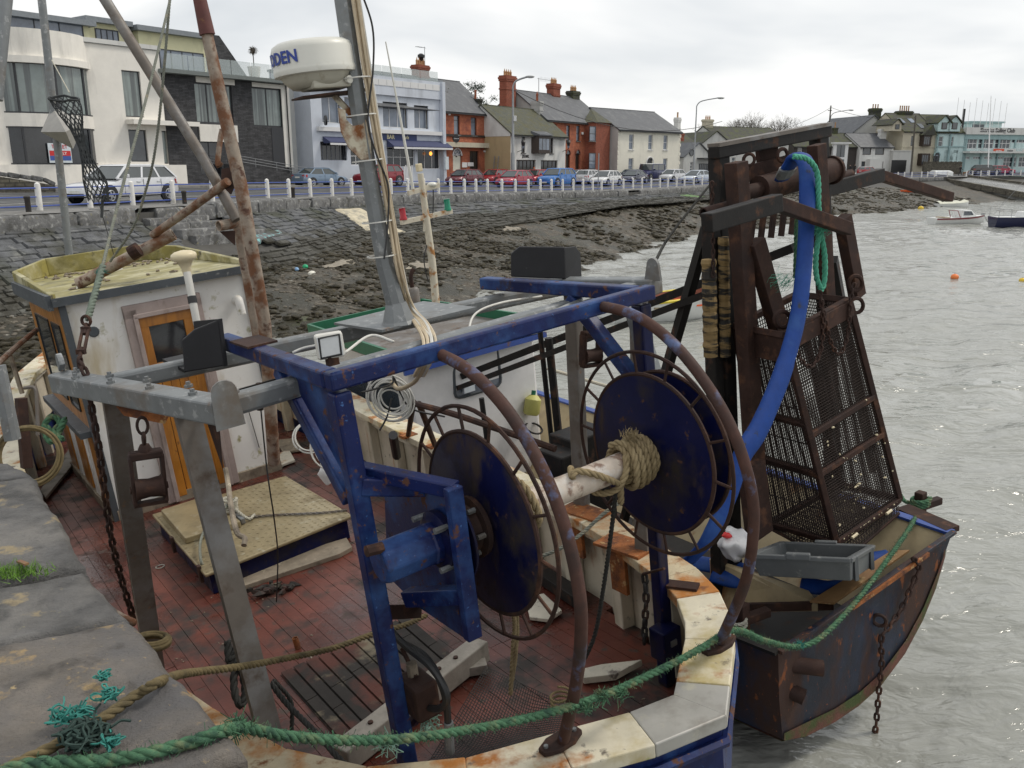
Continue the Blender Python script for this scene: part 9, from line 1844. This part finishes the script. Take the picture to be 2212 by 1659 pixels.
hk_ = W1(B1.h(500,1130,.3)); mk('iron_hook', MB().tube(spline([ond(487,1012,7.6), ond(492,1040,7.5), ond(500,1100,6.9), ond(512,1150,6.6), ond(528,1162,6.55), ond(527,1178,6.5)], 5),.022,8), M_OLDWOOD, None, base=hk_, smooth=True, label='bent wooden handled iron hook standing through the hatch rope', cat='hook')
coil('coil of brown rope hung on the bow post', ond(62,985,8.2),.27,5,.014, M_ROPEB, (.3,-1,.35), jit=.08)
coil('coil of cream and black cable hanging inside the bulwark', ond(722,968,6.6),.13,9,.006, M_CABLEW, (.4,-1,.4), name='cable_coil', jit=.25); coil('loose single loop of white cable by the wheelhouse', ond(668,945,7.4),.12,2,.008, M_CABLEW, (.3,-1,.5), name='cable_loop'); coil('hank of white cable hanging under the blue frame', ond(846,862,5.2),.095,9,.0055, M_CABLEW, (.2,-1,.15), name='cable_hank', sq=1.15, jit=.3)
rope('hank_lead', 'black lead trailing from the hanging cable hank', [ond(780,848,5.0), ond(845,830,5.15), ond(850,815,5.15), ond(885,880,5.3), ond(960,900,5.6)], .006, M_CABLEB, 'cable', n=6, lobes=0, step=.02); rope('hank_lead', 'black tail hanging below the cable hank', [ond(846,860,5.2), ond(836,900,5.2), ond(820,930,5.2)], .006, M_CABLEB, 'cable', n=6, lobes=0, step=.02)
rope('cable_loop_up', 'cream cable bundle looping under the blue beam to the hank', [ond(925,778,4.5), ond(912,800,4.7), ond(895,825,4.9), ond(862,840,5.1), ond(845,825,5.2)], .013, M_CABLE, 'cable', n=7, lobes=0, step=.02)
rope('beam_cable', 'white cable clipped along the galvanised cross beam', [ond(745,762,4.4), ond(800,725,4.7), ond(850,738,4.6)], .008, M_CABLEW, 'cable', n=6, lobes=0, step=.02); rope('beam_cable', 'white cable looping over the grey beam beside the work light', [ond(632,762,4.3), ond(655,752,4.3), ond(690,745,4.2)], .007, M_CABLEW, 'cable', n=6, lobes=0, step=.02); rope('beam_cable', 'white cable run along the starboard half of the grey beam', [ond(1010,730,5.2), ond(1025,680,5.4), ond(1080,655,5.6), ond(1170,640,6.0)], .008, M_CABLEW, 'cable', n=6, lobes=0, step=.02)
rope('black_wire', 'thin black wire dangling before the wheelhouse wall to the deck', [ond(562,870,5.3), ond(575,1000,5.4), ond(583,1060,5.4), ond(592,1120,5.6), ond(600,1200,6.0), ond(597,1300,6.2)], .005, M_CABLEB, 'wire', n=5, lobes=0, step=.03)
arm_ = MB(); arm_.beam(ond(498,850,5.2), ond(560,882,5.3),.02,.02); arm_.beam(ond(500,848,5.2), ond(640,808,5.2),.018,.018); arm_.cyl(ond(560,828,5.25), ond(562,885,5.3),.022,8); mk('iron_bracket', arm_, M_BKST, None, base=ond(530,850,5.2), label='black iron bracket and pipe under the grey cross beam', cat='bracket')
# lashings on the gantry legs
c = W1(LG[0][1]) ; coil('old brown rope lashed round the foot of the port gantry leg', ond(328,1385,5.0),.085,7,.014, M_ROPEB, (.1,.1,1), name='rope_lashing', jit=.1)
rope('dark_hank', 'dark rope hank hung behind the near gantry leg', [ond(492,1385,4.9), ond(496,1430,4.85), ond(512,1400,4.9), ond(505,1480,4.8), ond(520,1525,4.75), ond(530,1490,4.8), ond(518,1430,4.85)], .022, M_ROPEK); rope('dark_line', 'dark rope falling from the near gantry leg to the stern cap', [ond(585,1475,4.75), ond(620,1520,4.7), ond(690,1590,4.5), ond(720,1625,4.4), ond(755,1662,4.35)], .016, M_ROPEK); rope('dark_line', 'short dark rope loop beside the near gantry leg', [ond(590,1470,4.8), ond(628,1515,4.9), ond(630,1590,4.9)], .013, M_ROPEK)
rope('hoop_lashing', 'brown twine lashed round the foot of the stern hoop', [W1(V(-.79 + .05 * cos(a),-1.44 + .05 * sin(a),.98 + a * .004)) for a in np.linspace(0,20,44)], .006, M_ROPEB, per=3)
for x, y, d in ((925,1560,4.4),(840,1605,4.2)): fray(ond(x, y, d),40,.08, mat('pale_green_twine', (.25,.40,.32),.8), None, 'pale green twine end hanging inside the stern' if x > 900 else 'pale green twine scrap on the stern timber', .4,.003,(0,0,-.3), name='twine_scrap')
rope('white_stub', 'white painted handrail stub at the pier side bulwark', [ond(232,1315,5.3), ond(262,1333,5.2), ond(288,1345,5.1)], .024, M_RUSTPOLE, 'rail', lobes=0)
# loose boards
def board(label, px, h, t_, m_, name='loose_board'):
 P = [W1(B1.h(*q, h)) for q in px]; mk(name, MB().prism(P, B1.R @ V(0,0, t_)), m_, None, base=P[0], bevel=.004, label=label, cat='board')
board('long weathered plank with flaking paint beside the hatch', ((524,1238),(750,1170),(762,1190),(735,1205),(528,1275)),.0,.045, M_OLDWOOD); board('flaked white board lying inside the stern', ((1250,1460),(1300,1448),(1388,1438),(1330,1470),(1262,1478)),.02,.05, M_FLAKE); board('white board with two slots on the aft deck', ((1136,1300),(1175,1288),(1215,1325),(1185,1345),(1145,1340)),.02,.03, M_FLAKE); board('pale broken board by the wheelhouse foot', ((592,955),(640,950),(655,975),(612,980)),.02,.03, M_OLDWOOD); board('small pale yellow board on the deck near the bulwark', ((598,985),(625,975),(638,998),(605,1010)),.02,.03, M_FLAKE); board('grey timber offcut near the mesh mat', ((978,1452),(1050,1438),(1055,1455),(985,1468)),.02,.07, M_GREYWOOD); board('dark timber baulk under the starboard bulwark', ((1175,1240),(1260,1295),(1250,1320),(1165,1262)),.02,.1, M_BKST); board('slab of grey board leaning by the bow post', ((88,1065),(150,975),(165,1000),(100,1080)),.05,.04, M_GREYWOOD)
# black mesh mat
mm = MB(); c4 = [W1(B1.h(*q, hh)) for q, hh in (((1050,1440),.35),((1130,1470),.25),((1255,1540),.1),((1180,1640),.2),((950,1640),.1),((985,1500),.15))]
a, b, c, d = c4[0], W1(B1.h(1240,1530,.15)), W1(B1.h(1200,1660,.25)), W1(B1.h(930,1640,.1)); sag = lambda u, w: V(0,0,-.12 * sin(pi * u) * sin(pi * w) + .02 * sin(u * 9) * sin(w * 7)); nn = 40
for k in range(nn + 1):
 mm.tube([a.lerp(b, k / nn).lerp(d.lerp(c, k / nn), j / 12) + sag(k / nn, j / 12) for j in range(13)], .003,3, caps=False); mm.tube([a.lerp(b, j / 12).lerp(d.lerp(c, j / 12), k / nn) + sag(j / 12, k / nn) for j in range(13)], .003,3, caps=False)
mk('mesh_mat', mm, M_MESH, None, base=a, label='sagging black plastic mesh mat in the stern', cat='mesh', kind=None)
# grass tuft, straw, small deck pieces
gt = onz(25,1240,.0); m = MB()
for k in range(420):
 p = gt + Vector((random.gauss(0,.07), random.gauss(0,.035),0)); e = Vector((random.gauss(0,.5), random.gauss(0,.5), random.uniform(.4,1))).normalized() * random.uniform(.02,.055); s_ = Vector((random.gauss(0,1), random.gauss(0,1),0)).normalized() * .003; m.quad(p - s_, p + s_, p + e)
mk('grass_tuft', m, mat('bright_grass', (.12,.24,.03),.7, var=.3, vscale=30), None, base=gt, label='small bright green grass tuft in a pier joint', cat='grass', kind='stuff')
p = onz(40,1212,.02); mk('wood_sliver', MB().beam(p, p + V(.07,-.06,.015),.018,.008), M_PLY, None, base=p, label='pale splinter of wood beside the grass tuft', cat='splinter')
p = W1(B1.h(346,1224,.006)); mk('deck_ring', MB().torus(p, B1.R @ V(0,0,1),.04,.006,18,5), M_ALU, None, base=p, label='small metal ring set in the red deck near the hatch', cat='ring')
p = W1(B1.h(644,1400,0)); mk('pipe_stub', MB().pipe(p, p + V(-.02,0,.09),.024,.018), M_RUSTO, None, base=p, label='short rusty pipe stub rising from the red deck', cat='pipe')
m = MB()
for k in range(80):
 x, y = random.uniform(-1.9,.8), random.uniform(-1.2,3.2) if k % 2 else random.uniform(2.2,3.2); lump(m, W1(V(x, y, .004)), random.uniform(.005,.016),.006,.005, random.uniform(0,3),5,.4)
mk('deck_debris', m, M_OLDWOOD, label='paint flakes and chips scattered over the deck', cat='debris', kind='stuff')
rag = MB(); c = W1(B1.h(598,1272,.03))
for k in range(26): lump(rag, c + Vector((random.gauss(0,.09), random.gauss(0,.05),0)), random.uniform(.03,.06),.02,.03, random.uniform(0,3),6,.5)
mk('rotten_rag', rag, M_DKWOOD, None, base=c, smooth=True, label='rotten heap of fibres beside the weathered plank', cat='rag')
pb = ond(705,1025,6.6); m = MB().sphere(pb, .07,12,8,(.8,.5,1.2))
for i, v in enumerate(m.v): m.v[i] = v + mnoise.noise_vector((v - pb) * 14) * .03
mk('plastic_bag', m, M_BAG, None, base=pb, smooth=True, sharp=0, label='white plastic bag caught under the cable coil', cat='bag')
m = MB(); m.add([ond(20 + 12 * k, 905 + (k % 3) * 12,9.2) for k in range(9)], [])
rope('net_heap', 'green rope heap behind the bow post', [ond(90,930,9.5), ond(110,900,9.6), ond(130,915,9.6), ond(100,945,9.4), ond(125,935,9.5), ond(140,905,9.6), ond(112,955,9.4), ond(95,920,9.5), ond(135,950,9.4)], .035, M_ROPEG)
